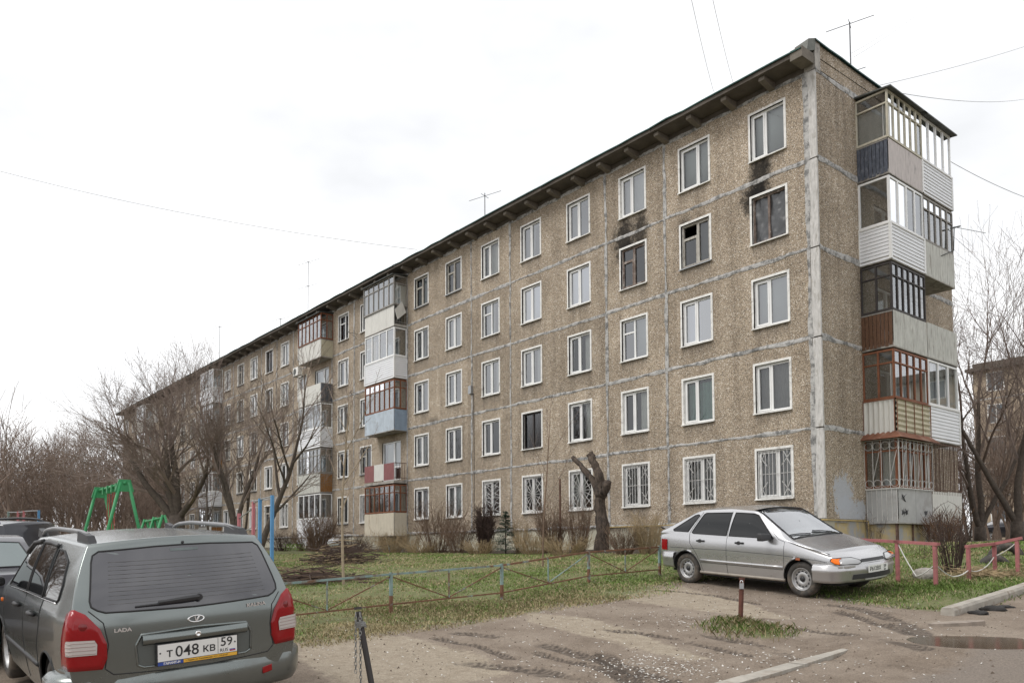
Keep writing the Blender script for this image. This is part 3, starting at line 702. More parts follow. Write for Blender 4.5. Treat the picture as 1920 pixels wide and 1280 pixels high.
G2 = {4: dict(front=('siding', SIDING), right=('siding', SIDING), left=('siding', SIDING), glaze=(WHITE, 4, 2, False), roof=True),
      3: dict(front=('sheet', PALE, 2), right=('sheet', PALE, 1), left=('sheet', PALE, 1), glaze=(GREYW, 5, 2, True)),
      2: dict(front=('sheet', PALE, 3), right=('sheet', PALE, 1)),
      1: dict(front=('siding', SIDING), right=('siding', SIDING), left=('siding', SIDING), glaze=(WHITE, 3, 1, False), curt=CURT),
      0: dict(front=('sheet', PALEW, 2), right=('sheet', PALEW, 1), ph=.95)}
for k in range(5):
    b1 = balcony((0, 2.45, 0), GA, GB, 2.28, .98, k*H, G1[k]); b2 = balcony((0, 4.77, 0), GA, GB, 2.25, .98, k*H, G2[k])
    for cy in (4.05, 5.95): door_set(cy, k, 'y')
    if k == 0:
        # ornate white grille round the glazing, and the rusty bars on the far half
        mb = MB(); z0, z1 = .95, 2.45; e = 1.06
        def gr(F, ln, n):
            for i in range(n+1): mb.bar(F(ln*i/n, z0), F(ln*i/n, z1), .014)
            mb.bar(F(0, z0), F(ln, z0), .025); mb.bar(F(0, z1), F(ln, z1), .025)
            for i in range(n):
                for zc in (z0+.16, z1-.18):
                    c = [F(ln*(i+.5)/n+ln/n*.46*math.cos(a*PI/6), zc+.115*math.sin(a*PI/6)) for a in range(13)]; mb.tube(c, .008, 4)
            for i in range(1, n, 2): mb.bar(F(ln*i/n, z0+.3), F(ln*(i+.8)/n, z1-.35), .012)
        gr(lambda s, z: (e, 2.42+s, z), 2.3, 9); gr(lambda s, z: (s, 2.40, z), 1.06, 4); mb.build('grille', GRILLE, b1)
        mb = MB()
        for i in range(19): y = 4.78+2.25*i/18; mb.bar((1.0, y, .85), (1.0, y, 2.55), .014)
        for i in range(8): xx = .12*i+.06; mb.bar((xx, 7.03, .85), (xx, 7.03, 2.55), .014)
        mb.bar((1.0, 4.78, 1.0), (1.0, 7.03, 1.0), .025); mb.bar((1.0, 4.78, 2.5), (1.0, 7.03, 2.5), .025); mb.build('grille', RUSTG, b2)
        mb = MB()
        for i in range(7): mb.bar((.05+.155*i, 2.405, -.05), (.05+.155*i, 2.405, .95), .016)
        mb.bar((0, 2.405, .93), (1.05, 2.405, .93), .02); mb.build('railing', GRILLE, b1)
# walls under the ground-floor gable balcony
mb = MB(); mb.box(.02, .84, 2.55, 4.72, -1.8, -.14); mb.build('plinth_box', PLINTHY, bld)
mb = MB(); mb.box(.02, .84, 4.74, 6.98, -1.8, -.14); mb.build('plinth_box', PLINTH, bld)
mb = MB()
for y in (2.52, 2.62, 3.62, 4.73): mb.box(.86, .90, y-.02, y+.02, -1.6, -.13)
mb.build('plinth_post', RUSTG, bld)
# scribbles on the ground-floor balcony sheets
GRAF = M('black_spray_paint', (.05, .05, .055), .7, var=.2); rr = random.Random(12); mb = MB()
for (cy, cz, s) in ((2.80, .66, .16), (2.78, .20, .17), (2.95, .22, .10), (4.25, .2, .14)):
    for q in range(3):
        pts = [(1.005+.004, cy+s*rr.uniform(-1, 1), cz+s*rr.uniform(-.8, .8)) for _ in range(7)]; mb.tube(pts, .006, 3)
mb.build('graffiti', GRAF, bld)
# hanging white board, cable box, air conditioners, laundry brackets
mb = MB(); mb.hexa([(-22.96, -.62, 11.0), (-22.94, -.62, 11.0), (-22.94, -.1, 11.45), (-22.96, -.1, 11.45), (-22.96, -.78, 11.5), (-22.94, -.78, 11.5), (-22.94, -.35, 12.0), (-22.96, -.35, 12.0)]); mb.build('hanging_board', PALEW, bld)
def aircon(loc):
    mb = MB(); mb.box(-.38, .38, -.28, 0, 0, .52); mb.box(-.42, -.40, -.25, .2, -.02, .0)
    o = mb.build('air_conditioner', WHITED, bld, loc=loc)
    fb = MB(); fb.lathe([(.20, 0), (.19, .012), (.05, .012), (.0, .014)], (-.1, -.282, .26), (0, -1, 0), 20); fb.build('fan_cover', DARKM, o)
    for sx_ in (-.3, .3): bb = MB(); bb.bar((sx_, -.25, -.02), (sx_, .28, -.02), .03); bb.build('bracket', DARKM, o)
aircon((-35.5, -.28, 10.25)); 
mb = MB(); mb.box(-17.5, -17.28, -.12, 0.0, 6.35, 6.72); o = mb.build('cable_box', GREYSILL, bld); cb = MB(); cb.tube([(-17.2, -.02, 6.35), (-17.19, -.02, 3), (-17.22, -.02, -.2)], .012, 4); cb.build('cable', DARKW, o)
def bracket(x, z, s=1):
    mb = MB(); mb.tube([(x, 0, z), (x-.1*s, -.55, z+.05)], .012, 4); mb.tube([(x-.35, -.5, z+.0), (x+.25, -.58, z+.08)], .012, 4); mb.tube([(x, 0, z-.25), (x-.1*s, -.5, z+.04)], .01, 4); mb.build('drying_bracket', DARKM, bld)
bracket(-28.4, 11.5); bracket(-31.1, 8.7); bracket(-28.2, 8.0)
# ================================================================== GROUND
def W2(pts): return [(p.x, p.y) for p in (gpx(*q) for q in pts)]
TRACKS = [([(860, 1186), (1000, 1200), (1100, 1228), (1180, 1254), (1290, 1290)], .16), ([(880, 1245), (1000, 1258), (1120, 1290)], .20), ([(1135, 1228), (1165, 1258), (1190, 1290)], .15),
          ([(1330, 1190), (1420, 1205), (1480, 1222), (1512, 1239)], .14), ([(1480, 1176), (1560, 1186), (1640, 1204), (1730, 1230)], .12), ([(1560, 1132), (1620, 1143), (1690, 1166), (1738, 1192), (1752, 1218)], .16),
          ([(1240, 1106), (1330, 1114), (1420, 1130)], .12), ([(1570, 1146), (1640, 1166), (1700, 1190)], .10), ([(1010, 1222), (1120, 1252), (1200, 1284)], .10), ([(820, 1196), (900, 1212), (960, 1236)], .10),
          ([(1140, 1180), (1260, 1196), (1400, 1226)], .12)]
TRACKS = [(W2(p), w) for p, w in TRACKS]
SANDS = [W2(p) for p in ([(985, 1146), (1100, 1156), (1180, 1180), (1330, 1232), (1300, 1238), (1180, 1212), (1080, 1188), (990, 1164)], [(1150, 1108), (1280, 1100), (1400, 1128), (1500, 1160), (1380, 1152), (1180, 1126)],
          [(560, 1196), (760, 1192), (900, 1226), (960, 1268), (820, 1290), (640, 1290), (560, 1240)])]
FENCE = [gpx(560, 1172), gpx(733, 1150), gpx(941, 1125), gpx(1104, 1094), gpx(1237, 1078)]
LAWN_L = W2([(520, 1215), (640, 1176), (760, 1150), (900, 1138), (1110, 1108), (1250, 1090)])+[(3.4, -8.6), (2.6, -6), (1.6, -3.2), (-5, -4.2), (-9, -4.9), (-24, -4.7), (-30, -3), (-45, -2.4), (-45, -24), (-12, -24), (1.5, -19.5)]
LAWN_R = W2([(1540, 1112), (1640, 1130), (1760, 1143), (1850, 1124), (1925, 1106)])+[(13, -7), (15, 6), (0.8, 6), (0.9, -1), (2.6, -7.5)]
FRINGE = W2([(560, 1215), (700, 1192), (880, 1172), (1060, 1142), (1230, 1112), (1250, 1090)])+[(2.5, -9), (1, -16)]
TUFT = W2([(1330, 1166), (1400, 1164), (1450, 1180), (1478, 1196), (1430, 1200), (1370, 1186)])
PUD = gpx(1835, 1202)
def seg_dist(px, py, pts, closed=False):
    d = np.full(px.shape, 1e9); s = np.zeros(px.shape); n = len(pts); acc = 0
    for i in range(n if closed else n-1):
        ax, ay = pts[i]; bx, by = pts[(i+1) % n]; vx, vy = bx-ax, by-ay; L2 = vx*vx+vy*vy+1e-12
        t = np.clip(((px-ax)*vx+(py-ay)*vy)/L2, 0, 1); q = np.hypot(px-ax-t*vx, py-ay-t*vy)
        s = np.where(q < d, acc+t*math.sqrt(L2), s); d = np.minimum(d, q); acc += math.sqrt(L2)
    return d, s
def inside(px, py, pts):
    r_ = np.zeros(px.shape, bool); n = len(pts)
    for i in range(n):
        ax, ay = pts[i]; bx, by = pts[(i+1) % n]
        c = ((ay > py) != (by > py)) & (px < (bx-ax)*(py-ay)/(by-ay+1e-12)+ax); r_ ^= c
    return r_
def soft(px, py, poly, w):
    d, _ = seg_dist(px, py, poly, True); s = np.where(inside(px, py, poly), d, -d); return np.clip(.5+s/(2*w), 0, 1)
def vnoise(x, y, seed=0):
    rs = np.random.RandomState(seed); T = rs.rand(64, 64); xi = np.floor(x).astype(int); yi = np.floor(y).astype(int); fx = sm(x-xi); fy = sm(y-yi)
    a = T[xi % 64, yi % 64]; b = T[(xi+1) % 64, yi % 64]; c = T[xi % 64, (yi+1) % 64]; d = T[(xi+1) % 64, (yi+1) % 64]
    return (a*(1-fx)+b*fx)*(1-fy)+(c*(1-fx)+d*fx)*fy
def fbm(x, y, seed=0, o=4): return sum(vnoise(x*2**i, y*2**i, seed+i)*.5**i for i in range(o))/(2-.5**(o-1))
def spaced(lo, hi, a, b, fine, grow=1.35, mx=60):
    v = list(np.arange(a, b+1e-6, fine)); s = fine
    while v[-1] < hi: s = min(s*grow, mx); v.append(v[-1]+s)
    s = fine; w = []; x_ = a
    while x_ > lo: s = min(s*grow, mx); x_ -= s; w.append(x_)
    return np.array(w[::-1]+v)
gx = spaced(-700, 700, 1.0, 11.5, .055, 1.12); gy = spaced(-500, 900, -18.6, -9.5, .055, 1.12)
GX, GY = np.meshgrid(gx, gy); GZ = ground_z(GX, GY)
near = sm((40-np.hypot(GX-6, GY+13))/25)
wet = np.zeros(GX.shape); rut = np.zeros(GX.shape); tr_s = np.zeros(GX.shape); tr_d = np.full(GX.shape, 9.0)
for pts, w in TRACKS:
    d, s = seg_dist(GX, GY, pts); k = fbm(GX*1.6, GY*1.6, 3); tread = .5+.5*np.sin(s*2*PI/.13+np.where(d > w*.45, PI, 0))
    tr_s = np.where(d/w < tr_d, s, tr_s); tr_d = np.minimum(tr_d, d/w)
    m_ = sm(1.25-d/w)*np.clip(k*3.0-.55, 0, 1); wet = np.maximum(wet, m_*(.75+.25*tread)); rut += -.028*m_+.022*m_*tread+.02*sm(1-np.abs(d-w*1.15)/(w*.5))*np.clip(k*2.2-.5, 0, 1)
PA = math.atan2(_r[1], _r[0]); PU = (GX-PUD.x)*math.cos(PA)+(GY-PUD.y)*math.sin(PA); PV = -(GX-PUD.x)*math.sin(PA)+(GY-PUD.y)*math.cos(PA)
pud = np.hypot(PU/.66, PV/.56)
sand = np.zeros(GX.shape)
for p in SANDS: sand = np.maximum(sand, soft(GX, GY, p, .16))
lawn = np.maximum(soft(GX, GY, LAWN_L, .5), soft(GX, GY, LAWN_R, .35)); fringe = soft(GX, GY, FRINGE, .5); tuft = soft(GX, GY, TUFT, .12)
grassy = np.clip(np.maximum.reduce([lawn, .55*fringe, tuft*.7])*(.55+.9*fbm(GX*.9, GY*.9, 8)), 0, 1)
bed = soft(GX, GY, [(-34, -.2), (.3, -.2), (1.2, -2.6), (-5, -4.0), (-9, -4.9), (-24, -4.7), (-30, -3.0), (-34, -2.4)], .5)
far = np.clip(np.maximum(sm((-GX-26)/14), sm((GY-2)/10)), 0, 1)
GZ = GZ + near*((fbm(GX*.7, GY*.7, 20)-.5)*.07+(fbm(GX*5, GY*5, 30)-.5)*.022*(1-sand*.6)) + rut*near + .05*tuft + .03*lawn*(fbm(GX*3, GY*3, 40)-.3)
flat = sm((2.6-pud)/1.3); zp = gz(PUD.x, PUD.y)
GZ = GZ*(1-flat)+flat*(zp-.05*np.clip(1.15-pud, -1, 1)+(fbm(GX*4, GY*4, 31)-.5)*.012)
me = bpy.data.meshes.new('ground'); nx, ny = len(gx), len(gy)
me.vertices.add(nx*ny); me.vertices.foreach_set('co', np.stack([GX, GY, GZ], -1).astype(np.float32).ravel())
ii = (np.arange(ny-1)[:, None]*nx+np.arange(nx-1)[None]).ravel(); fc = np.stack([ii, ii+1, ii+nx+1, ii+nx], -1)
me.loops.add(fc.size); me.loops.foreach_set('vertex_index', fc.ravel().astype(np.int32)); me.polygons.add(len(fc)); me.polygons.foreach_set('loop_start', np.arange(0, fc.size, 4, dtype=np.int32)); me.polygons.foreach_set('use_smooth', np.ones(len(fc), bool))
for nm, ar in (('tread_s', tr_s), ('tread_d', np.minimum(tr_d, 2)), ('wet', wet), ('sand', sand), ('grassy', grassy), ('bed', bed), ('far', far), ('road', sm((GX-8.7)/.9)*sm((-8-GY)/3))):
    at = me.attributes.new(nm, 'FLOAT', 'POINT'); at.data.foreach_set('value', ar.astype(np.float32).ravel())
me.update(calc_edges=True)
def ground_mat():
    m_, n, b = newmat('yard_ground'); l = n.links.new; g = nd(n, 'ShaderNodeNewGeometry'); pos = g.outputs['Position']
    def noise(s, d=8.0, r_=.65): q = nd(n, 'ShaderNodeTexNoise', i_Scale=s, i_Detail=d, i_Roughness=r_); l(pos, q.inputs['Vector']); return q.outputs['Fac']
    nA, nB, nC = noise(1.3, 10.0, .72), noise(9.0, 8.0, .72), noise(60.0, 4.0)
    r1 = ramp(n, [(.30, (.150, .115, .086)), (.48, (.225, .180, .140)), (.70, (.30, .25, .20))]); l(nA, r1.inputs[0])
    last = r1.outputs[0]
    def mix(fac, col, mode='MIX'):
        nonlocal last
        q = nd(n, 'ShaderNodeMix', data_type='RGBA', blend_type=mode)
        if isinstance(fac, float): q.inputs[0].default_value = fac
        else: l(fac, q.inputs[0])
        l(last, q.inputs[6])
        if isinstance(col, tuple): q.inputs[7].default_value = (*col, 1)
        else: l(col, q.inputs[7])
        last = q.outputs[2]
    def attr(nm, nz, lo, hi):
        a = nd(n, 'ShaderNodeAttribute', attribute_name=nm); q = nd(n, 'ShaderNodeMath', operation='ADD'); l(a.outputs['Fac'], q.inputs[0])
        s = nd(n, 'ShaderNodeMath', operation='MULTIPLY_ADD'); l(nz, s.inputs[0]); s.inputs[1].default_value = 1.3; s.inputs[2].default_value = -.65; l(s.outputs[0], q.inputs[1])
        r_ = nd(n, 'ShaderNodeMapRange', interpolation_type='SMOOTHSTEP'); r_.inputs[1].default_value = lo; r_.inputs[2].default_value = hi; l(q.outputs[0], r_.inputs[0])
        z = nd(n, 'ShaderNodeMath', operation='MULTIPLY', use_clamp=True); l(r_.outputs[0], z.inputs[0]); gt = nd(n, 'ShaderNodeMath', operation='MULTIPLY', use_clamp=True); gt.inputs[1].default_value = 8; l(a.outputs['Fac'], gt.inputs[0]); l(gt.outputs[0], z.inputs[1])
        return z.outputs[0]
    mix(attr('road', nA, .35, .75), (.205, .172, .143))
    rs = ramp(n, [(.35, (.27, .222, .165)), (.65, (.37, .315, .245))]); l(nB, rs.inputs[0]); mix(attr('sand', nB, .35, .7), rs.outputs[0])
    ts = nd(n, 'ShaderNodeAttribute', attribute_name='tread_s'); td = nd(n, 'ShaderNodeAttribute', attribute_name='tread_d')
    t0 = nd(n, 'ShaderNodeMath', operation='MULTIPLY_ADD'); l(nB, t0.inputs[0]); t0.inputs[1].default_value = .16; l(ts.outputs['Fac'], t0.inputs[2])
    t1 = nd(n, 'ShaderNodeMath', operation='MULTIPLY_ADD'); l(td.outputs['Fac'], t1.inputs[0]); t1.inputs[1].default_value = .10; l(t0.outputs[0], t1.inputs[2])
    t2 = nd(n, 'ShaderNodeMath', operation='MULTIPLY'); l(t1.outputs[0], t2.inputs[0]); t2.inputs[1].default_value = 2*PI/.085
    t3 = nd(n, 'ShaderNodeMath', operation='SINE'); l(t2.outputs[0], t3.inputs[0])
    t4 = nd(n, 'ShaderNodeMath', operation='MULTIPLY_ADD'); l(t3.outputs[0], t4.inputs[0]); t4.inputs[1].default_value = .30; t4.inputs[2].default_value = .64
    wet0 = attr('wet', nB, .22, .62); wm = nd(n, 'ShaderNodeMath', operation='MULTIPLY', use_clamp=True); l(wet0, wm.inputs[0]); l(t4.outputs[0], wm.inputs[1]); wetf = wm.outputs[0]; mix(wetf, (.072, .055, .043))
    rg = ramp(n, [(.36, (.15, .125, .07)), (.5, (.13, .155, .055)), (.64, (.20, .175, .10))]); l(nB, rg.inputs[0]); mix(attr('grassy', nB, .25, .6), rg.outputs[0])
    rb = ramp(n, [(.4, (.035, .027, .02)), (.6, (.09, .07, .05))]); l(nB, rb.inputs[0]); mix(attr('bed', nB, .3, .7), rb.outputs[0])
    rf = ramp(n, [(.4, (.085, .075, .05)), (.6, (.12, .105, .07))]); l(nA, rf.inputs[0]); mix(attr('far', nA, .2, .7), rf.outputs[0])
    rc = ramp(n, [(.3, (.66, .66, .66)), (.7, (1.26, 1.26, 1.26))]); l(nC, rc.inputs[0]); mix(1.0, rc.outputs[0], 'MULTIPLY')
    l(last, b.inputs['Base Color'])
    rr_ = nd(n, 'ShaderNodeMapRange'); rr_.inputs[3].default_value = .88; rr_.inputs[4].default_value = .72; l(wetf, rr_.inputs[0]); l(rr_.outputs[0], b.inputs['Roughness']); b.inputs['Specular IOR Level'].default_value = .3
    ad0 = nd(n, 'ShaderNodeMath', operation='ADD'); l(nB, ad0.inputs[0]); l(nC, ad0.inputs[1]); ad = nd(n, 'ShaderNodeMath', operation='SUBTRACT'); l(ad0.outputs[0], ad.inputs[0]); l(wetf, ad.inputs[1])
    bp = nd(n, 'ShaderNodeBump', i_Strength=.7, i_Distance=.025); l(ad.outputs[0], bp.inputs['Height']); l(bp.outputs[0], b.inputs['Normal'])
    return m_
me.materials.append(ground_mat()); ground = add('ground', me); tag(ground, kind='structure')
from mathutils.bvhtree import BVHTree
gi = lambda x, y: (float(np.interp(x, gx, np.arange(nx))), float(np.interp(y, gy, np.arange(ny))))
def gs(x, y):
    """height of the built ground sheet"""
    a, b = gi(x, y); i, j = min(int(a), nx-2), min(int(b), ny-2); u, v = a-i, b-j
    return float((GZ[j, i]*(1-u)+GZ[j, i+1]*u)*(1-v)+(GZ[j+1, i]*(1-u)+GZ[j+1, i+1]*u)*v)
def GP(px, py): p = gpx(px, py); return Vector((p.x, p.y, gs(p.x, p.y)))
# puddle
mb = MB(); k = 40; rr = random.Random(2)
pq = [(.75*math.cos(2*PI*i/k), .635*math.sin(2*PI*i/k)) for i in range(k)]
mb.poly([(PUD.x+a*math.cos(PA)-b*math.sin(PA), PUD.y+a*math.sin(PA)+b*math.cos(PA), zp-.004) for a, b in pq])
m_, n, b = newmat('muddy_water'); b.inputs['Base Color'].default_value = (.075, .052, .033, 1); b.inputs['Roughness'].default_value = .12; b.inputs['Specular IOR Level'].default_value = .16
o = mb.build('puddle', m_); tag(o, kind='structure')
# kerbs
KERB = M('kerb_concrete', (.34, .315, .275), .9, var=.2, scale=6, dirt=(.26, .22, .18), dirt_amt=.35, bump=.5)
ks = empty('sunken_kerb', (0, 0, 0)); tag(ks, kind='structure')
yy = -18.4; rr = random.Random(5); xk0, xk1 = GP(1380, 1280), GP(1700, 1187)
while yy < -13.6:
    ln = rr.uniform(.72, .98); y2 = min(yy+ln, -13.5); mb = MB(); t = (lambda y: xk0.x+(xk1.x-xk0.x)*(y-xk0.y)/(xk1.y-xk0.y))
    w0 = .085*min(1, max(.25, (-13.2-yy)/1.2)); w1 = .085*min(1, max(.2, (-13.4-y2)/1.2)); h_ = .018+rr.uniform(-.006, .006); a, c = (t(yy), yy+.012), (t(y2), y2-.012); rows = []
    pts = [(a[0]-w0, a[1]), (a[0]+w0, a[1]), (c[0]+w1, c[1]), (c[0]-w1, c[1])]
    zz = [gz(*p) for p in pts]
    mb.hexa([(p[0], p[1], z-.15) for p, z in zip(pts, zz)]+[(p[0], p[1], z+h_) for p, z in zip(pts, zz)]); mb.build('kerb_stone', KERB, ks); yy = y2
kr = empty('raised_kerb', (0, 0, 0)); tag(kr, kind='structure')
A = [GP(1776, 1153), GP(1880, 1121), GP(1935, 1104)]
A.append(A[2]+(A[2]-A[1])*4)
for i in range(3):
    a, c = A[i], A[i+1]; d = (c-a).normalized(); s = Vector((-d.y, d.x, 0)).normalized()*.085; a2 = a+d*.01; c2 = c-d*.012; mb = MB(); rows = []
    for q, (u, h_) in enumerate(((-1, -.12), (-1, .07), (-.75, .105), (.75, .105), (1, .07), (1, -.12))):
        rows.append([a2+s*u+Vector((0, 0, h_)), c2+s*u+Vector((0, 0, h_+(.0 if i else 0)))])
    mb.grid(rows); mb.poly([r_[0] for r_ in rows]); mb.poly([r_[1] for r_ in reversed(rows)]); mb.build('kerb_stone', KERB, kr, fix=True)
# grass blades: short spring grass, straw from last year
GREEN1 = M('grass_green', (.16, .235, .055), .7, var=.35, scale=3); STRAW = M('grass_straw', (.40, .33, .19), .8, var=.25, scale=4)
def blades(name, polys, count, hmin, hmax, wid, mats, seed, dens=None, straw=.35, lim=34):
    rs = np.random.RandomState(seed); V = []; F = []; MI = []; got = 0; Pa = []
    allp = np.concatenate([np.array(p) for p in polys]); lo = np.maximum(allp.min(0), [-30, -24]); hi = np.minimum(allp.max(0), [15, 3])
    while got < count:
        p = lo+rs.rand(60000, 2)*(hi-lo); dd = np.hypot(p[:, 0]-CAM[0], p[:, 1]-CAM[1])
        ok = rs.rand(len(p)) < np.clip((12/dd)**2, 0, 1); ok &= dd < lim
        w_ = np.maximum.reduce([soft(p[:, 0], p[:, 1], q, .4) for q in polys]); ok &= rs.rand(len(p)) < w_*np.clip(fbm(p[:, 0]*1.1, p[:, 1]*1.1, 8)*2.6-.6, .04, 1)
        p = p[ok]; Pa.append(p); got += len(p)
    p = np.concatenate(Pa)[:count]; n_ = len(p)
    a_, b_ = np.interp(p[:, 0], gx, np.arange(nx)), np.interp(p[:, 1], gy, np.arange(ny)); i = np.minimum(a_.astype(int), nx-2); j = np.minimum(b_.astype(int), ny-2); u = a_-i; v = b_-j
    z = (GZ[j, i]*(1-u)+GZ[j, i+1]*u)*(1-v)+(GZ[j+1, i]*(1-u)+GZ[j+1, i+1]*u)*v
    an = rs.rand(n_)*2*PI; h_ = hmin+(hmax-hmin)*rs.rand(n_)**1.6; h_ *= .6+.8*fbm(p[:, 0]*.8, p[:, 1]*.8, 55); lean = h_*(.2+.9*rs.rand(n_)); dx, dy = np.cos(an), np.sin(an); far_ = np.clip(np.hypot(p[:, 0]-CAM[0], p[:, 1]-CAM[1])/13, 1, 2)
    wd = wid*(.6+.8*rs.rand(n_))*far_; base = np.stack([p[:, 0], p[:, 1], z-.006], -1); side = np.stack([-dy*wd, dx*wd, np.zeros(n_)], -1); tip = base+np.stack([dx*lean, dy*lean, h_], -1)
    mid = base+np.stack([dx*lean*.35, dy*lean*.35, h_*.62], -1)
    co = np.stack([base-side, base+side, mid+side*.8, tip, mid-side*.8], 1).reshape(-1, 3)
    me = bpy.data.meshes.new(name); me.vertices.add(n_*5); me.vertices.foreach_set('co', co.astype(np.float32).ravel())
    me.loops.add(n_*5); me.loops.foreach_set('vertex_index', np.arange(n_*5, dtype=np.int32)); me.polygons.add(n_); me.polygons.foreach_set('loop_start', np.arange(0, n_*5, 5, dtype=np.int32))
    for q in mats: me.materials.append(q)
    sn = fbm(p[:, 0]*.6+9, p[:, 1]*.6, 66); me.polygons.foreach_set('material_index', ((rs.rand(n_) < straw+1.4*(sn-.5)).astype(np.int32))); me.update(calc_edges=True)
    return tag(add(name, me), None, None, kind='stuff')
o = blades('lawn_grass', [LAWN_L], 150000, .015, .05, .006, [GREEN1, STRAW], 1, straw=.42); tag(o, 'short green and straw grass on the lawn behind the low fence', 'grass')
o = blades('lawn_grass', [LAWN_R], 90000, .015, .065, .005, [GREEN1, STRAW], 2, straw=.34); tag(o, 'green grass beside the gable end under the pink railings', 'grass')
o = blades('verge_grass', [FRINGE], 26000, .015, .05, .006, [GREEN1, STRAW], 3, straw=.62); tag(o, 'sparse dry grass on the verge in front of the low fence', 'grass')
o = blades('grass_tuft', [TUFT], 1300, .03, .11, .004, [GREEN1, STRAW], 4, straw=.75); tag(o, 'shaggy grass tuft round the rusty post with padlock', 'grass')
# pale scraps and grit strewn over the mud
LIT = M('pale_litter', (.62, .60, .56), .8, var=.25, scale=20); rs = np.random.RandomState(7); mb = MB()
cl = [(1190, 1255, .45, 260), (1250, 1245, .4, 180), (1420, 1232, .4, 120), (1660, 1176, .5, 60), (1300, 1165, .4, 80), (1360, 1160, .5, 90), (1180, 1165, .7, 60), (1230, 1100, .8, 60), (1600, 1130, .7, 60)]
spots = [(rs.uniform(1, 9.5), rs.uniform(-18, -9.5)) for _ in range(1500)]
for cx, cy, s_, k in cl:
    p = gpx(cx, cy); spots += [(p.x+rs.normal()*s_, p.y+rs.normal()*s_*.7) for _ in range(k)]
for x, y in spots:
    a = rs.uniform(0, 6.28); r1, r2 = rs.uniform(.006, .02)*(1 if rs.rand() < .93 else 2.0), rs.uniform(.004, .012); z = gs(x, y)+.004; c, s_ = math.cos(a), math.sin(a); t = rs.uniform(-.008, .012)
    mb.quad((x+c*r1, y+s_*r1, z+t), (x-s_*r2, y+c*r2, z), (x-c*r1, y-s_*r1, z-t*.3), (x+s_*r2, y-c*r2, z+.003))
tag(mb.build('litter', LIT), 'pale scraps and grit strewn over the muddy yard', 'litter', kind='stuff')
# pebbles and clods
CLOD = M('mud_clods', (.115, .088, .066), .9, var=.3, scale=12); mb = MB(); rs = np.random.RandomState(11)
for _ in range(1500):
    x, y = rs.uniform(1.5, 10.5), rs.uniform(-18.5, -9); s_ = rs.uniform(.006, .022); z = gs(x, y)
    p = [(x+s_*rs.uniform(.7, 1.3)*math.cos(a*2.094), y+s_*rs.uniform(.7, 1.3)*math.sin(a*2.094), z-.003) for a in range(3)]; t = (x, y, z+s_*rs.uniform(.5, 1)); 
    for a in range(3): mb.poly([p[a], p[(a+1) % 3], t])
tag(mb.build('mud_clods', CLOD), 'small dark clods and pebbles scattered on the mud', 'clods', kind='stuff')
# ================================================================== CARS
def pl_fn(pts):
    xs = [p[0] for p in pts]; ys = [p[1] for p in pts]
    return lambda x: float(np.interp(x, xs, ys))
def sm_fn(pts, k=.06):
    """piecewise line with its corners rounded off"""
    f = pl_fn(pts); return lambda x: (f(x-k)+2*f(x-k*.5)+2*f(x)+2*f(x+k*.5)+f(x+k))/8
def text_mesh(s, size, mat, align='LEFT', bold=0.0, sx=1.0):
    cu = bpy.data.curves.new('text', 'FONT'); cu.body = s; cu.size = size; cu.align_x = align; cu.extrude = .0006; cu.offset = bold; cu.resolution_u = 3
    o = bpy.data.objects.new('text', cu); COL.objects.link(o); bpy.context.view_layer.update()
    me = bpy.data.meshes.new_from_object(o.evaluated_get(bpy.context.evaluated_depsgraph_get())); bpy.data.objects.remove(o); bpy.data.curves.remove(cu)
    me.materials.clear(); me.materials.append(mat)
    if sx != 1.0: me.transform(Matrix.Diagonal((sx, 1, 1, 1)))
    return me
def carpaint(name, col, rough=.32, metal=.55, dirt=(.20, .165, .13), zlo=.0):
    m_, n, b = newmat(name); l = n.links.new; tc_ = nd(n, 'ShaderNodeTexCoord'); g = nd(n, 'ShaderNodeNewGeometry')
    nz_ = nd(n, 'ShaderNodeTexNoise', i_Scale=6.0, i_Detail=8.0, i_Roughness=.7); l(tc_.outputs['Object'], nz_.inputs['Vector'])
    sp = nd(n, 'ShaderNodeSeparateXYZ'); l(tc_.outputs['Object'], sp.inputs[0])
    mr = nd(n, 'ShaderNodeMapRange'); mr.inputs[1].default_value = .62; mr.inputs[2].default_value = .18; l(sp.outputs['Z'], mr.inputs[0])
    a = nd(n, 'ShaderNodeMath', operation='MULTIPLY_ADD'); l(nz_.outputs['Fac'], a.inputs[0]); a.inputs[1].default_value = 1.6; a.inputs[2].default_value = -.5
    c = nd(n, 'ShaderNodeMath', operation='MULTIPLY', use_clamp=True); l(a.outputs[0], c.inputs[0]); l(mr.outputs[0], c.inputs[1])
    mx = nd(n, 'ShaderNodeMix', data_type='RGBA'); l(c.outputs[0], mx.inputs[0]); mx.inputs[6].default_value = (*col, 1); mx.inputs[7].default_value = (*dirt, 1); l(mx.outputs[2], b.inputs['Base Color'])
    r_ = nd(n, 'ShaderNodeMath', operation='MULTIPLY_ADD'); l(c.outputs[0], r_.inputs[0]); r_.inputs[1].default_value = .5; r_.inputs[2].default_value = rough; l(r_.outputs[0], b.inputs['Roughness'])
    mt = nd(n, 'ShaderNodeMath', operation='MULTIPLY_ADD'); l(c.outputs[0], mt.inputs[0]); mt.inputs[1].default_value = -metal; mt.inputs[2].default_value = metal; l(mt.outputs[0], b.inputs['Metallic'])
    b.inputs['Coat Weight'].default_value = .5; b.inputs['Coat Roughness'].default_value = .08
    bp = nd(n, 'ShaderNodeBump', i_Strength=.05, i_Distance=.02); n2 = nd(n, 'ShaderNodeTexNoise', i_Scale=2.2, i_Detail=1.0); l(tc_.outputs['Object'], n2.inputs['Vector']); l(n2.outputs['Fac'], bp.inputs['Height']); l(bp.outputs[0], b.inputs['Normal'])
    return m_
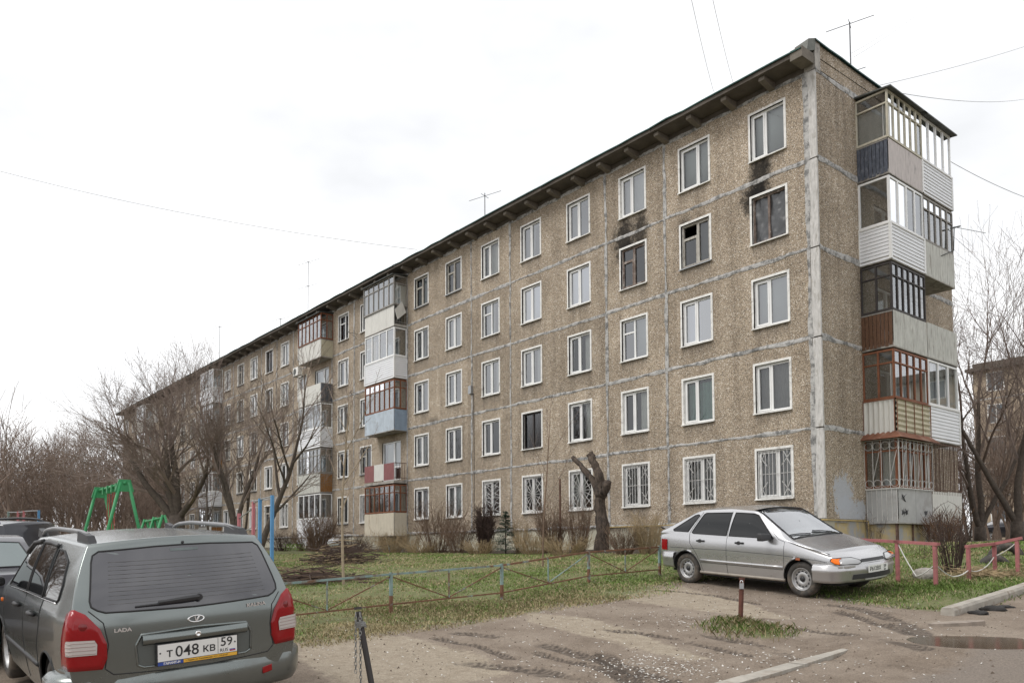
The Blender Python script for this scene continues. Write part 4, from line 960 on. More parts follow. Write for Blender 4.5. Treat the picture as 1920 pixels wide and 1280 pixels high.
def gloss(name, col, rough=.08, spec=.5, metal=0, coat=0):
    m_, n, b = newmat(name); b.inputs['Base Color'].default_value = (*col, 1); b.inputs['Roughness'].default_value = rough; b.inputs['Specular IOR Level'].default_value = spec; b.inputs['Metallic'].default_value = metal; b.inputs['Coat Weight'].default_value = coat
    return m_
RUBBER = M('black_rubber', (.022, .022, .023), .75, var=.2, scale=9); TYRE = M('tyre_rubber', (.05, .046, .042), .85, var=.35, scale=8, dirt=(.12, .10, .08), dirt_amt=.4)
PLAST = M('black_plastic', (.03, .03, .032), .5, var=.15, scale=9); STEEL = M('steel_rim', (.42, .42, .42), .45, .5, var=.15, scale=9, dirt=(.22, .19, .16), dirt_amt=.3)
TINT = gloss('tinted_glass', (.006, .007, .008), .02, .5); LRED = gloss('red_lamp', (.25, .003, .006), .14, .35, coat=.3); LWHITE = gloss('clear_lamp', (.50, .46, .44), .15, .6, coat=.6); LAMBER = gloss('amber_lamp', (.85, .17, .004), .22, .3, coat=.15)
LGREY = gloss('headlamp_glass', (.34, .345, .35), .10, .7, coat=.8); CHROME = gloss('chrome', (.8, .8, .8), .12, .5, 1.0); PLATEW = gloss('plate_white', (.74, .74, .72), .4); INK = gloss('plate_ink', (.02, .02, .022), .5)
BLUEF = gloss('plate_blue', (.03, .07, .32), .5); YELF = gloss('plate_yellow', (.75, .42, .05), .5); REDF = gloss('flag_red', (.5, .03, .03), .5); BLACKIN = M('car_inside', (.03, .03, .03), .9, var=.2); SEAT = M('seat_cloth', (.10, .10, .105), .9, var=.2)
WSCR = glass('windscreen_glass', (.75, .80, .77), .30)
class Car:
    def __init__(s, name, label, p, paint, cat='car'):
        s.p = p; s.root = empty(name); tag(s.root, label, cat); s.paint = paint
        s.W, s.Wc, s.B, s.T, s.S = (sm_fn(p[k]) for k in ('W', 'Wc', 'B', 'T', 'S'))
        s.xr, s.xf = pl_fn(p['xr']), pl_fn(p['xf'])
        s.kz = pl_fn([(0, .93), (.15, .962), (.38, .99), (.6, 1.0), (.82, .992), (.93, .975), (1, .95)])
    def yside(s, x, z):
        S, B, T = s.S(x), s.B(x), s.T(x)
        if z <= B: return s.W(x)*s.kz((z-S)/max(B-S, .01))
        t = min(1.0, (z-B)/max(T-B, .01)); return s.W(x)*.95*(1-t)+s.Wc(x)*t+.018*math.sin(PI*t)
    def arch(s, x):
        for xa in s.p['axles']:
            d = abs(x-xa)
            if d < s.p['ar']: return s.p['hub']+math.sqrt(s.p['ar']**2-d*d)*1.02
        return -1
    def shell(s, holes=None):
        p = s.p; rows = []; fr = [('l', f) for f in (0, .08, .16, .26, .38, .5, .6, .7, .8, .9, .96, 1)]+[('u', g) for g in (.12, .3, .5, .7, .85, .95, 1)]
        NS = 110; s.ends = []
        def zrow(k, f, x): return s.S(x)+f*(s.B(x)-s.S(x)) if k == 'l' else s.B(x)+f*(s.T(x)-s.B(x))
        for k, f in fr:
            xa, xb = p['xr'][0][1], p['xf'][0][1]
            for _ in range(8): xa = .5*xa+.5*s.xr(zrow(k, f, xa)); xb = .5*xb+.5*s.xf(zrow(k, f, xb))
            r_ = []
            for i in range(NS+1):
                x = xa+(xb-xa)*i/NS; z = zrow(k, f, x)
                if k == 'l': z = max(z, s.arch(x))
                r_.append((x, s.yside(x, z), z))
            rows.append(r_)
        mb = MB()
        mb.grid(rows); mb.grid([[(x, -y, z) for x, y, z in r_] for r_ in rows])
        C_ = rows[-1]; us = [math.sin(PI/2*(-1+2*j/24)) for j in range(25)]; br, bf, cr = p['bulr'], p['bulf'], p['crown']
        s.top = lambda x, y: s.T(x)+cr*(1-(y/max(s.Wc(x), .1))**2)
        top = []
        for i, (x, y, z) in enumerate(C_):
            a = max(0, 1-i/10)**2; c = max(0, 1-(NS-i)/10)**2
            top.append([(x-a*br*(1-abs(u)**2.5)+c*bf*(1-abs(u)**2.5), y*u, z+cr*(1-u*u)) for u in us])
        mb.grid(top, skip=holes)
        s.rearrows = [(r_[0][2], r_[0][0], r_[0][1]) for r_ in rows]; s.frontrows = [(r_[-1][2], r_[-1][0], r_[-1][1]) for r_ in rows]
        for ends, sg, bu in ((s.rearrows, -1, br), (s.frontrows, 1, bf)):
            g = [[(x+sg*bu*(1-abs(u)**2.5), y*u, z+(cr*(1-u*u) if j == len(ends)-1 else 0)) for u in us] for j, (z, x, y) in enumerate(ends)]
            mb.grid(g)
        ze, xe, ye = zip(*s.rearrows); s.rx = lambda y, z: float(np.interp(z, ze, xe))-br*(1-min(1, abs(y)/float(np.interp(z, ze, ye)))**2.5)
        zf, xf_, yf = zip(*s.frontrows); s.fx = lambda y, z: float(np.interp(z, zf, xf_))+bf*(1-min(1, abs(y)/float(np.interp(z, zf, yf)))**2.5)
        s.rye = lambda z: float(np.interp(z, ze, ye))
        return mb.build('body', s.paint, s.root, True, True)
    # patches following the skin
    def fill(s, pts, fn, name, mat, off, parent=None, n=3, thick=0):
        """outline (2-D) subdivided along its edges, laid on a skin function"""
        P = []
        for i, a in enumerate(pts):
            b = pts[(i+1) % len(pts)]
            for q in range(n): P.append((a[0]+(b[0]-a[0])*q/n, a[1]+(b[1]-a[1])*q/n))
        cx = sum(a for a, b in P)/len(P); cy = sum(b for a, b in P)/len(P); mb = MB(); rings = []
        for k in (1.0, .8, .6, .4, .2, .02): rings.append([fn(cx+(a-cx)*k, cy+(b-cy)*k, off) for a, b in P+P[:1]])
        if thick: rings.insert(0, [fn(a, b, -.01) for a, b in P+P[:1]])
        mb.grid(rings); return mb.build(name, mat, parent or s.root, True, True)
    def sidef(s, sg): return lambda x, z, off: (x, sg*(s.yside(x, z)+off), z)
    def rearf(s): return lambda y, z, off: (s.rx(y, z)-off, y, z)
    def frontf(s): return lambda y, z, off: (s.fx(y, z)+off, y, z)
    def topf(s): return lambda x, y, off: (x+off*.3, y, s.top(x, y)+off)
    def ribbon(s, pts, fn, name, mat, w=.006, off=.002, parent=None, n=8, closed=False, r=None):
        P = []
        q_ = pts+([pts[0]] if closed else [])
        for a, b in zip(q_[:-1], q_[1:]):
            for q in range(n): P.append((a[0]+(b[0]-a[0])*q/n, a[1]+(b[1]-a[1])*q/n))
        P.append(q_[-1]); mb = MB(); mb.tube([fn(a, b, off) for a, b in P], r or w, 5); return mb.build(name, mat, parent or s.root, True)
    def sweep_bumper(s, prof, front, name='bumper', wrap=.55, mat=None, wfac=1.0):
        """prof: list of (outset, z); swept in plan round one end of the car"""
        p = s.p; xe = p['xf'][0][1] if front else p['xr'][0][1]; sg = 1 if front else -1; w = s.W(0)*wfac; plan = []; xin = xe-sg*wrap; N = 22
        bu = p['bulf'] if front else p['bulr']; rc = .22
        plan.append((xin, w)); plan.append((xin+sg*(wrap-rc)*.5, w)); plan.append((xe-sg*rc, w*.998))
        for i in range(1, 7): a = i/6*PI/2; plan.append((xe-sg*rc+sg*rc*math.sin(a), w-rc*(1-math.cos(a))))
        for i in range(1, 6): u = 1-i/5; plan.append((xe+sg*bu*.9*(1-u**2), (w-rc)*u))
        full = plan+[(x, -y) for x, y in reversed(plan[:-1])]; n = len(full); rows = []
        for o, z in prof:
            r_ = []
            for i, (x, y) in enumerate(full):
                a = full[max(i-1, 0)]; b = full[min(i+1, n-1)]; dx, dy = b[0]-a[0], b[1]-a[1]; L_ = math.hypot(dx, dy); nx_, ny_ = (-dy/L_, dx/L_)
                if nx_*sg*1.0+ny_*(1 if y > 0 else -1)*.5 < 0: nx_, ny_ = -nx_, -ny_
                r_.append((x+nx_*o, y+ny_*o, z))
            rows.append(r_)
        mb = MB(); mb.grid(rows); return mb.build(name, mat or s.paint, s.root, True, True)
    def wheels(s, rim='steel'):
        p = s.p; R_ = p['rad']; wd = .165
        for xa in p['axles']:
            for sg in (1, -1):
                y = sg*(p['track']); mb = MB(); h = wd/2
                mb.lathe([(R_*.63, h*.8), (R_*.66, h), (R_*.86, h*1.06), (R_*.96, h*.86), (R_, h*.55), (R_, -h*.55), (R_*.96, -h*.86), (R_*.86, -h), (R_*.6, -h)], (0, 0, 0), (0, sg, 0), 40)
                w = mb.build('wheel', TYRE, s.root, True, loc=(xa, y, p['hub']))
                mb = MB(); r_ = R_*.645
                mb.lathe([(r_, h*.95), (r_*.97, h*.99), (r_*.93, h*.8), (r_*.90, h*.45), (r_*.72, h*.40), (r_*.55, h*.62), (r_*.34, h*.70), (r_*.30, h*.55), (r_*.0, h*.55)], (0, 0, 0), (0, sg, 0), 36); mb.build('rim', STEEL, w, True)
                mb = MB()
                for i in range(12):
                    a = 2*PI*i/12; mb.lathe([(.024, 0), (.0, .002)], (r_*.63*math.cos(a), sg*(h*.535), r_*.63*math.sin(a)), (math.cos(a)*-.35, sg, math.sin(a)*-.35), 10)
                mb.build('vent_hole', INK, w)['kind'] = 'stuff'
                mb = MB(); mb.lathe([(.045, h*.4), (.04, h*.78), (.0, h*.8)], (0, 0, 0), (0, sg, 0), 14); mb.build('hub', PLAST, w, True)
        # wheel wells and belly; wide low box added to deepen shade under the car
        mb = MB(); x0, x1 = p['axles'][0]-.55, p['axles'][1]+.55; y = p['track']-.13
        mb.box(x0, x1, -y, y, .19, .55); mb.box(p['axles'][0]+p['ar']+.02, p['axles'][1]-p['ar']-.02, -p['track']-.03, p['track']+.03, .175, .32); o = mb.build('underbody', BLACKIN, s.root)
        for xa in p['axles']:
            for sg in (1, -1):
                mb = MB(); r2 = p['ar']-.012; mb.grid([[(xa+r2*math.cos(a*PI/12), sg*yy, p['hub']+r2*1.02*math.sin(a*PI/12)) for a in range(13)] for yy in (.35, s.W(xa)*.95)])
                mb.build('wheel_arch_liner', BLACKIN, s.root)
    def arch_lip(s, mat, r=.012):
        p = s.p
        for xa in p['axles']:
            for sg in (1, -1):
                pts = [(xa+p['ar']*math.cos(PI-a*PI/16), p['hub']+p['ar']*1.02*math.sin(a*PI/16)) for a in range(17)]; pts = [(x, z) for x, z in pts if z > s.S(x)]
                s.ribbon(pts, s.sidef(sg), 'arch_lip', mat, n=1, off=.0, r=r)
    def place(s, cx, cy, heading, dz=0):
        c, sn = math.cos(heading), math.sin(heading); p = s.p; a, b, t = p['axles'][0], p['axles'][1], p['track']; G = {}
        for x in (a, b):
            for y in (-t, t): G[x, y] = gs(cx+c*x-sn*y, cy+sn*x+c*y)
        zf = (G[b, -t]+G[b, t])/2; zr = (G[a, -t]+G[a, t])/2; zl = (G[a, t]+G[b, t])/2; zR = (G[a, -t]+G[b, -t])/2
        pitch = -math.atan2(zf-zr, b-a); roll = math.atan2(zl-zR, 2*t)
        s.root.matrix_world = Matrix.Translation((cx, cy, (zf+zr)/2+dz-(p['hub']-p['rad']))) @ Matrix.Rotation(heading, 4, 'Z') @ Matrix.Rotation(pitch, 4, 'Y') @ Matrix.Rotation(roll, 4, 'X')
# ---------------------------------------------------------------- silver hatchback
SILVER = carpaint('silver_paint', (.50, .50, .51), .25, .75, dirt=(.30, .27, .235))
P1 = dict(axles=(-1.23, 1.23), ar=.325, hub=.275, rad=.285, track=.70, bulr=.10, bulf=.13, crown=.035,
  W=[(-2.0, .76), (-1.7, .80), (-1.2, .815), (1.2, .815), (1.7, .79), (2.0, .72)], S=[(-2, .30), (-1.5, .25), (-.9, .205), (.9, .205), (1.6, .25), (2, .30)],
  B=[(-2.0, .88), (-1.6, .905), (-1.0, .90), (.2, .885), (.95, .87), (1.0, .858), (1.9, .625), (2.0, .58)], T=[(-2.0, .92), (-1.90, .955), (-1.80, .985), (-1.12, 1.295), (-.95, 1.345), (-.3, 1.375), (.22, 1.345), (.34, 1.305), (.98, .905), (1.05, .885), (1.6, .738), (1.92, .645), (2.0, .59)],
  Wc=[(-2.0, .72), (-1.8, .70), (-1.1, .60), (-.3, .575), (.3, .585), (.98, .71), (1.1, .74), (1.6, .745), (2.0, .66)],
  xr=[(.2, -1.86), (.5, -1.90), (.9, -1.92), (1.0, -1.90), (1.4, -1.0)], xf=[(.2, 1.86), (.52, 1.88), (.59, 1.86), (.66, 1.76), (1.4, .3)])
c1 = Car('parked_car', 'silver five door hatchback with steel wheels parked by the gable end', P1, SILVER)
def hole1(i, j):
    x = -1.9+3.8*i/110; return .30 < x < 1.0 and 2 <= j <= 21
c1.shell(hole1); c1.wheels(); c1.arch_lip(RUBBER, .011)
F_, T_, RR_ = c1.frontf(), c1.topf(), c1.rearf()
ws = [(1.02, -.66), (1.05, 0), (1.02, .66), (.28, .55), (.25, 0), (.28, -.55)]
c1.fill(ws, T_, 'windscreen', WSCR, .004, n=6); c1.ribbon(ws, T_, 'windscreen_seal', RUBBER, .013, .004, closed=True)
for sg in (1, -1):
    S_ = c1.sidef(sg)
    for nm, q in (('front_window', [(.70, .905), (.30, 1.275), (.20, 1.30), (-.19, 1.312), (-.235, .915)]), ('rear_window', [(-.295, .917), (-.265, 1.312), (-.86, 1.295), (-.90, 1.27), (-1.10, .945), (-1.06, .93)]), ('quarter_window', [(-1.20, .955), (-1.0, 1.25), (-1.04, 1.265), (-1.12, 1.25), (-1.58, .985), (-1.56, .96)])):
        w = c1.fill(q, S_, nm, TINT, .004); c1.ribbon(q, S_, 'window_seal', RUBBER, .010, .002, w, closed=True, n=4)
    c1.ribbon([(.93, .86), (.92, .30), (.88, .23)], S_, 'door_gap', RUBBER, .004, 0); c1.ribbon([(-.265, 1.33), (-.265, .9), (-.275, .23)], S_, 'door_gap', RUBBER, .004, 0)
    c1.ribbon([(-.93, 1.31), (-1.15, .93), (-1.12, .75), (-.98, .58), (-.88, .40), (-.84, .24)], S_, 'door_gap', RUBBER, .004, 0); c1.ribbon([(.30, 1.315), (.80, .90), (.93, .86)], S_, 'door_gap', RUBBER, .004, 0)
    c1.ribbon([(1.0, .86), (1.5, .75), (1.72, .70)], S_, 'bonnet_gap', RUBBER, .004, .001)
    c1.ribbon([(-1.78, .655), (-.3, .665), (.9, .64), (1.50, .60), (1.70, .575)], S_, 'crease_shade_line', PLAST, .0045, -.001); c1.ribbon([(-.88, .415), (.90, .405)], S_, 'moulding_gap', PLAST, .005, -.001)  # shade of the body crease drawn as a dark tube
    c1.ribbon([(-.88, .455), (.90, .445)], S_, 'side_moulding', SILVER, .026, -.008); c1.ribbon([(-.92, .235), (.90, .235)], S_, 'sill_strip', M('dusty_sill', (.33, .30, .26), .8), .03, -.012)
    for hx in (-.86, .02):
        y = sg*(c1.yside(hx, .80)+.012); mb = MB(); mb.hexa([(hx-.09, y-.012*sg, .785), (hx+.09, y-.012*sg, .785), (hx+.08, y+.018*sg, .79), (hx-.08, y+.018*sg, .79), (hx-.09, y-.012*sg, .82), (hx+.09, y-.012*sg, .82), (hx+.08, y+.018*sg, .815), (hx-.08, y+.018*sg, .815)])
        mb.lathe([(.034, -.01), (.03, .012), (0, .014)], (hx-.02, y-.008*sg, .803), (0, sg, 0), 14); mb.build('door_handle', PLAST, c1.root)
    y = sg*.80; mb = MB(); mb.hexa([(.56, y, .885), (.70, y, .885), (.66, y+.19*sg, .87), (.54, y+.20*sg, .87), (.57, y, .99), (.68, y, .985), (.63, y+.18*sg, 1.0), (.54, y+.19*sg, 1.005)])
    b_ = mb.build('mirror', PLAST, c1.root, True, True); bm_ = b_.modifiers.new('b', 'BEVEL'); bm_.width = .02; bm_.segments = 3
    c1.fill([(1.16, .585), (1.24, .58), (1.24, .62), (1.17, .62)], S_, 'side_indicator', M('orange_repeater', (.35, .11, .05), .4), .012)
    # lamps: amber corner wraps on to the wing
    pts = []
    def corner(s, z, off, sg=sg):   # s: metres along the plan curve, 0 at the middle of the nose edge
        ye = .64
        if s < ye: y = s; x = c1.fx(y, z)
        else: x = c1.fx(ye, z)-(s-ye)*.93; y = c1.yside(min(x, 1.88), z)*.995
        return (x+off*(1 if s < ye else .5), sg*(y+(off if s >= ye else 0)), z)
    ca = lambda s, z, off: corner(s, z, off)
    hl = c1.fill([(.33, .555), (.335, .595), (.45, .635), (.63, .638), (.65, .545), (.40, .535)], ca, 'headlamp', LGREY, .016, n=4, thick=1)
    c1.ribbon([(.33, .555), (.335, .595), (.45, .638), (.63, .642), (.72, .638), (.79, .60), (.74, .552), (.65, .543), (.40, .533)], ca, 'lamp_surround', RUBBER, .006, .012, hl, closed=True)
    c1.fill([(.655, .548), (.638, .636), (.72, .634), (.78, .598), (.735, .555)], ca, 'indicator_lamp', LAMBER, .020, n=4, thick=1)
    c1.fill([(-1.70, .60), (-1.70, .80), (-1.86, .80), (-1.86, .60)], S_, 'tail_lamp', LRED, .010)
c1.fill([(-.31, .56), (-.30, .605), (.30, .605), (.31, .56)], F_, 'grille_slot', INK, .012, n=6)
NB = [(-.02, .25), (.035, .255), (.06, .30), (.062, .40), (.075, .42), (.075, .47), (.06, .485), (.06, .515), (.03, .538), (-.04, .543)]
c1.sweep_bumper(NB, True, wrap=.36); c1.sweep_bumper([(a, z+.03) for a, z in NB], False, wrap=.38, name='rear_bumper')
xb = 1.90+.13*.9+.06
def nose(y, z, off): u = min(1, abs(y)/.6); return (1.86+.117*(1-u*u)+.064+off, y, z)
c1.fill([(-.52, .30), (-.50, .375), (.50, .375), (.52, .30)], nose, 'lower_intake', INK, .006, n=6); c1.fill([(-.30, .28), (-.29, .305), (.29, .305), (.30, .28)], nose, 'intake_lip', SILVER, .02, n=6)
npl = empty('number_plate'); npl.parent = c1.root
mb = MB(); mb.box(-.004, .004, -.26, .26, -.056, .056); bpy.data.objects.remove(npl)
npl = mb.build('number_plate', PLATEW, c1.root); npl.location = (2.060, .02, .445)
for s_, sz, y0, z0 in (('Р612ВХ', .088, -.235, -.03), ('59', .07, .145, -.008), ('RUS', .028, .15, -.045)):
    o = add('plate_text', text_mesh(s_, sz, INK, bold=.0012), npl, (.0055, y0, z0), (PI/2, 0, PI/2))
for sg in (1, -1):
    mb = MB(); a = [(.98, .36*sg-.05, 0), (.985, .02*sg-.25, 0), (1.0, -.5+.35*sg, 0)]; pts = [(x, y, c1.top(x, y)+.022) for x, y in ((.99, .30*sg+.12), (.95, .30*sg-.12), (.93, .30*sg-.34))]; mb.tube(pts, .010, 5); mb.build('wiper', PLAST, c1.root)
mb = MB(); rows = [[(-1.93+a, y, .965+b) for y in np.linspace(-.66, .66, 9)] for a, b in ((.10, .0), (.0, .045), (-.07, .06), (-.08, .045), (-.02, .01))]; mb.grid(rows); mb.build('rear_spoiler', SILVER, c1.root, True, True)
# what shows through the windscreen
mb = MB(); mb.box(.45, 1.0, -.62, .62, .70, .84); mb.build('dashboard', M('grey_dash', (.09, .09, .09), .8), c1.root)
st = MB(); st.tube([(.36+.06*math.sin(a*PI/10), .34+.185*math.cos(a*PI/10), .88+.17*math.sin(a*PI/10)) for a in range(21)], .014, 6); st.build('steering_wheel', PLAST, c1.root)
for y in (.34, -.34):
    mb = MB(); mb.hexa([(-.25, y-.24, .35), (.25, y-.24, .35), (.25, y+.24, .35), (-.25, y+.24, .35), (-.38, y-.22, 1.0), (-.22, y-.22, 1.0), (-.22, y+.22, 1.0), (-.38, y+.22, 1.0)]); mb.box(-.40, -.30, y-.13, y+.13, 1.0, 1.18); mb.build('seat', SEAT, c1.root)
fa, ra = GP(1510, 1122), GP(1295, 1091)
v = Vector((5.30-2.84, -10.07+9.86, 0)).normalized(); hd = math.atan2(v.y, v.x); rt = Vector((v.y, -v.x, 0))
mid = Vector(((5.30+2.84)/2, (-10.07-9.86)/2, 0))-rt*.70
c1.place(mid.x, mid.y, hd)
# ---------------------------------------------------------------- grey-green estate seen from behind
GREYG = carpaint('grey_green_paint', (.185, .205, .20), .24, .85, dirt=(.14, .125, .105))
PS = 1.08
P2 = dict(axles=(-1.235, 1.235), ar=.335, hub=.285, rad=.295, track=.715, bulr=.13, bulf=.16, crown=.035,
  W=[(-2.0, .80), (-1.6, .835), (-1, .845), (1.2, .84), (1.7, .80), (2.0, .70)], S=[(-2, .34), (-1.5, .28), (-.9, .22), (.9, .22), (1.6, .26), (2, .30)],
  B=[(-2.0, .99), (-1.0, .97), (.3, .94), (1.1, .91), (1.15, .90), (1.8, .74), (2, .66)], T=[(-2, 1.40), (-1.66, 1.425), (-1.0, 1.435), (-.2, 1.435), (.30, 1.405), (.45, 1.37), (1.15, .95), (1.25, .93), (1.75, .80), (1.95, .70)],
  Wc=[(-2.0, .605), (-1.6, .615), (-.5, .62), (.4, .61), (1.12, .72), (1.3, .75), (1.7, .72), (2, .62)],
  xr=[(.2, -1.90), (.5, -1.93), (.90, -1.93), (1.0, -1.90), (1.12, -1.845), (1.38, -1.69), (1.43, -1.66)], xf=[(.2, 1.86), (.6, 1.86), (.7, 1.80), (.8, 1.70), (1.4, .4)])
c2 = Car('estate_car', 'grey-green estate car with roof rails and red rear lamps, its tailgate towards the yard', P2, GREYG)
c2.shell(); c2.wheels(); c2.arch_lip(RUBBER, .008)
B_ = c2.rearf(); T2 = c2.topf()
rw = [(-.58, .968), (0, .955), (.58, .968), (.625, .985), (.66, 1.01), (.665, 1.05), (.617, 1.30), (.60, 1.35), (.56, 1.376), (.2, 1.394), (0, 1.397), (-.2, 1.394), (-.56, 1.376), (-.60, 1.35), (-.617, 1.30), (-.665, 1.05), (-.66, 1.01), (-.625, .985)]
g = c2.fill(rw, B_, 'rear_window', gloss('rear_tinted_glass', (.035, .034, .042), .03, 1.0, coat=.5), .004, n=4); c2.ribbon(rw, B_, 'window_seal', RUBBER, .007, .003, g, closed=True, n=4)
HEAT = gloss('heater_line', (.10, .095, .09), .5)
for q in range(11):
    z = 1.02+.028*q; w = .56-.05*(z-1.0)/.35; c2.ribbon([(-w, z), (w, z)], B_, 'heater_wire', HEAT, .0012, .005, g, n=10)
c2.fill([(-.10, 1.355), (.10, 1.355), (.10, 1.374), (-.10, 1.374)], B_, 'brake_light', M('dull_lamp', (.11, .13, .13), .4), .006, g)
mb = MB(); pts = [(y, 1.01+.02*math.cos(y)) for y in (.12, .0, -.14, -.30)]; mb.tube([B_(-.03, 1.022, .03), B_(.08, 1.018, .035), B_(.25, 1.008, .03)], [.020, .020, .013], 6); mb.tube([B_(.0, 1.006, .026), B_(.22, 1.0, .022), B_(.40, .995, .018)], [.008, .009, .006], 5); mb.tube([B_(-.04, 1.02, .0), B_(-.03, 1.02, .04)], .024, 8); mb.build('rear_wiper', PLAST, c2.root)
mb = MB(); mb.lathe([(.012, 0), (.010, .012), (0, .016)], B_(.0, 1.412, .0), (-1, 0, .3), 10); mb.build('washer_jet', PLAST, c2.root)
# tailgate outline and bumper
tg = [(-.60, .50), (-.615, .62), (-.60, .80), (-.655, .95)]
c2.ribbon([(-.68, .985), (-.60, .90), (-.575, .75), (-.60, .585), (-.55, .54), (0, .52), (.55, .54), (.60, .585), (.575, .75), (.60, .90), (.68, .985)], B_, 'tailgate_gap', RUBBER, .004, 0)
NB2 = [(-.03, .26), (.03, .27), (.065, .33), (.075, .42), (.075, .50), (.055, .52), (.035, .538), (-.01, .545)]
c2.sweep_bumper(NB2, False, name='rear_bumper', wrap=.33, wfac=1.0); c2.sweep_bumper([(a*.8, z) for a, z in NB2], True, wrap=.4)
def tail(y, z, off):
    u = min(1, abs(y)/.62); return (-1.93-.117*(1-u*u)-.075-off, y, z)
# plate recess: flat framed patch, hollow's shade put into its darker paint, light bar above
rc = [(-.40, .585), (-.41, .72), (-.37, .795), (0, .81), (.37, .795), (.41, .72), (.40, .585), (.36, .565), (-.36, .565)]
c2.fill(rc, B_, 'plate_recess', carpaint('recess_shade_paint', (.115, .13, .127), .35, .5), .002, n=4); c2.ribbon(rc, B_, 'recess_edge', GREYG, .010, .002, closed=True, n=5)
mb = MB(); mb.grid([[B_(y, z, o) for y in np.linspace(-.37, .37, 11)] for z, o in ((.795, .004), (.785, .035), (.735, .038), (.72, .018), (.722, .0))]); mb.build('plate_light_bar', GREYG, c2.root, True, True)
mb = MB(); mb.lathe([(.022, -.01), (.02, .006), (.012, .008), (.010, .0), (.0, .0)], B_(0, .762, .037), (-1, 0, 0), 16); mb.build('lock', CHROME, c2.root, True)
px_ = c2.rx(0, .63)-.024
mb = MB(); mb.box(-.008, .0, -.268, .268, -.085, .062); npl = mb.build('number_plate', PLAST, c2.root, loc=(px_, 0, .655)); npl.rotation_euler = (0, R(-4), 0); npl.scale = (1, PS, PS)
def on_plate(nm, y0, y1, z0, z1, mat, t=.0):
    mb = MB(); mb.box(-.0095-t, -.008, y0, y1, z0, z1); return mb.build(nm, mat, npl)
on_plate('plate_field', -.26, .26, -.056, .056, PLATEW); on_plate('frame_strip', .10, .26, -.082, -.060, BLUEF); on_plate('frame_strip', -.26, .098, -.082, -.060, YELF)
rot = (PI/2, 0, -PI/2)
for s_, sz, y0, z0, mt, bd in (('т', .082, .205, -.030, INK, .0006), ('048', .104, .152, -.036, INK, .0006), ('кв', .082, -.025, -.030, INK, .0006), ('59', .085, -.145, -.006, INK, .0006), ('RUS', .032, -.142, -.046, INK, .0), ('ГАРАНТ-И', .021, .225, -.078, PLATEW, .001), ('г. Пермь ул. Соликамская, 313 т. 219-67-67', .014, .085, -.075, INK, 0)):
    add('plate_text', text_mesh(s_, sz, mt, bold=bd), npl, (-.0105, y0, z0), rot)
on_plate('plate_divider', -.131, -.128, -.054, .054, INK, .0006)
for i, mt in enumerate((PLATEW, BLUEF, REDF)): on_plate('flag_stripe', -.248, -.208, -.026-.008*i-.007, -.026-.008*i, mt, .0008)
for y in (.245, -.245):
    mb = MB(); mb.lathe([(.006, 0), (.005, .003), (0, .004)], (-.0095, y, .0 if y > 0 else .012), (-1, 0, 0), 10); mb.build('plate_screw', INK, npl)
# badges
em = MB(); k = 28
def oval(a, b, o0, o1): return [[B_(a*math.cos(2*PI*i/k)*1.0, .868+b*math.sin(2*PI*i/k), o0) for i in range(k+1)], [B_(a*.93*math.cos(2*PI*i/k), .868+b*.9*math.sin(2*PI*i/k), o1) for i in range(k+1)]]
em.grid(oval(.062, .028, .0, .010)+[[B_(.050*math.cos(2*PI*i/k), .868+.020*math.sin(2*PI*i/k), .009) for i in range(k+1)], [B_(.048*math.cos(2*PI*i/k), .868+.018*math.sin(2*PI*i/k), .004) for i in range(k+1)]]); emb = em.build('emblem', CHROME, c2.root, True, True)
mb = MB(); mb.poly([B_(.048*math.cos(2*PI*i/k), .868+.018*math.sin(2*PI*i/k), .005) for i in range(k)]); mb.build('emblem_field', gloss('emblem_grey', (.10, .11, .11), .3), emb)
mb = MB(); mb.poly([B_(y, .868+z, .009) for y, z in ((.012, .017), (.006, .017), (.002, -.008), (-.014, .017), (-.028, .016), (-.006, -.017), (.007, -.018))]); mb.build('emblem_sail', CHROME, emb)
def badge(s_, y, z, sz, sx=1.2):
    o = add('badge', text_mesh(s_, sz, LWHITE, bold=.001, sx=sx), c2.root); p0 = Vector(B_(y, z, .004)); p1 = Vector(B_(y-.12, z, .004)); o.location = p0; d = p1-p0; o.rotation_euler = (PI/2+.0, 0, math.atan2(d.y, d.x))
badge('LADA', .54, .83, .036); badge('KALINA', -.385, .905, .038)
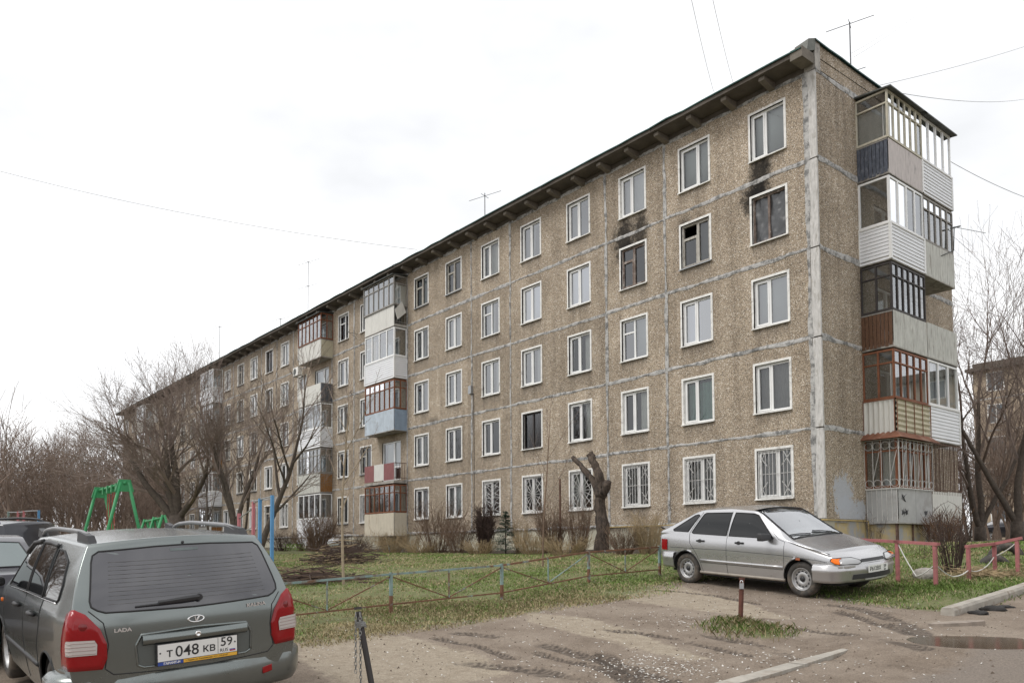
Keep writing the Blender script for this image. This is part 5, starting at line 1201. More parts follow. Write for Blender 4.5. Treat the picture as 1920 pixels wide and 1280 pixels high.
# rear lamps wrapping the corners
for sg in (1, -1):
    def cnr(s, z, off, sg=sg):
        """s runs outwards over the tailgate edge, then forwards along the flank"""
        ye = c2.rye(z)*.992
        if s <= ye: return (c2.rx(s, z)-off, sg*(s+off*.5*max(0, (s-.5)*4)), z)
        x = c2.rx(ye, z)+(s-ye); return (x, sg*(c2.yside(x, z)+off), z)
    lamp = c2.fill([(.615, .585), (.585, .66), (.585, .76), (.62, .86), (.70, .965), (.76, 1.0), (.84, .97), (.93, .80), (.955, .60), (.90, .588)], cnr, 'tail_lamp', LRED, .014, n=14, thick=1)
    c2.fill([(.645, .69), (.64, .76), (.655, .79), (.80, .795), (.82, .77), (.82, .69)], cnr, 'clear_lens', LWHITE, .0195, lamp, n=12)
    for q in range(4): c2.ribbon([(.65, .70+.025*q), (.815, .702+.025*q)], cnr, 'lens_rib', gloss('lens_rib', (.36, .27, .25), .2), .0028, .020, lamp, n=14)
    mb = MB(); mb.lathe([(.03, .0), (.02, .006), (0, .007)], cnr(.72, .88, .012), (-1, sg*.4, 0), 14); mb.build('fog_lens', gloss('dark_red', (.16, .004, .006), .12, .6), lamp, True)
    def btail(y, z, off, sg=sg): return tail(sg*y, z, off)
    mb = MB(); bx = -1.93-.055
    c2.fill([(.50, .375), (.50, .425), (.585, .435), (.585, .385)], lambda y, z, off: (tail(sg*y, z, off)[0]+.035, sg*y, z), 'reflector', LRED, .012, n=3, thick=1)
    S_ = c2.sidef(sg)
    for nm, q in (('front_window', [(.82, .955), (.45, 1.29), (.25, 1.36), (-.16, 1.385), (-.18, .985)]), ('rear_door_window', [(-.25, .985), (-.22, 1.385), (-.80, 1.378), (-.93, 1.0)]), ('quarter_window', [(-1.0, 1.005), (-.90, 1.36), (-1.10, 1.355), (-1.38, 1.29), (-1.50, 1.13), (-1.50, 1.035), (-1.46, 1.015)])):
        w = c2.fill(q, S_, nm, TINT, .004, n=4); c2.ribbon(q, S_, 'window_seal', RUBBER, .009, .002, w, closed=True, n=4)
    c2.ribbon([(.80, .948), (-.2, .978), (-.93, .992), (-1.46, 1.003)], S_, 'belt_trim', CHROME, .006, .006)
    c2.ribbon([(-.2, 1.40), (-.2, .95), (-.215, .27)], S_, 'door_gap', RUBBER, .004, 0); c2.ribbon([(-.86, 1.40), (-.98, .98), (-.98, .80), (-.88, .62), (-.84, .30)], S_, 'door_gap', RUBBER, .004, 0); c2.ribbon([(.95, .90), (.93, .30)], S_, 'door_gap', RUBBER, .004, 0)
    c2.ribbon([(-.86, .47), (.9, .46)], S_, 'side_moulding', PLAST, .022, -.004)
    c2.ribbon([(-.10, 1.395), (.32, 1.365), (.52, 1.27)], S_, 'wind_deflector', PLAST, .02, .012); c2.ribbon([(-.28, 1.392), (-.55, 1.396), (-.84, 1.385)], S_, 'wind_deflector', PLAST, .018, .010)
    for hx in (-.74, .02):
        y = sg*(c2.yside(hx, .86)+.014); mb = MB(); mb.tube([(hx-.09, y, .86), (hx-.06, y+.02*sg, .862), (hx+.06, y+.02*sg, .862), (hx+.09, y, .86)], .017, 8); mb.build('door_handle', PLAST, c2.root, True)
    y = sg*.84; mb = MB(); mb.hexa([(.72, y, .96), (.82, y, .96), (.78, y+.23*sg, .93), (.70, y+.24*sg, .93), (.71, y, 1.04), (.80, y, 1.04), (.76, y+.22*sg, 1.09), (.70, y+.23*sg, 1.09)]); o = mb.build('mirror', PLAST, c2.root, True, True); bm_ = o.modifiers.new('b', 'BEVEL'); bm_.width = .025; bm_.segments = 3
    # roof rail
    yr = .56*sg; mb = MB(); n_ = 18; pts = []
    for i in range(n_+1):
        t = i/n_; x = -1.52+2.0*t; lift = .065*min(1, (t*7)**.6, ((1-t)*7)**.6); pts.append((x, yr+.02*sg*(t-.5), c2.top(x, yr)+lift-.005))
    mb.tube(pts, [.018]*len(pts), 8); rl = mb.build('roof_rail', M('rail_grey', (.22, .22, .225), .4, .3, var=.1), c2.root, True)
    for xa, xb in ((-1.58, -1.18), (.30, .52)):
        mb = MB(); z0 = c2.top(xa, yr)-.01; mb.hexa([(xa, yr-.03, z0), (xb, yr-.03, z0+.01), (xb, yr+.03, z0+.01), (xa, yr+.03, z0), (xa+.07, yr-.025, z0+.06), (xb, yr-.022, z0+.085), (xb, yr+.022, z0+.085), (xa+.07, yr+.025, z0+.06)]); mb.build('rail_foot', PLAST, rl)
    mb = MB(); mb.lathe([(.02, 0), (.016, .012), (0, .014)], (1.05, sg*(c2.yside(1.05, .8)), .80), (0, sg, 0), 10); mb.build('side_indicator', LAMBER, c2.root)
ws = [(1.18, -.68), (1.2, 0), (1.18, .68), (.44, .57), (.40, 0), (.44, -.57)]
c2.fill(ws, T2, 'windscreen', TINT, .004, n=6)
c2.place(4.25, -19.93, PI, .07)
# ---------------------------------------------------------------- two dark cars beyond it
DKP = carpaint('dark_plum_paint', (.040, .038, .048), .30, .4); DKB = carpaint('black_blue_paint', (.022, .023, .030), .28, .3)
def simple_car(name, label, p, paint, wins, rear_glass=None, rails=False, glassm=TINT):
    c = Car(name, label, p, paint); c.shell(); c.wheels(); c.arch_lip(RUBBER, .008); B = c.rearf(); T = c.topf()
    for sg in (1, -1):
        S_ = c.sidef(sg)
        for nm, q in wins:
            w = c.fill(q, S_, nm, TINT, .004, n=4); c.ribbon(q, S_, 'window_seal', RUBBER, .009, .002, w, closed=True, n=4)
        c.ribbon([(-.2, 1.3), (-.2, .95), (-.215, .30)], S_, 'door_gap', RUBBER, .004, 0)
        c.fill([(p['xr'][0][1]+.06, .62), (p['xr'][0][1]+.06, .86), (p['xr'][0][1]+.2, .86), (p['xr'][0][1]+.2, .62)], S_, 'tail_lamp', LRED, .012)
        if rails:
            yr = .56*sg; mb = MB(); pts = [(x, yr, c.top(x, yr)+.06*min(1, (x+1.72)*6, (.75-x)*6)) for x in np.linspace(-1.7, .7, 20)]; mb.tube(pts, .022, 8); mb.build('roof_rail', PLAST, c.root, True)
    if rear_glass: g = c.fill(rear_glass, T, 'rear_window', glassm, .006, n=6); c.ribbon(rear_glass, T, 'window_seal', RUBBER, .010, .004, g, closed=True)
    NB_ = [(-.03, .26), (.03, .27), (.065, .33), (.075, .45), (.05, .545), (-.05, .565)]; c.sweep_bumper(NB_, False, name='rear_bumper', wrap=.4); c.sweep_bumper(NB_, True, wrap=.4)
    mb = MB(); mb.lathe([(.1, 0), (.0, .002)], (1.9, 0, .5), (1, 0, 0), 8)
    return c
P3 = dict(P1); P3.update(T=[(-2.2, .95), (-2.1, 1.0), (-1.75, 1.03), (-1.70, 1.04), (-1.0, 1.34), (-.8, 1.40), (-.2, 1.43), (.3, 1.40), (.42, 1.36), (1.1, .96), (1.2, .94), (1.8, .78), (2.0, .66)], xr=[(.2, -2.10), (.9, -2.15), (1.0, -2.12), (1.05, -1.75), (1.4, -.9)],
  B=[(-2.2, .90), (-1.6, .95), (-1.0, .95), (.2, .93), (1.05, .91), (1.15, .90), (1.9, .70), (2.0, .64)], Wc=[(-2.2, .70), (-1.75, .70), (-1.0, .60), (-.3, .60), (.3, .60), (1.1, .72), (2.0, .66)])
c3_ = simple_car('sedan_car', 'dark plum sedan parked in front of the grey-green estate car', P3, DKP, [('front_window', [(.75, .95), (.32, 1.33), (-.15, 1.36), (-.2, .96)]), ('rear_window', [(-.27, .96), (-.24, 1.36), (-.85, 1.33), (-1.2, .98)])], [(-1.66, -.62), (-1.68, 0), (-1.66, .62), (-1.02, .53), (-.98, 0), (-1.02, -.53)], glassm=gloss('teal_glass', (.08, .11, .11), .03, 1.0))
P4 = dict(P2); P4.update(hub=.36, rad=.37, ar=.43, T=[(-2.2, 1.60), (-1.95, 1.66), (-1.2, 1.72), (-.2, 1.72), (.30, 1.67), (.45, 1.62), (1.15, 1.12), (1.25, 1.10), (1.75, 1.02), (1.95, .90)], B=[(-2.2, 1.15), (-1.0, 1.13), (.3, 1.10), (1.1, 1.07), (1.15, 1.05), (1.8, .96), (2, .86)], S=[(-2.2, .45), (-1, .38), (1, .38), (2, .42)],
  xr=[(.3, -2.05), (1.1, -2.08), (1.25, -2.0), (1.6, -1.86), (1.7, -1.80)], xf=[(.3, 1.9), (.8, 1.9), (.95, 1.8), (1.1, 1.5), (1.7, .4)])
c4 = simple_car('suv_car', 'black off-road car with roof rails parked beyond the dark sedan', P4, DKB, [('front_window', [(.78, 1.11), (.42, 1.50), (-.15, 1.61), (-.2, 1.13)]), ('rear_door_window', [(-.27, 1.13), (-.24, 1.61), (-.80, 1.61), (-1.05, 1.15)]), ('quarter_window', [(-1.15, 1.17), (-.95, 1.60), (-1.5, 1.58), (-1.80, 1.22)])], rails=True)
c3_.place(-.2, -20.75, R(178), -.06); 
p = pdist(40, 985, 14.5); c4.place(p.x-1.0, p.y-1.1, math.atan2(-.70, -.71), -.12)
# ================================================================== TREES AND PLANTS
BARK = M('grey_brown_bark', (.085, .068, .055), .95, var=.35, scale=9, streak=1, bump=.6, bscale=30)
TWIG = M('reddish_twigs', (.20, .155, .13), .9, var=.25, scale=2)
TWIGT = M('brown_thicket_twigs', (.20, .148, .116), .9, var=.3, scale=.8)
BUD = M('catkins_and_buds', (.27, .22, .18), .9, var=.25, scale=3)
PALEBARK = M('pale_sapling_bark', (.30, .24, .17), .9, var=.25, scale=8)
class Tree:
    def __init__(s, seed, maxl, kids, ratio, angle, wig, trop, minr, buds=0.5, budsz=.035):
        s.r = random.Random(seed); s.maxl = maxl; s.kids = kids; s.ratio = ratio; s.angle = angle; s.wig = wig; s.trop = trop; s.minr = minr; s.t = MB(); s.c = MB(); s.buds = buds; s.budsz = budsz
    def branch(s, p, d, L_, r0, lvl):
        rr = s.r; n = max(3, min(9, int(L_/.45)+2)) if lvl < s.maxl else 3; pts = [p]; rads = [r0]; d = d.normalized(); tip = max(s.minr*.6, r0*(.45 if lvl < 2 else .3)); ds = []
        for i in range(n):
            d = (d+Vector((rr.uniform(-1, 1), rr.uniform(-1, 1), rr.uniform(-1, 1)))*s.wig+Vector((0, 0, 1))*s.trop).normalized(); p = p+d*(L_/n); pts.append(p); ds.append(d); rads.append(r0+(tip-r0)*(i+1)/n)
        (s.t if lvl <= 1 else s.c).tube(pts, rads, 8 if lvl == 0 else (6 if lvl == 1 else (4 if lvl == 2 else 3)), 0, cap=False)
        if lvl >= s.maxl:
            for q in pts[1:]:
                if rr.random() < s.buds:
                    b = Vector((rr.uniform(-1, 1), rr.uniform(-1, 1), rr.uniform(-.6, 1))).normalized()*s.budsz*rr.uniform(.6, 1.4); w = Vector((rr.uniform(-1, 1), rr.uniform(-1, 1), rr.uniform(-1, 1)))*s.budsz*.22
                    s.c.poly([q, q+b*.5+w, q+b, q+b*.5-w], 1)
            return
        k = s.kids[lvl]; k = rr.randint(max(1, k-1), k+1)
        for j in range(k):
            t = .30+.70*(j+rr.random()*.8)/k if lvl else .45+.55*(j+rr.random()*.6)/k; t = min(t, .99); i = min(n-1, int(t*n)); f = t*n-i; q = pts[i].lerp(pts[i+1], f); dd = ds[i]; az = rr.uniform(0, 2*PI); o = dd.orthogonal().normalized(); side = (o*math.cos(az)+dd.cross(o)*math.sin(az)); a = s.angle*rr.uniform(.6, 1.35)
            nd_ = dd*math.cos(a)+side*math.sin(a); rad = max(s.minr, rads[i]*rr.uniform(.45, .68)); s.branch(q, nd_, L_*s.ratio*rr.uniform(.7, 1.25), rad, lvl+1)
        if lvl < s.maxl: s.branch(pts[-1], ds[-1], L_*s.ratio*rr.uniform(.8, 1.1), max(s.minr, rads[-1]*.9), lvl+1)
    def build(s, name, loc, label, cat='tree', group=None, twig=None, bark=None, rz=0, sc=1):
        root = empty(name, loc, rz); root.scale = sc if isinstance(sc, tuple) else (sc, sc, sc); tag(root, label, cat, group); s.t.build('trunk', bark or BARK, root, True); s.c.build('crown', [twig or TWIG, BUD], root); return root
def on(px, t): p = pdist(px, 1000, t); return Vector((p.x, p.y, gs(p.x, p.y)-.05))
V3 = Vector
# the wide multi-stemmed tree on the lawn
tr = Tree(11, 5, [3, 4, 5, 5, 4], .63, .60, .11, .03, .0045, .7, .045)
for d, L_, r_ in (((-.42, -.5, .78), 3.5, .15), ((.05, .1, 1), 3.6, .17), ((-.25, -.05, 1), 3.3, .13), ((.45, .35, .85), 3.0, .12), ((-.05, -.25, 1), 3.4, .13)): tr.branch(V3((0, 0, 1.4)), V3(d), L_*.80, r_, 1)
tr.t.tube([V3((0, 0, -.2)), V3((.03, 0, .5)), V3((0, .02, 1.6))], [.34, .28, .22], 10)
T_A = tr.build('bare_tree', on(330, 34), 'wide spreading bare tree with a short thick trunk, on the lawn beside the swings', sc=(1.42, 1.42, 1.16))
tr = Tree(23, 5, [4, 4, 5, 5, 4], .60, .52, .10, .04, .0042, .7, .045)
for d, L_, r_ in (((-.15, -.2, 1), 5.0, .14), ((.18, .22, 1), 4.2, .11), ((-.05, -.1, 1), 3.2, .09)): tr.branch(V3((0, 0, .9)), V3(d), L_*.74, r_, 1)
tr.t.tube([V3((.0, 0, -.2)), V3((.0, 0, .4)), V3((0, 0, 1.0))], [.24, .2, .17], 10)
T_B = tr.build('bare_tree', on(440, 33), 'tall bare tree forked low down, growing between the wide tree and the exercise bars', sc=1.08)
tr = Tree(31, 4, [4, 4, 4, 3], .55, .55, .09, .03, .0055, .5)
tr.branch(V3((0, 0, -.1)), V3((.30, .36, 1)), 3.7, .12, 0)
T_C = tr.build('bare_tree', on(478, 28.5), 'slim bare tree leaning towards the white sided balcony, behind the blue bars', sc=1.15)
tr = Tree(37, 4, [4, 4, 3, 3], .58, .5, .08, .05, .005, .4); tr.branch(V3((0, 0, -.1)), V3((.08, .1, 1)), 3.6, .07, 0)
tr.build('bare_tree', on(455, 36), 'thin bare tree with upright stems by the ground floor windows, behind the pink bars')
tr = Tree(38, 4, [4, 4, 3, 3], .58, .5, .08, .05, .005, .4); tr.branch(V3((0, 0, -.1)), V3((-.1, .0, 1)), 3.8, .08, 0)
tr.build('bare_tree', on(392, 42), 'slender bare tree close to the far balconies of the long front')
# right-hand trees behind the gable
tr = Tree(41, 5, [4, 4, 5, 4, 4], .66, .58, .1, .03, .0055, .7, .045)
for d, L_, r_ in (((-.16, -.2, 1), 4.6, .13), ((.12, .1, 1), 5.2, .15), ((.3, .3, .95), 4.4, .11)): tr.branch(V3((0, 0, .5)), V3(d), L_, r_, 1)
tr.t.tube([V3((0, 0, -.2)), V3((0, 0, .6))], [.25, .2], 10)
tr.build('bare_tree', on(1838, 35), 'tall bare tree with several stems just behind the gable end', sc=1.1)
tr = Tree(43, 5, [4, 4, 5, 4, 4], .66, .58, .1, .03, .0055, .7, .045)
for d, L_, r_ in (((-.3, -.36, 1), 4.5, .14), ((.1, .1, 1), 5.2, .16)): tr.branch(V3((0, 0, .7)), V3(d), L_, r_, 1)
tr.t.tube([V3((0, 0, -.2)), V3((0, 0, .8))], [.28, .22], 10)
tr.build('bare_tree', on(1908, 31), 'thick bare tree whose limb leans towards the gable balconies')
tr = Tree(47, 4, [5, 4, 4, 3], .6, .5, .1, .06, .006, .4)
for i in range(6): tr.branch(V3((.25*math.cos(i), .25*math.sin(i), -.1)), V3((.2*math.cos(i*2.1), .2*math.sin(i*2.1), 1)), 2.6, .05, 1)
tr.build('scrub_bush', on(1806, 37), 'tangle of thin upright scrub at the foot of the trees behind the gable', 'bush')
# brown thicket on the left, in the distance
protos = []
for sd_, h_ in ((61, 4.4), (62, 4.0), (63, 3.4)):
    tr = Tree(sd_, 4, [5, 4, 5, 4], .60, .62, .12, .02, .011, .35, .06)
    for i in range(4): tr.branch(V3((.5*math.cos(i*1.7), .5*math.sin(i*1.7), -.1)), V3((.22*math.cos(i*1.7), .22*math.sin(i*1.7), 1)), h_, .09, 1)
    protos.append(tr)
rr = random.Random(8); k = 0; first = {}
def thick(px, t, sc):
    global k
    v = k % 3; k += 1; loc = on(px, t); lab = 'bushy bare brown tree in the thicket beyond the playground'
    if v not in first: o = first[v] = protos[v].build('thicket_tree', loc, lab, 'tree', 'bare trees of the far thicket', TWIGT, TWIGT, rr.uniform(0, 6), sc)
    else:
        o = copy_tree(first[v]); o.location = loc; o.rotation_euler = (0, 0, rr.uniform(0, 6)); o.scale = (sc, sc, sc*rr.uniform(.9, 1.1))
    return o
for i in range(17): thick(-60+24*i+rr.uniform(-8, 8), rr.uniform(60, 72), rr.uniform(.95, 1.25))
for i in range(14):
    o = thick(-50+26*i+rr.uniform(-8, 8), rr.uniform(48, 56), rr.uniform(.62, .85)); o['label'] = 'low bushy bare tree at the front edge of the thicket beyond the playground'; o['group'] = 'low trees at the edge of the thicket'
for px, t, sc in ((-15, 45, 1.15), (150, 78, 1.55), (50, 80, 1.5), (100, 84, 1.5), (-20, 76, 1.4), (210, 80, 1.3), (1850, 47, 1.0), (1895, 46, 1.1), (1925, 44, 1.1), (1812, 47, 1.0), (1870, 42, .8), (1830, 43, .7), (1910, 41, .75)):
    o = thick(px, t, sc)
    if sc > 1.25: o['label'] = 'tall bare tree rising above the rest of the brown thicket'; o['group'] = 'tall trees of the far thicket'
    if px > 1000: o['label'] = 'bushy bare tree in front of the neighbouring block behind the gable'; o['group'] = 'bare trees before the neighbouring block'
# trees across the yard, seen only in the panes
for i, (x, y) in enumerate(((-22, -55), (-10, -60), (2, -56), (12, -62), (27, -52), (38, -40), (40, -25))):
    o = copy_tree(T_A if i % 2 else T_B); o.location = (x, y, gz(x, y)); o.rotation_euler = (0, 0, i*1.3); o.scale = (1.25,)*3; tag(o, 'bare tree across the yard, reflected in the panes', 'tree', 'bare trees across the yard')
for i in range(16):
    o = copy_tree(first[i % 3]); x, y = -28-3.2*(i % 8)+rr.uniform(-1, 1), -27-9*(i//8)+rr.uniform(-2, 2); o.location = (x, y, gz(x, y)); o.rotation_euler = (0, 0, i*.9); o.scale = (1.1,)*3; tag(o, 'bushy bare tree of the wood beside the yard, reflected in the panes', 'tree', 'trees of the wood beside the yard')
# low thorny undergrowth in front of the thicket as one mass
tw = MB(); rr = random.Random(77)
for i in range(2600):
    px = rr.uniform(-80, 330); t = rr.uniform(40, 60); p = on(px, t); d = V3((rr.uniform(-1, 1), rr.uniform(-1, 1), rr.uniform(.8, 2.2))).normalized(); L_ = rr.uniform(.5, 2.3); tw.tube([p, p+d*L_*.5, p+d*L_+V3((rr.uniform(-.3, .3), rr.uniform(-.3, .3), 0))], [.018, .014, .008], 3, cap=False)
tag(tw.build('undergrowth', TWIGT), 'brown leafless undergrowth at the edge of the playground', 'undergrowth', kind='stuff')
# pollarded stump by the front
def fpt(px, py, y=-2.2): return ppl(px, py, 1, y)
mb = MB(); B0 = fpt(1127, 1040)
def wob(pts, rad):
    rr_ = random.Random(int(rad[0]*1000)); out_ = []; ro = []
    for a, b, r1, r2 in zip(pts[:-1], pts[1:], rad[:-1], rad[1:]):
        for q in range(5): out_.append(a.lerp(b, q/5)+V3((rr_.uniform(-.03, .03), rr_.uniform(-.03, .03), 0))); ro.append((r1+(r2-r1)*q/5)*rr_.uniform(.86, 1.14))
    return out_+[pts[-1]], ro+[rad[-1]]
STUMPB = M('dead_bark', (.085, .064, .05), .95, var=.6, scale=5, streak=4, dirt=(.035, .027, .022), dirt_amt=.5, bump=1.0, bscale=14)
root = empty('pollarded_tree', B0); tag(root, 'dead pollarded tree trunk with three sawn off limbs against the long front', 'tree')
def loc_(p): return p-B0
tr_ = wob([V3((0, 0, -.3)), loc_(fpt(1130, 985)), loc_(fpt(1124, 945)), loc_(fpt(1127, 915))], [.27, .215, .19, .205]); mb.tube(*tr_, 14); mb.build('trunk', STUMPB, root, True)
CUT = M('sawn_wood', (.16, .12, .08), .9, var=.3)
for path, rad in (([(1126, 930), (1112, 900), (1092, 875), (1074, 857)], [.17, .13, .10, .075]), ([(1128, 930), (1126, 900), (1116, 872), (1103, 851)], [.19, .15, .13, .09]), ([(1121, 885), (1115, 866), (1108, 846)], [.1, .085, .07]), ([(1128, 928), (1136, 915), (1139, 903)], [.2, .16, .14])):
    mb = MB(); pts, rd = wob([loc_(fpt(*q)) for q in path], rad); mb.tube(pts, rd, 10); mb.build('limb', STUMPB, root, True)
# saplings and shrubs
SHRUB = M('shrub_stems', (.17, .115, .08), .9, var=.3, scale=2); SHRUBD = M('dark_shrub_stems', (.075, .05, .04), .9, var=.3, scale=2); SHRUBY = M('dry_straw_stems', (.33, .25, .15), .9, var=.3, scale=2)
def bush(name, loc, label, n, h_, spread, mat, seed, rad=.008, kids=3, upright=.5, group=None, cat='bush'):
    rr_ = random.Random(seed); mb = MB()
    for i in range(n):
        a = rr_.uniform(0, 2*PI); b0 = V3((math.cos(a)*spread*.35*rr_.random(), math.sin(a)*spread*.35*rr_.random(), -.05)); H_ = h_*rr_.uniform(.55, 1.1); e = b0+V3((math.cos(a)*spread*rr_.uniform(.2, 1)*(1-upright*.5), math.sin(a)*spread*rr_.uniform(.2, 1)*(1-upright*.5), H_)); md = b0.lerp(e, .5)+V3((rr_.uniform(-.1, .1), rr_.uniform(-.1, .1), .1))*h_*.5; mb.tube([b0, md, e], [rad, rad*.75, rad*.4], 3, cap=False)
        for j in range(kids):
            t = rr_.uniform(.3, .95); q = (b0.lerp(md, t*2) if t < .5 else md.lerp(e, t*2-1)); d = V3((rr_.uniform(-1, 1), rr_.uniform(-1, 1), rr_.uniform(.2, 1.4))).normalized()*H_*rr_.uniform(.15, .35); mb.tube([q, q+d*.5+V3((0, 0, .03)), q+d], [rad*.6, rad*.5, rad*.3], 3, cap=False)
    o = mb.build(name, mat, None, loc=loc); tag(o, label, cat, group); return o
def at(px, y):
    if y < -2 and y > -4.5 and px < 1250: y -= 1.5
    p = ppl(px, 1030, 1, y); return V3((p.x, p.y, gs(p.x, p.y)))
bush('bare_bush', at(600, -3.2), 'dense bare thorny bush by the ground floor balcony with white siding', 170, 1.7, 1.3, SHRUB, 1, .012, 5)
bush('bare_bush', at(700, -2.6), 'low straggly bush under the cream panelled balcony', 60, .9, 1.2, SHRUBY, 2, .008, 4, .2)
bush('bare_bush', at(822, -2.8), 'loose fan shaped bare bush with pale twigs by the plinth', 110, 1.9, 1.5, SHRUB, 3, .009, 5)
bush('bare_bush', at(770, -2.4), 'small dry bush between the cream balcony and the fan shaped bush', 60, 1.0, .8, SHRUBY, 4, .007, 4)
bush('dark_bush', at(911, -2.6), 'dark upright conifer-like dead bush beside the small spruce', 170, 1.6, .55, SHRUBD, 5, .012, 6, .9)
bush('bare_bush', at(976, -2.5), 'short twiggy bush right of the small spruce', 70, 1.1, .6, SHRUBY, 6, .008, 4, .7)
bush('bare_bush', at(1035, -2.6), 'row of thin reddish upright shoots left of the pollarded trunk', 150, 1.7, 1.1, SHRUB, 7, .008, 3, 1.0)
bush('bare_bush', at(1085, -2.4), 'clump of reddish shoots touching the pollarded trunk', 110, 1.6, .8, SHRUB, 8, .008, 3, 1.0)
bush('bare_bush', at(1215, -2.6), 'round dry brush bush behind the silver car', 160, 1.15, .8, SHRUBY, 9, .008, 4, .4)
bush('bare_bush', GP(1785, 1073), 'small bare bush between the two pink railings', 46, 1.15, .55, SHRUBD, 10, .009, 4, .6)
bush('bare_bush', at(1640, 1.0), 'few thin shoots at the foot of the gable plinth', 14, .9, .5, SHRUBD, 11, .006, 3, .6)
bush('bare_bush', on(1765, 25), 'brown dead bush at the far corner of the gable', 120, 1.1, .9, M('rusty_dead_stems', (.16, .09, .055), .9, var=.3), 12, .009, 5, .3)
bush('bare_bush', GP(1715, 1060)+V3((-.4, 1.2, 0)), 'thin lone shoots in the grass by the first pink post', 6, .6, .3, SHRUBD, 13, .005, 2)

# more shrubs along the plinth
for i, (px, y, h_, w_, mt, lab) in enumerate(((735, -3.4, .8, 1.0, SHRUBY, 'ragged dry weeds in the bed left of the fan shaped bush'), (860, -3.2, 1.2, .9, SHRUB, 'tangled bare bush between the fan shaped bush and the dark dead bush'), (1000, -3.4, .7, .9, SHRUBY, 'low dry weeds under the sunburst window grille'), (1060, -3.6, .6, 1.2, SHRUBY, 'low dry weeds in front of the reddish shoots'),
      (1170, -3.0, .8, .8, SHRUB, 'thin reddish shoots between the pollarded trunk and the silver car'), (660, -3.6, .7, 1.1, SHRUBD, 'low dark bramble behind the taller heap of branches'), (570, -2.8, 1.0, .9, SHRUB, 'bare bush in front of the white sided balcony'), (790, -3.6, .5, 1.1, SHRUBY, 'flat dry weeds before the fan shaped bush'), (900, -3.8, .5, 1.0, SHRUBY, 'flat dry weeds before the dark dead bush'), (530, -3.4, 1.0, 1.2, SHRUBD, 'dark scrub under the ground floor windows by the blue bars'))):
    bush('bare_bush', at(px, y), lab, 120, h_, w_, mt, 60+i, .007, 5, .45)
tr = Tree(91, 3, [7, 4, 3], .32, .6, .05, .05, .004, .3, .02); tr.branch(V3((0, 0, -.1)), V3((-.02, 0, 1)), 3.6, .035, 0); tr.build('sapling', GP(645, 1096), 'young sapling with a pale stem in front of the brush piles', 'sapling', bark=PALEBARK)
tr = Tree(92, 3, [6, 3, 2], .30, .6, .04, .05, .004, .3, .02); tr.branch(V3((0, 0, -.1)), V3((0, 0, 1)), 3.3, .022, 0); tr.build('sapling', GP(1018, 1062), 'very thin sapling left of the rusty pole by the long front', 'sapling', bark=SHRUB)
mb = MB(); p = at(1051, -2.4); mb.tube([p-V3((0, 0, .3)), p+V3((0, 0, 2.45))], .035, 8); tag(mb.build('rusty_pole', M('rusty_pipe', (.12, .065, .045), .85, var=.35)), 'thin upright rusty pole before the ground floor windows', 'pole')
# small spruce
NEED = M('spruce_needles', (.045, .075, .048), .85, var=.35, scale=6); p = at(948, -3.0); root = empty('spruce', p); tag(root, 'small young spruce growing by the plinth', 'tree'); mb = MB(); mb.tube([V3((0, 0, -.1)), V3((0, 0, 1.5))], [.03, .008], 6); mb.build('trunk', BARK, root); mb = MB(); rr = random.Random(5)
for i in range(260):
    z = .1+1.35*rr.random()**1.2; L_ = .52*(1-z/1.6)+.06; a = rr.uniform(0, 2*PI); e = V3((math.cos(a)*L_, math.sin(a)*L_, z-.05+.1*rr.random())); s0 = V3((0, 0, z))
    for j in range(26):
        q = s0.lerp(e, .15+.85*j/26); d = V3((rr.uniform(-1, 1), rr.uniform(-1, 1), rr.uniform(-.4, 1))).normalized()*.065; w = d.cross(V3((0, 0, 1)))*.15; mb.poly([q-w, q+w, q+d])
mb.build('crown', NEED, root)
mb = MB(); rr = random.Random(15); p0 = GP(548, 1031) if False else at(552, -3.5)
for i in range(260): q = V3((rr.gauss(0, .25), rr.gauss(0, .25), rr.uniform(0, .35))); d = V3((rr.uniform(-1, 1), rr.uniform(-1, 1), rr.uniform(0, 1)))*.09; w = V3((rr.uniform(-1, 1), rr.uniform(-1, 1), 0))*.03; mb.poly([q-w, q+d*.5+w, q+d, q+d*.4-w])
tag(mb.build('green_plant', M('fresh_leaves', (.14, .24, .035), .7, var=.25), loc=p0), 'bright green leafy plant at the foot of the plinth', 'plant')
# brush piles
def pile(loc, label, n, w, h_, mats, seed):
    rr_ = random.Random(seed); root = empty('brush_pile', loc); tag(root, label, 'brush pile', 'cut branches heaped on the lawn')
    for part_, mt, nn in (('branches', mats[0], n), ('pale_branches', mats[1], n//4)):
        mb = MB()
        for i in range(nn):
            a = rr_.gauss(.6, .5); c = V3((rr_.gauss(0, w*.33), rr_.gauss(0, w*.28), abs(rr_.gauss(.05, h_*.45)))); L_ = rr_.uniform(.25, .8)*w*.7; d = V3((math.cos(a), math.sin(a), rr_.uniform(-.18, .22)))*L_*.5
            c.z = max(c.z*max(.1, 1-(c.x*c.x+c.y*c.y)/(w*w)), .03); r_ = rr_.uniform(.008, .022); mb.tube([c-d, c+V3((rr_.uniform(-.05, .05),)*3), c+d], [r_, r_*.8, r_*.4], 4, cap=False)
        mb.build(part_, mt, root)['kind'] = 'stuff'
pile(GP(642, 1056), 'taller heap of cut branches with a white sack on the lawn', 260, 1.7, .75, (SHRUBD, SHRUBY), 3)
pile(GP(585, 1090), 'low wide heap of cut twigs beside bare soil on the lawn', 220, 1.9, .32, (SHRUBD, SHRUB), 4)
mb = MB(); rr = random.Random(31); p = GP(627, 1035); k = 12
rows = [[V3((.42*math.cos(2*PI*i/k)*math.sin(PI*j/6)*rr.uniform(.8, 1.2), .26*math.sin(2*PI*i/k)*math.sin(PI*j/6)*rr.uniform(.8, 1.2), .22*math.cos(PI*j/6))) for i in range(k)] for j in range(7)]
for r_ in rows: r_.append(r_[0])
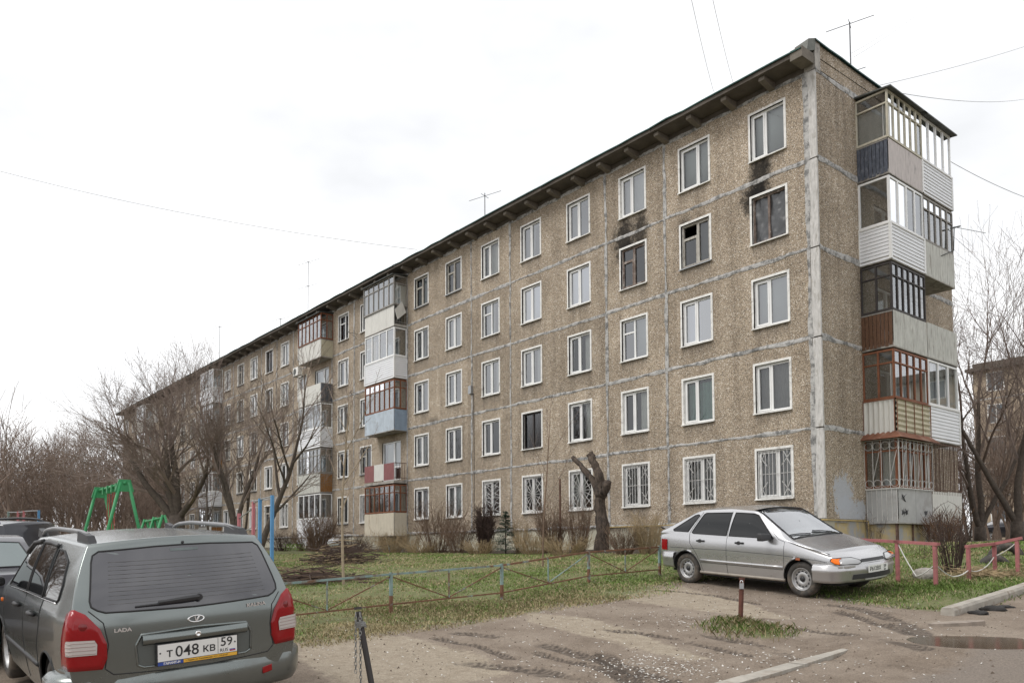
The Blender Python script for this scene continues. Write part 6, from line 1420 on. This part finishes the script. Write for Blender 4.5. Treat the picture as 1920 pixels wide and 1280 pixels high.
mb.grid(rows); tag(mb.build('white_sack', M('white_plastic_sack', (.60, .61, .62), .5, var=.2), loc=p+V3((0, 0, .42)), smooth=True), 'crumpled white plastic sack on the taller heap of branches', 'sack')
# ================================================================== FENCES, POSTS
TEAL = M('flaking_teal_paint', (.21, .29, .275), .7, var=.2, scale=7, dirt=(.16, .085, .05), dirt_amt=.45); RUST = M('rusty_steel', (.17, .085, .05), .85, var=.3, scale=9, dirt=(.22, .28, .27), dirt_amt=.15)
fn_ = empty('low_fence', FENCE[1]); tag(fn_, 'low metal lawn fence with diagonal bars, flaking teal paint and rust', 'fence')
FP = [V3((q.x, q.y, gs(q.x, q.y))) for q in FENCE[1:]]
d0 = FP[1]-FP[0]; q = FP[0]-d0*1.0; q.z = gs(q.x, q.y); q2 = q-d0; q2.z = gs(q2.x, q2.y); FP = [q2, q]+FP; HF = .58; o0 = FENCE[1]
def fpart(nm, a, b, w, mt, h_=None): mb = MB(); mb.bar(a-o0, b-o0, w, h_); mb.build(nm, mt, fn_)
UP = V3((0, 0, 1))
for i, q in enumerate(FP):
    mb = MB(); mb.bar(q-o0-UP*.3, q-o0+UP*HF*.45, .043, mi=0); mb.bar(q-o0+UP*HF*.45, q-o0+UP*(HF+.03), .043, mi=1); mb.build('post', [RUST, TEAL], fn_, fix=True)
    if i+1 < len(FP):
        b = FP[i+1]; m_ = q.lerp(b, .5); zb = .13; h2 = .03
        fpart('top_rail', q+UP*HF, b+UP*HF, .030, TEAL if i in (1, 2) else RUST, .03); fpart('bottom_rail', q+UP*zb, b+UP*zb, .022, RUST)
        fpart('diagonal_bar', q+UP*(HF-.03), m_+UP*(zb+.015), .016, RUST); fpart('diagonal_bar', b+UP*(HF-.03), m_+UP*(zb+.016), .016, TEAL if i == 3 else RUST); fpart('middle_bar', m_+UP*zb, m_+UP*(HF-.015), .018, TEAL)
PINK = M('faded_pink_paint', (.34, .125, .125), .7, var=.2, scale=6, dirt=(.20, .10, .08), dirt_amt=.3)
def top_of(base, px, py):   # height of a post read at its own distance
    v = ray(px, py); dd = (base-Vector(CAM)); t = math.hypot(dd.x, dd.y)/math.hypot(v[0], v[1]); return Vector(CAM+v*t)
def railing(name, label, bases, tops, extra=None, mat=PINK):
    rt_ = empty(name, bases[0]); tag(rt_, label, 'railing'); o_ = bases[0]
    for b, t in zip(bases, tops): mb = MB(); mb.bar(b-o_-UP*.25, V3((b.x, b.y, t.z))-o_-UP*.03, .055, .055); mb.build('post', mat, rt_)
    ends = [V3((b.x, b.y, t.z)) for b, t in zip(bases, tops)]
    if extra: ends = extra+ends
    for a, b in zip(ends[:-1], ends[1:]): mb = MB(); d = (b-a).normalized(); mb.bar(a-o_-d*.04, b-o_+d*.08, .07, .05); mb.build('rail', mat, rt_)
    return ends
b1 = GP(1755, 1098); t1 = top_of(b1, 1757, 1019); e1 = pdist(1420, 1000, 17.5); tt = .21; b2 = b1.lerp(V3((e1.x, e1.y, 0)), .17); b2.z = gs(b2.x, b2.y); t2 = V3((b2.x, b2.y, t1.z+(e1.z-t1.z)*.17))
e1.z = max(e1.z, gs(e1.x, e1.y)+.5)
RA = railing('pink_railing', 'faded pink steel railing behind the bonnet of the silver car', [b2, b1], [t2, t1], [e1])
B3 = [GP(1817, 1085), GP(1866, 1076), GP(1909, 1077)]
RB = railing('pink_railing', 'faded pink steel railing with white rope tied on, by the straw heap', B3, [top_of(B3[0], 1817, 1024), top_of(B3[1], 1866, 1019), top_of(B3[2], 1909, 1010)])
mb = MB(); a, c, e = RA[-2], B3[0]+UP*.16, RB[-1]; pts = [a, a.lerp(b1, .5)-UP*.22, b1+UP*.36, b1.lerp(c, .5)+UP*.02, c]; pts += [c.lerp(B3[1], .5)+UP*.05, B3[1]+UP*.32, RB[-1]-UP*.05]
sp = []
for i in range(len(pts)-1):
    for q in range(5): sp.append(pts[i].lerp(pts[i+1], q/5)-UP*.03*math.sin(PI*q/5))
mb.tube(sp+[pts[-1]], .009, 5); tag(mb.build('rope', M('white_rope', (.62, .61, .58), .85, var=.12)), 'dirty white rope slung between the two pink railings', 'rope')
def boulder(name, loc, sx, sy, sz, mat, label, cat, seed, rough=.25):
    rr_ = random.Random(seed); mb = MB(); k, m2 = 14, 8; ph = [rr_.uniform(0, 6) for _ in range(6)]; rows = []
    for j in range(m2+1):
        th = PI*j/m2; r_ = []
        for i in range(k+1):
            a = 2*PI*(i % k)/k; f = 1+rough*.5*(math.sin(3*a+ph[0]+2*th)+math.sin(5*a+ph[1]-3*th)*.6)*math.sin(th); r_.append((sx*f*math.sin(th)*math.cos(a), sy*f*math.sin(th)*math.sin(a), sz*math.cos(th)*f))
        rows.append(r_)
    mb.grid(rows); o = mb.build(name, mat, None, True, True, loc); return tag(o, label, cat)
boulder('rock', GP(1735, 1083)+UP*.05, .20, .16, .14, M('grey_stone', (.30, .28, .25), .9, var=.35, scale=14, bump=1, bscale=30), 'rough grey stone in the grass beside the pink railing post', 'stone', 1)
mb = MB(); rr = random.Random(44); p = GP(1846, 1078)
for i in range(420): c = V3((rr.gauss(0, .35), rr.gauss(0, .25), abs(rr.gauss(.02, .06)))); d = V3((rr.uniform(-1, 1), rr.uniform(-1, 1), rr.uniform(-.2, .3))).normalized()*rr.uniform(.06, .16); mb.tube([c-d, c+d], .005, 3, cap=False)
tag(mb.build('straw_heap', SHRUBY, loc=p), 'heap of dry straw and weeds under the pink railing with the rope', 'straw heap', kind='stuff')
def buried_tyre(loc, r_, label, rz):
    mb = MB(); k = 20; m2 = 10; rows = []
    for i in range(k+1): a = PI*i/k; rows.append([((r_+.09*math.cos(2*PI*j/m2))*math.cos(a), .085*math.sin(2*PI*j/m2), (r_+.09*math.cos(2*PI*j/m2))*math.sin(a)) for j in range(m2+1)])
    mb.grid(rows); o = mb.build('buried_tyre', TYRE, None, True, True, loc-UP*.10); o.rotation_euler = (0, 0, rz); tag(o, label, 'tyre')
buried_tyre(GP(1864, 1056)-UP*.08, .26, 'smaller old tyre half sunk in the grass behind the straw heap', R(50)); buried_tyre(GP(1886, 1042), .29, 'bigger old tyre standing half buried behind the smaller one', R(45))
# rusty post with padlock
RUSTD = M('dark_rusty_post', (.10, .038, .026), .8, var=.45, scale=9, dirt=(.40, .38, .35), dirt_amt=.12)
b = GP(1387, 1166); t = top_of(b, 1391, 1084); pr = empty('rusty_post', b); tag(pr, 'short rusty steel post with a padlock, standing in the grass tuft', 'post'); h_ = t.z-b.z; tx = V3((t.x-b.x, t.y-b.y, 0))
mb = MB(); mb.bar((0, 0, -.2), tx+UP*h_, .045); mb.build('shaft', RUSTD, pr); mb = MB(); mb.bar(tx+UP*(h_-.01), tx+UP*(h_+.012), .056); mb.build('cap', RUSTD, pr)
vd = (Vector(CAM)-b); vd.z = 0; vd.normalize(); sd_ = V3((-vd.y, vd.x, 0)); c = tx*.85+UP*(h_-.135)+vd*.035; mb = MB(); mb.hexa([c+sd_*u*.028+vd*w*.012+UP*z for z in (0, .075) for u, w in ((-1, -1), (1, -1), (1, 1), (-1, 1))]); pk = mb.build('padlock', GREYSILL, pr); mb = MB(); mb.tube([c+sd_*.018*math.cos(a*PI/8)+UP*(.075+.038*math.sin(a*PI/8)) for a in range(9)], .006, 6); mb.build('shackle', CHROME, pk)
# black post and chain
tp = 6.9; t_ = pdist(672, 1146, tp); b = pdist(697, 1283, tp-.12); d = (b-t_).normalized(); g0 = b.copy()
while g0.z > gs(g0.x, g0.y)-.15: g0 += d*.05
pr = empty('chain_post', g0); tag(pr, 'leaning black steel post wrapped with a chain', 'post'); mb = MB(); mb.tube([V3((0, 0, 0)), t_-g0], .026, 10); mb.build('shaft', M('black_painted_pipe', (.028, .024, .023), .55, var=.3), pr)
mb = MB(); mb.tube([t_-g0-d*.02, t_-g0-d*.03+V3((.0, 0, .012))], .034, 8); mb.build('cap', M('dark_iron', (.05, .045, .042), .7), pr)
CH = M('galvanised_chain', (.30, .30, .29), .45, .6, var=.25, scale=12); chn = empty('chain', t_); tag(chn, 'galvanised chain hanging in two strands from the black post', 'chain')
def link(c, d, fl, s=.017):
    """one oval link along d"""
    d = d.normalized(); o = d.orthogonal().normalized(); w = d.cross(o); u = o if fl else w; mb = MB(); mb.tube([c+d*s*1.25*math.cos(2*PI*i/10)+u*s*.62*math.sin(2*PI*i/10) for i in range(11)], .0038, 4, cap=False); mb.build('link', CH, chn)
def strand(a, b):
    n_ = int((b-a).length/.031)
    for i in range(n_): link(a.lerp(b, i/n_)-t_, b-a, i % 2)
A_ = pdist(667, 1152, tp-.05); strand(A_, pdist(667, 1264, tp-.05)); strand(pdist(675, 1152, tp-.06), pdist(677, 1330, tp-.06))
for q in range(3):
    for i in range(11): a = 2*PI*i/11; c0 = t_.lerp(b, .155+.022*q); link(c0-t_+sd_*.036*math.cos(a)+vd*.036*math.sin(a)+UP*.006*math.sin(a*2), sd_*-math.sin(a)+vd*math.cos(a), i % 2)
# debris by the kerb
RAG = M('dark_rag', (.035, .033, .032), .85, var=.3, bump=.6)
boulder('rag', GP(1866, 1143)+UP*.012, .15, .07, .055, RAG, 'dark grey twisted rag lying beside the raised kerb', 'rag', 3, .5); boulder('rag', GP(1836, 1150)+UP*.01, .12, .06, .04, RAG, 'flat black rag on the mud near the kerb end', 'rag', 4, .5); boulder('rag', GP(1885, 1137)+UP*.01, .10, .05, .03, RAG, 'small dark scrap behind the twisted rag', 'rag', 5, .5)
p = GP(1792, 1170); mb = MB(); A2 = [(-.34, -.02), (-.2, .09), (.1, .10), (.36, .05), (.33, -.04), (.05, -.09), (-.2, -.08)]; c_, s_ = math.cos(PA), math.sin(PA); A2 = [(a*c_-b_*s_, a*s_+b_*c_) for a, b_ in A2]
lo = [(p.x+a, p.y+b_, gz(p.x+a, p.y+b_)-.03) for a, b_ in A2]; hi = [(x, y, z+.055) for x, y, z in lo]; mb.poly(hi); k = len(lo)
for i in range(k): mb.quad(lo[i], lo[(i+1) % k], hi[(i+1) % k], hi[i])
tag(mb.build('broken_slab', M('dirty_slab', (.25, .21, .175), .9, var=.25, scale=9, bump=.5), fix=True), 'flat broken concrete slab sunk in the mud before the raised kerb', 'slab')
# ================================================================== PLAYGROUND
GRN = M('green_paint', (.03, .235, .085), .45, var=.14, scale=4); BLU = M('sky_blue_paint', (.10, .27, .50), .55, var=.15, scale=5); PNK = M('pink_paint', (.48, .17, .19), .6, var=.15, scale=5); REDR = M('red_rod', (.30, .09, .06), .6, var=.2)
sw = on(212, 23.0); D = (pdist(186, 1000, 24.6)-pdist(232, 1000, 22.0)); D.z = 0; Lb = D.length; D.normalize(); Sd = V3((-D.y, D.x, 0)); o_ = V3((pdist(232, 1000, 22.0).x, pdist(232, 1000, 22.0).y, 0)); o_.z = gs(o_.x, o_.y)
zt = top_of(o_, 222, 903).z-o_.z
rt_ = empty('swing', o_); tag(rt_, 'tall green A-frame swing with red hangers', 'swing')
for e in (0, Lb):
    for s_ in (-1, 1): mb = MB(); mb.tube([D*e+Sd*s_*.72+UP*-.1, D*e+Sd*s_*.10+UP*zt], .046, 8); mb.build('leg', GRN, rt_, True)
    mb = MB(); q = [D*e+Sd*a+UP*z for a, z in ((-.24, zt-.26), (.24, zt-.26), (.15, zt+.07), (-.15, zt+.07))]; th = D*.03; mb.hexa([p_-th for p_ in q]+[p_+th for p_ in q]); mb.build('gusset_plate', GRN, rt_)
mb = MB(); mb.tube([UP*(zt-.03)-D*.05, D*Lb+UP*(zt-.03)], .05, 8); mb.build('top_beam', GRN, rt_, True)
for f in (.25, .42, .6, .78): mb = MB(); c = D*Lb*f+UP*(zt-.05); mb.hexa([c+D*a*.07+Sd*b_*.07+UP*z for z in (-.15, .07) for a, b_ in ((-1, -1), (1, -1), (1, 1), (-1, 1))]); mb.build('bearing_block', GRN, rt_)
for f in (.42, .62):
    c = D*Lb*f
    for s_ in (-1, 1): mb = MB(); mb.tube([c+D*.12*s_+UP*(zt-.2), c+D*.2*s_+UP*.55], .016, 5); mb.build('hanger_rod', REDR, rt_)
mb = MB(); c = D*Lb*.52+UP*.5; mb.hexa([c+D*a*.35+Sd*b_*.16+UP*z for z in (0, .04) for a, b_ in ((-1, -1), (1, -1), (1, 1), (-1, 1))]); mb.build('seat', REDR, rt_)
o2 = on(306, 25.0); D2 = (pdist(272, 1000, 28.5)-pdist(306, 1000, 25.0)); D2.z = 0; L2_ = D2.length; D2.normalize(); S2 = V3((-D2.y, D2.x, 0)); z2 = top_of(o2, 306, 965).z-o2.z
rt_ = empty('climbing_frame', o2); tag(rt_, 'low green climbing frame of three A-frames behind the grey-green estate', 'climbing frame')
for e in (0, .45, 1):
    for s_ in (-1, 1): mb = MB(); mb.tube([D2*L2_*e+S2*s_*.52, D2*L2_*e+S2*s_*.02+UP*z2], .045, 8); mb.build('leg', GRN, rt_, True)
mb = MB(); mb.tube([UP*(z2-.08), D2*L2_+UP*(z2-.08)], .04, 8); mb.build('top_beam', GRN, rt_, True)
for f in (.2, .5, .8): mb = MB(); mb.tube([D2*L2_*f+UP*(z2-.1), D2*L2_*f+UP*(z2-.5)], .03, 6); mb.build('hanger_rod', GRN, rt_)
def bars(name, label, posts, rails, mats):
    rt_ = empty(name, posts[0][0]); tag(rt_, label, 'exercise bars'); o_ = posts[0][0]
    for i, (b, zt_) in enumerate(posts): mb = MB(); mb.bar(b-o_-UP*.3, V3((b.x, b.y, zt_))-o_, .09, .09); mb.build('post', mats[i], rt_)
    for i, j, f in rails: a, b = posts[i], posts[j]; za, zb_ = a[0].z+(a[1]-a[0].z)*f, b[0].z+(b[1]-b[0].z)*f; mb = MB(); mb.tube([V3((a[0].x, a[0].y, za))-o_, V3((b[0].x, b[0].y, zb_))-o_], .022, 8); mb.build('bar', GREYSILL, rt_)
def post(px, t, pyt): b = on(px, t); b.z = gs(b.x, b.y); return (b, top_of(b, px, pyt).z)
bars('exercise_bars', 'exercise bars with two sky blue and two pink posts on the lawn', [post(510, 24.6, 928), post(487, 25.2, 934), post(475, 26.2, 940), post(448, 27.4, 962)], [(0, 1, .985), (1, 2, .98), (2, 3, .9), (2, 3, .6), (2, 3, .3)], [BLU, BLU, PNK, PNK])
bars('exercise_bars', 'far exercise bars with a teal top rail beyond the black off-road car', [post(72, 36, 956), post(44, 37, 957), post(33, 38, 958), post(15, 39, 958)], [(0, 1, .99), (1, 2, .98), (2, 3, .98)], [BLU, PNK, PNK, TEAL])
fr = [on(128, 40), on(190, 41)]; rt_ = empty('board_fence', fr[0]); tag(rt_, 'low rust coloured board fence behind the swing', 'fence')
for i in range(9):
    p = fr[0].lerp(fr[1], i/8); mb = MB(); mb.bar(p-fr[0], p-fr[0]+UP*1.15, .06); mb.build('post', RUST, rt_)
for z in (.55, 1.1): mb = MB(); mb.bar(UP*z, fr[1]-fr[0]+UP*z, .03, .14); mb.build('board', RUSTSH, rt_)
# ================================================================== ROOF ANTENNAS, CABLES
IRON = M('antenna_metal', (.12, .12, .125), .5, .5, var=.2)
def antenna(px, pyt, y, arms, label, lean=0):
    t = ppl(px, pyt, 1, y); b = V3((t.x, t.y, NF*H+.45)); rt_ = empty('television_antenna', b); tag(rt_, label, 'antenna'); h_ = t.z-b.z
    mb = MB(); mb.tube([UP*-.05, UP*h_], .022, 6); mb.build('mast', IRON, rt_)
    for f, L_ in arms:
        for a in (R(20), R(110)): d = V3((math.cos(a), math.sin(a), .04)); mb = MB(); mb.tube([UP*h_*f-d*L_*(.5 if a < 1 else .18), UP*h_*f+d*L_*(.5 if a < 1 else .18)], .012, 4); mb.build('dipole', IRON, rt_)
antenna(1593, 42, 3.2, [(.98, 1.5), (.35, .9), (.18, .8)], 'television antenna with three dipoles on the roof above the gable'); antenna(909, 362, 2.0, [(.95, 1.9)], 'thick-masted single dipole antenna on the roof above the middle windows'); antenna(578, 490, 2.0, [(.99, 2.2), (.67, 2.0), (.05, 2.0)], 'tall antenna mast with three wide dipoles above the brown glazed balcony'); antenna(526, 596, 2.0, [(.97, 2.2)], 'short antenna left of the tall three dipole mast'); antenna(412, 610, 2.0, [(.97, 3.2)], 'antenna at the far end of the roof above the bare trees')
WIRE = M('grey_cable', (.30, .30, .30), .7, var=.1)
def cable(a, b, sag, label, r_=.009):
    mb = MB(); mb.tube([a.lerp(b, i/24)-UP*sag*4*(i/24)*(1-i/24) for i in range(25)], r_, 4); tag(mb.build('overhead_cable', WIRE), label, 'cable', 'cables strung from the roof')
cable(ppl(782, 468, 1, 1.0), pdist(-60, 305, 48), .5, 'cable running from the middle of the roof over the bare trees', .012)
cable(ppl(1338, 172, 1, .5), pdist(1290, -30, 17), .1, 'cable rising steeply from the roof above the second column of windows', .006); cable(ppl(1375, 157, 1, .5), pdist(1330, -30, 17), .1, 'cable rising steeply from the roof above the burnt windows', .006)
cable(ppl(1600, 108, 1, 3.2), pdist(1770, -12, 28), .1, 'lower of the two cables rising right from the gable antenna', .006); cable(ppl(1597, 100, 1, 3.2), pdist(1775, -20, 28), .1, 'upper of the two cables rising right from the gable antenna', .005)
cable(ppl(1646, 161, 1, 5.0), pdist(1950, 78, 40), .1, 'cable running right from the gable roof edge', .009); cable(ppl(1672, 172, 1, 6.0), pdist(1950, 180, 55), .4, 'flat slack cable behind the gable roof', .010); cable(ppl(1782, 303, 0, .9), pdist(1950, 380, 30), .1, 'cable sloping down from the top gable balcony', .009)
mb = MB(); a = ppl(1789, 425, 0, 1.0); mb.tube([ppl(1764, 480, 0, 1.0), ppl(1788, 470, 0, 1.1), ppl(1789, 425, 0, 1.1)], .018, 5); mb.tube([ppl(1783, 428, 0, 1.1), ppl(1800, 424, 0, 1.15)], .03, 5); mb.tube([ppl(1795, 427, 0, 1.1), ppl(1848, 437, 0, 1.3)], .010, 4); mb.build('drying_bracket', DARKM, bld)
# ================================================================== NEIGHBOURING BLOCK BEHIND THE GABLE
PEB2 = M('neighbour_wall', (.36, .29, .215), .9, var=.2, scale=2.5, bump=.4); nb = empty('neighbour_building', (-14.7, 50, 0)); zb = gz(-10, 50); tag(nb, 'beige five storey block partly hidden by the bare trees behind the gable', 'building')
mb = MB(); mb.box(0, 46, 0, 10, zb-1, 13.6); mb.build('wall', PEB2, nb); mb = MB(); mb.box(-.4, 46.4, -.6, 10.6, 13.6, 13.85); mb.box(0, 46, 0, 10, 13.85, 14.3); mb.build('roof', EAVE, nb)
for k in range(5):
    for i in range(15):
        x = 1.7+2.95*i; z = zb+1.6+2.65*k; mb = MB(); w = .62; mb.box(x-w-.06, x+w+.06, -.03, .02, z-.06, z+1.52); wn_ = mb.build('window', WHITED, nb)
        for s_ in (-1, 1): pb = MB(); pb.quad((x+s_*.31-.27, -.034, z+.02), (x+s_*.31+.27, -.034, z+.02), (x+s_*.31+.27, -.034, z+1.44), (x+s_*.31-.27, -.034, z+1.44)); pb.build('pane', gloss('far_pane', (.10, .11, .12), .1) if (i, k, s_) == (0, 0, -1) else bpy.data.materials['far_pane'], wn_)
    for x in (3.15, 9.0, 14.9, 20.8): pass
for k in range(1, 5): mb = MB(); mb.box(.0, 46, -.012, 0, zb+.9+2.65*k, zb+1.02+2.65*k); mb.build('joint_seal', SEAL, nb)
WHC = carpaint('white_paint', (.62, .63, .64), .3, .0)
c5 = simple_car('parked_car', 'white sedan parked before the neighbouring block, seen between the bare trunks', P3, WHC, [('front_window', [(.75, .95), (.32, 1.33), (-.15, 1.36), (-.2, .96)]), ('rear_window', [(-.27, .96), (-.24, 1.36), (-.85, 1.33), (-1.2, .98)])]); p = on(1812, 52); c5.place(p.x-1.5, p.y, R(10))
c6 = simple_car('parked_car', 'dark hatchback parked before the neighbouring block, right of the white sedan', P1, DKB, [('front_window', [(.70, .905), (.30, 1.275), (-.19, 1.312), (-.235, .915)])]); p = on(1905, 52); c6.place(p.x, p.y, R(8))
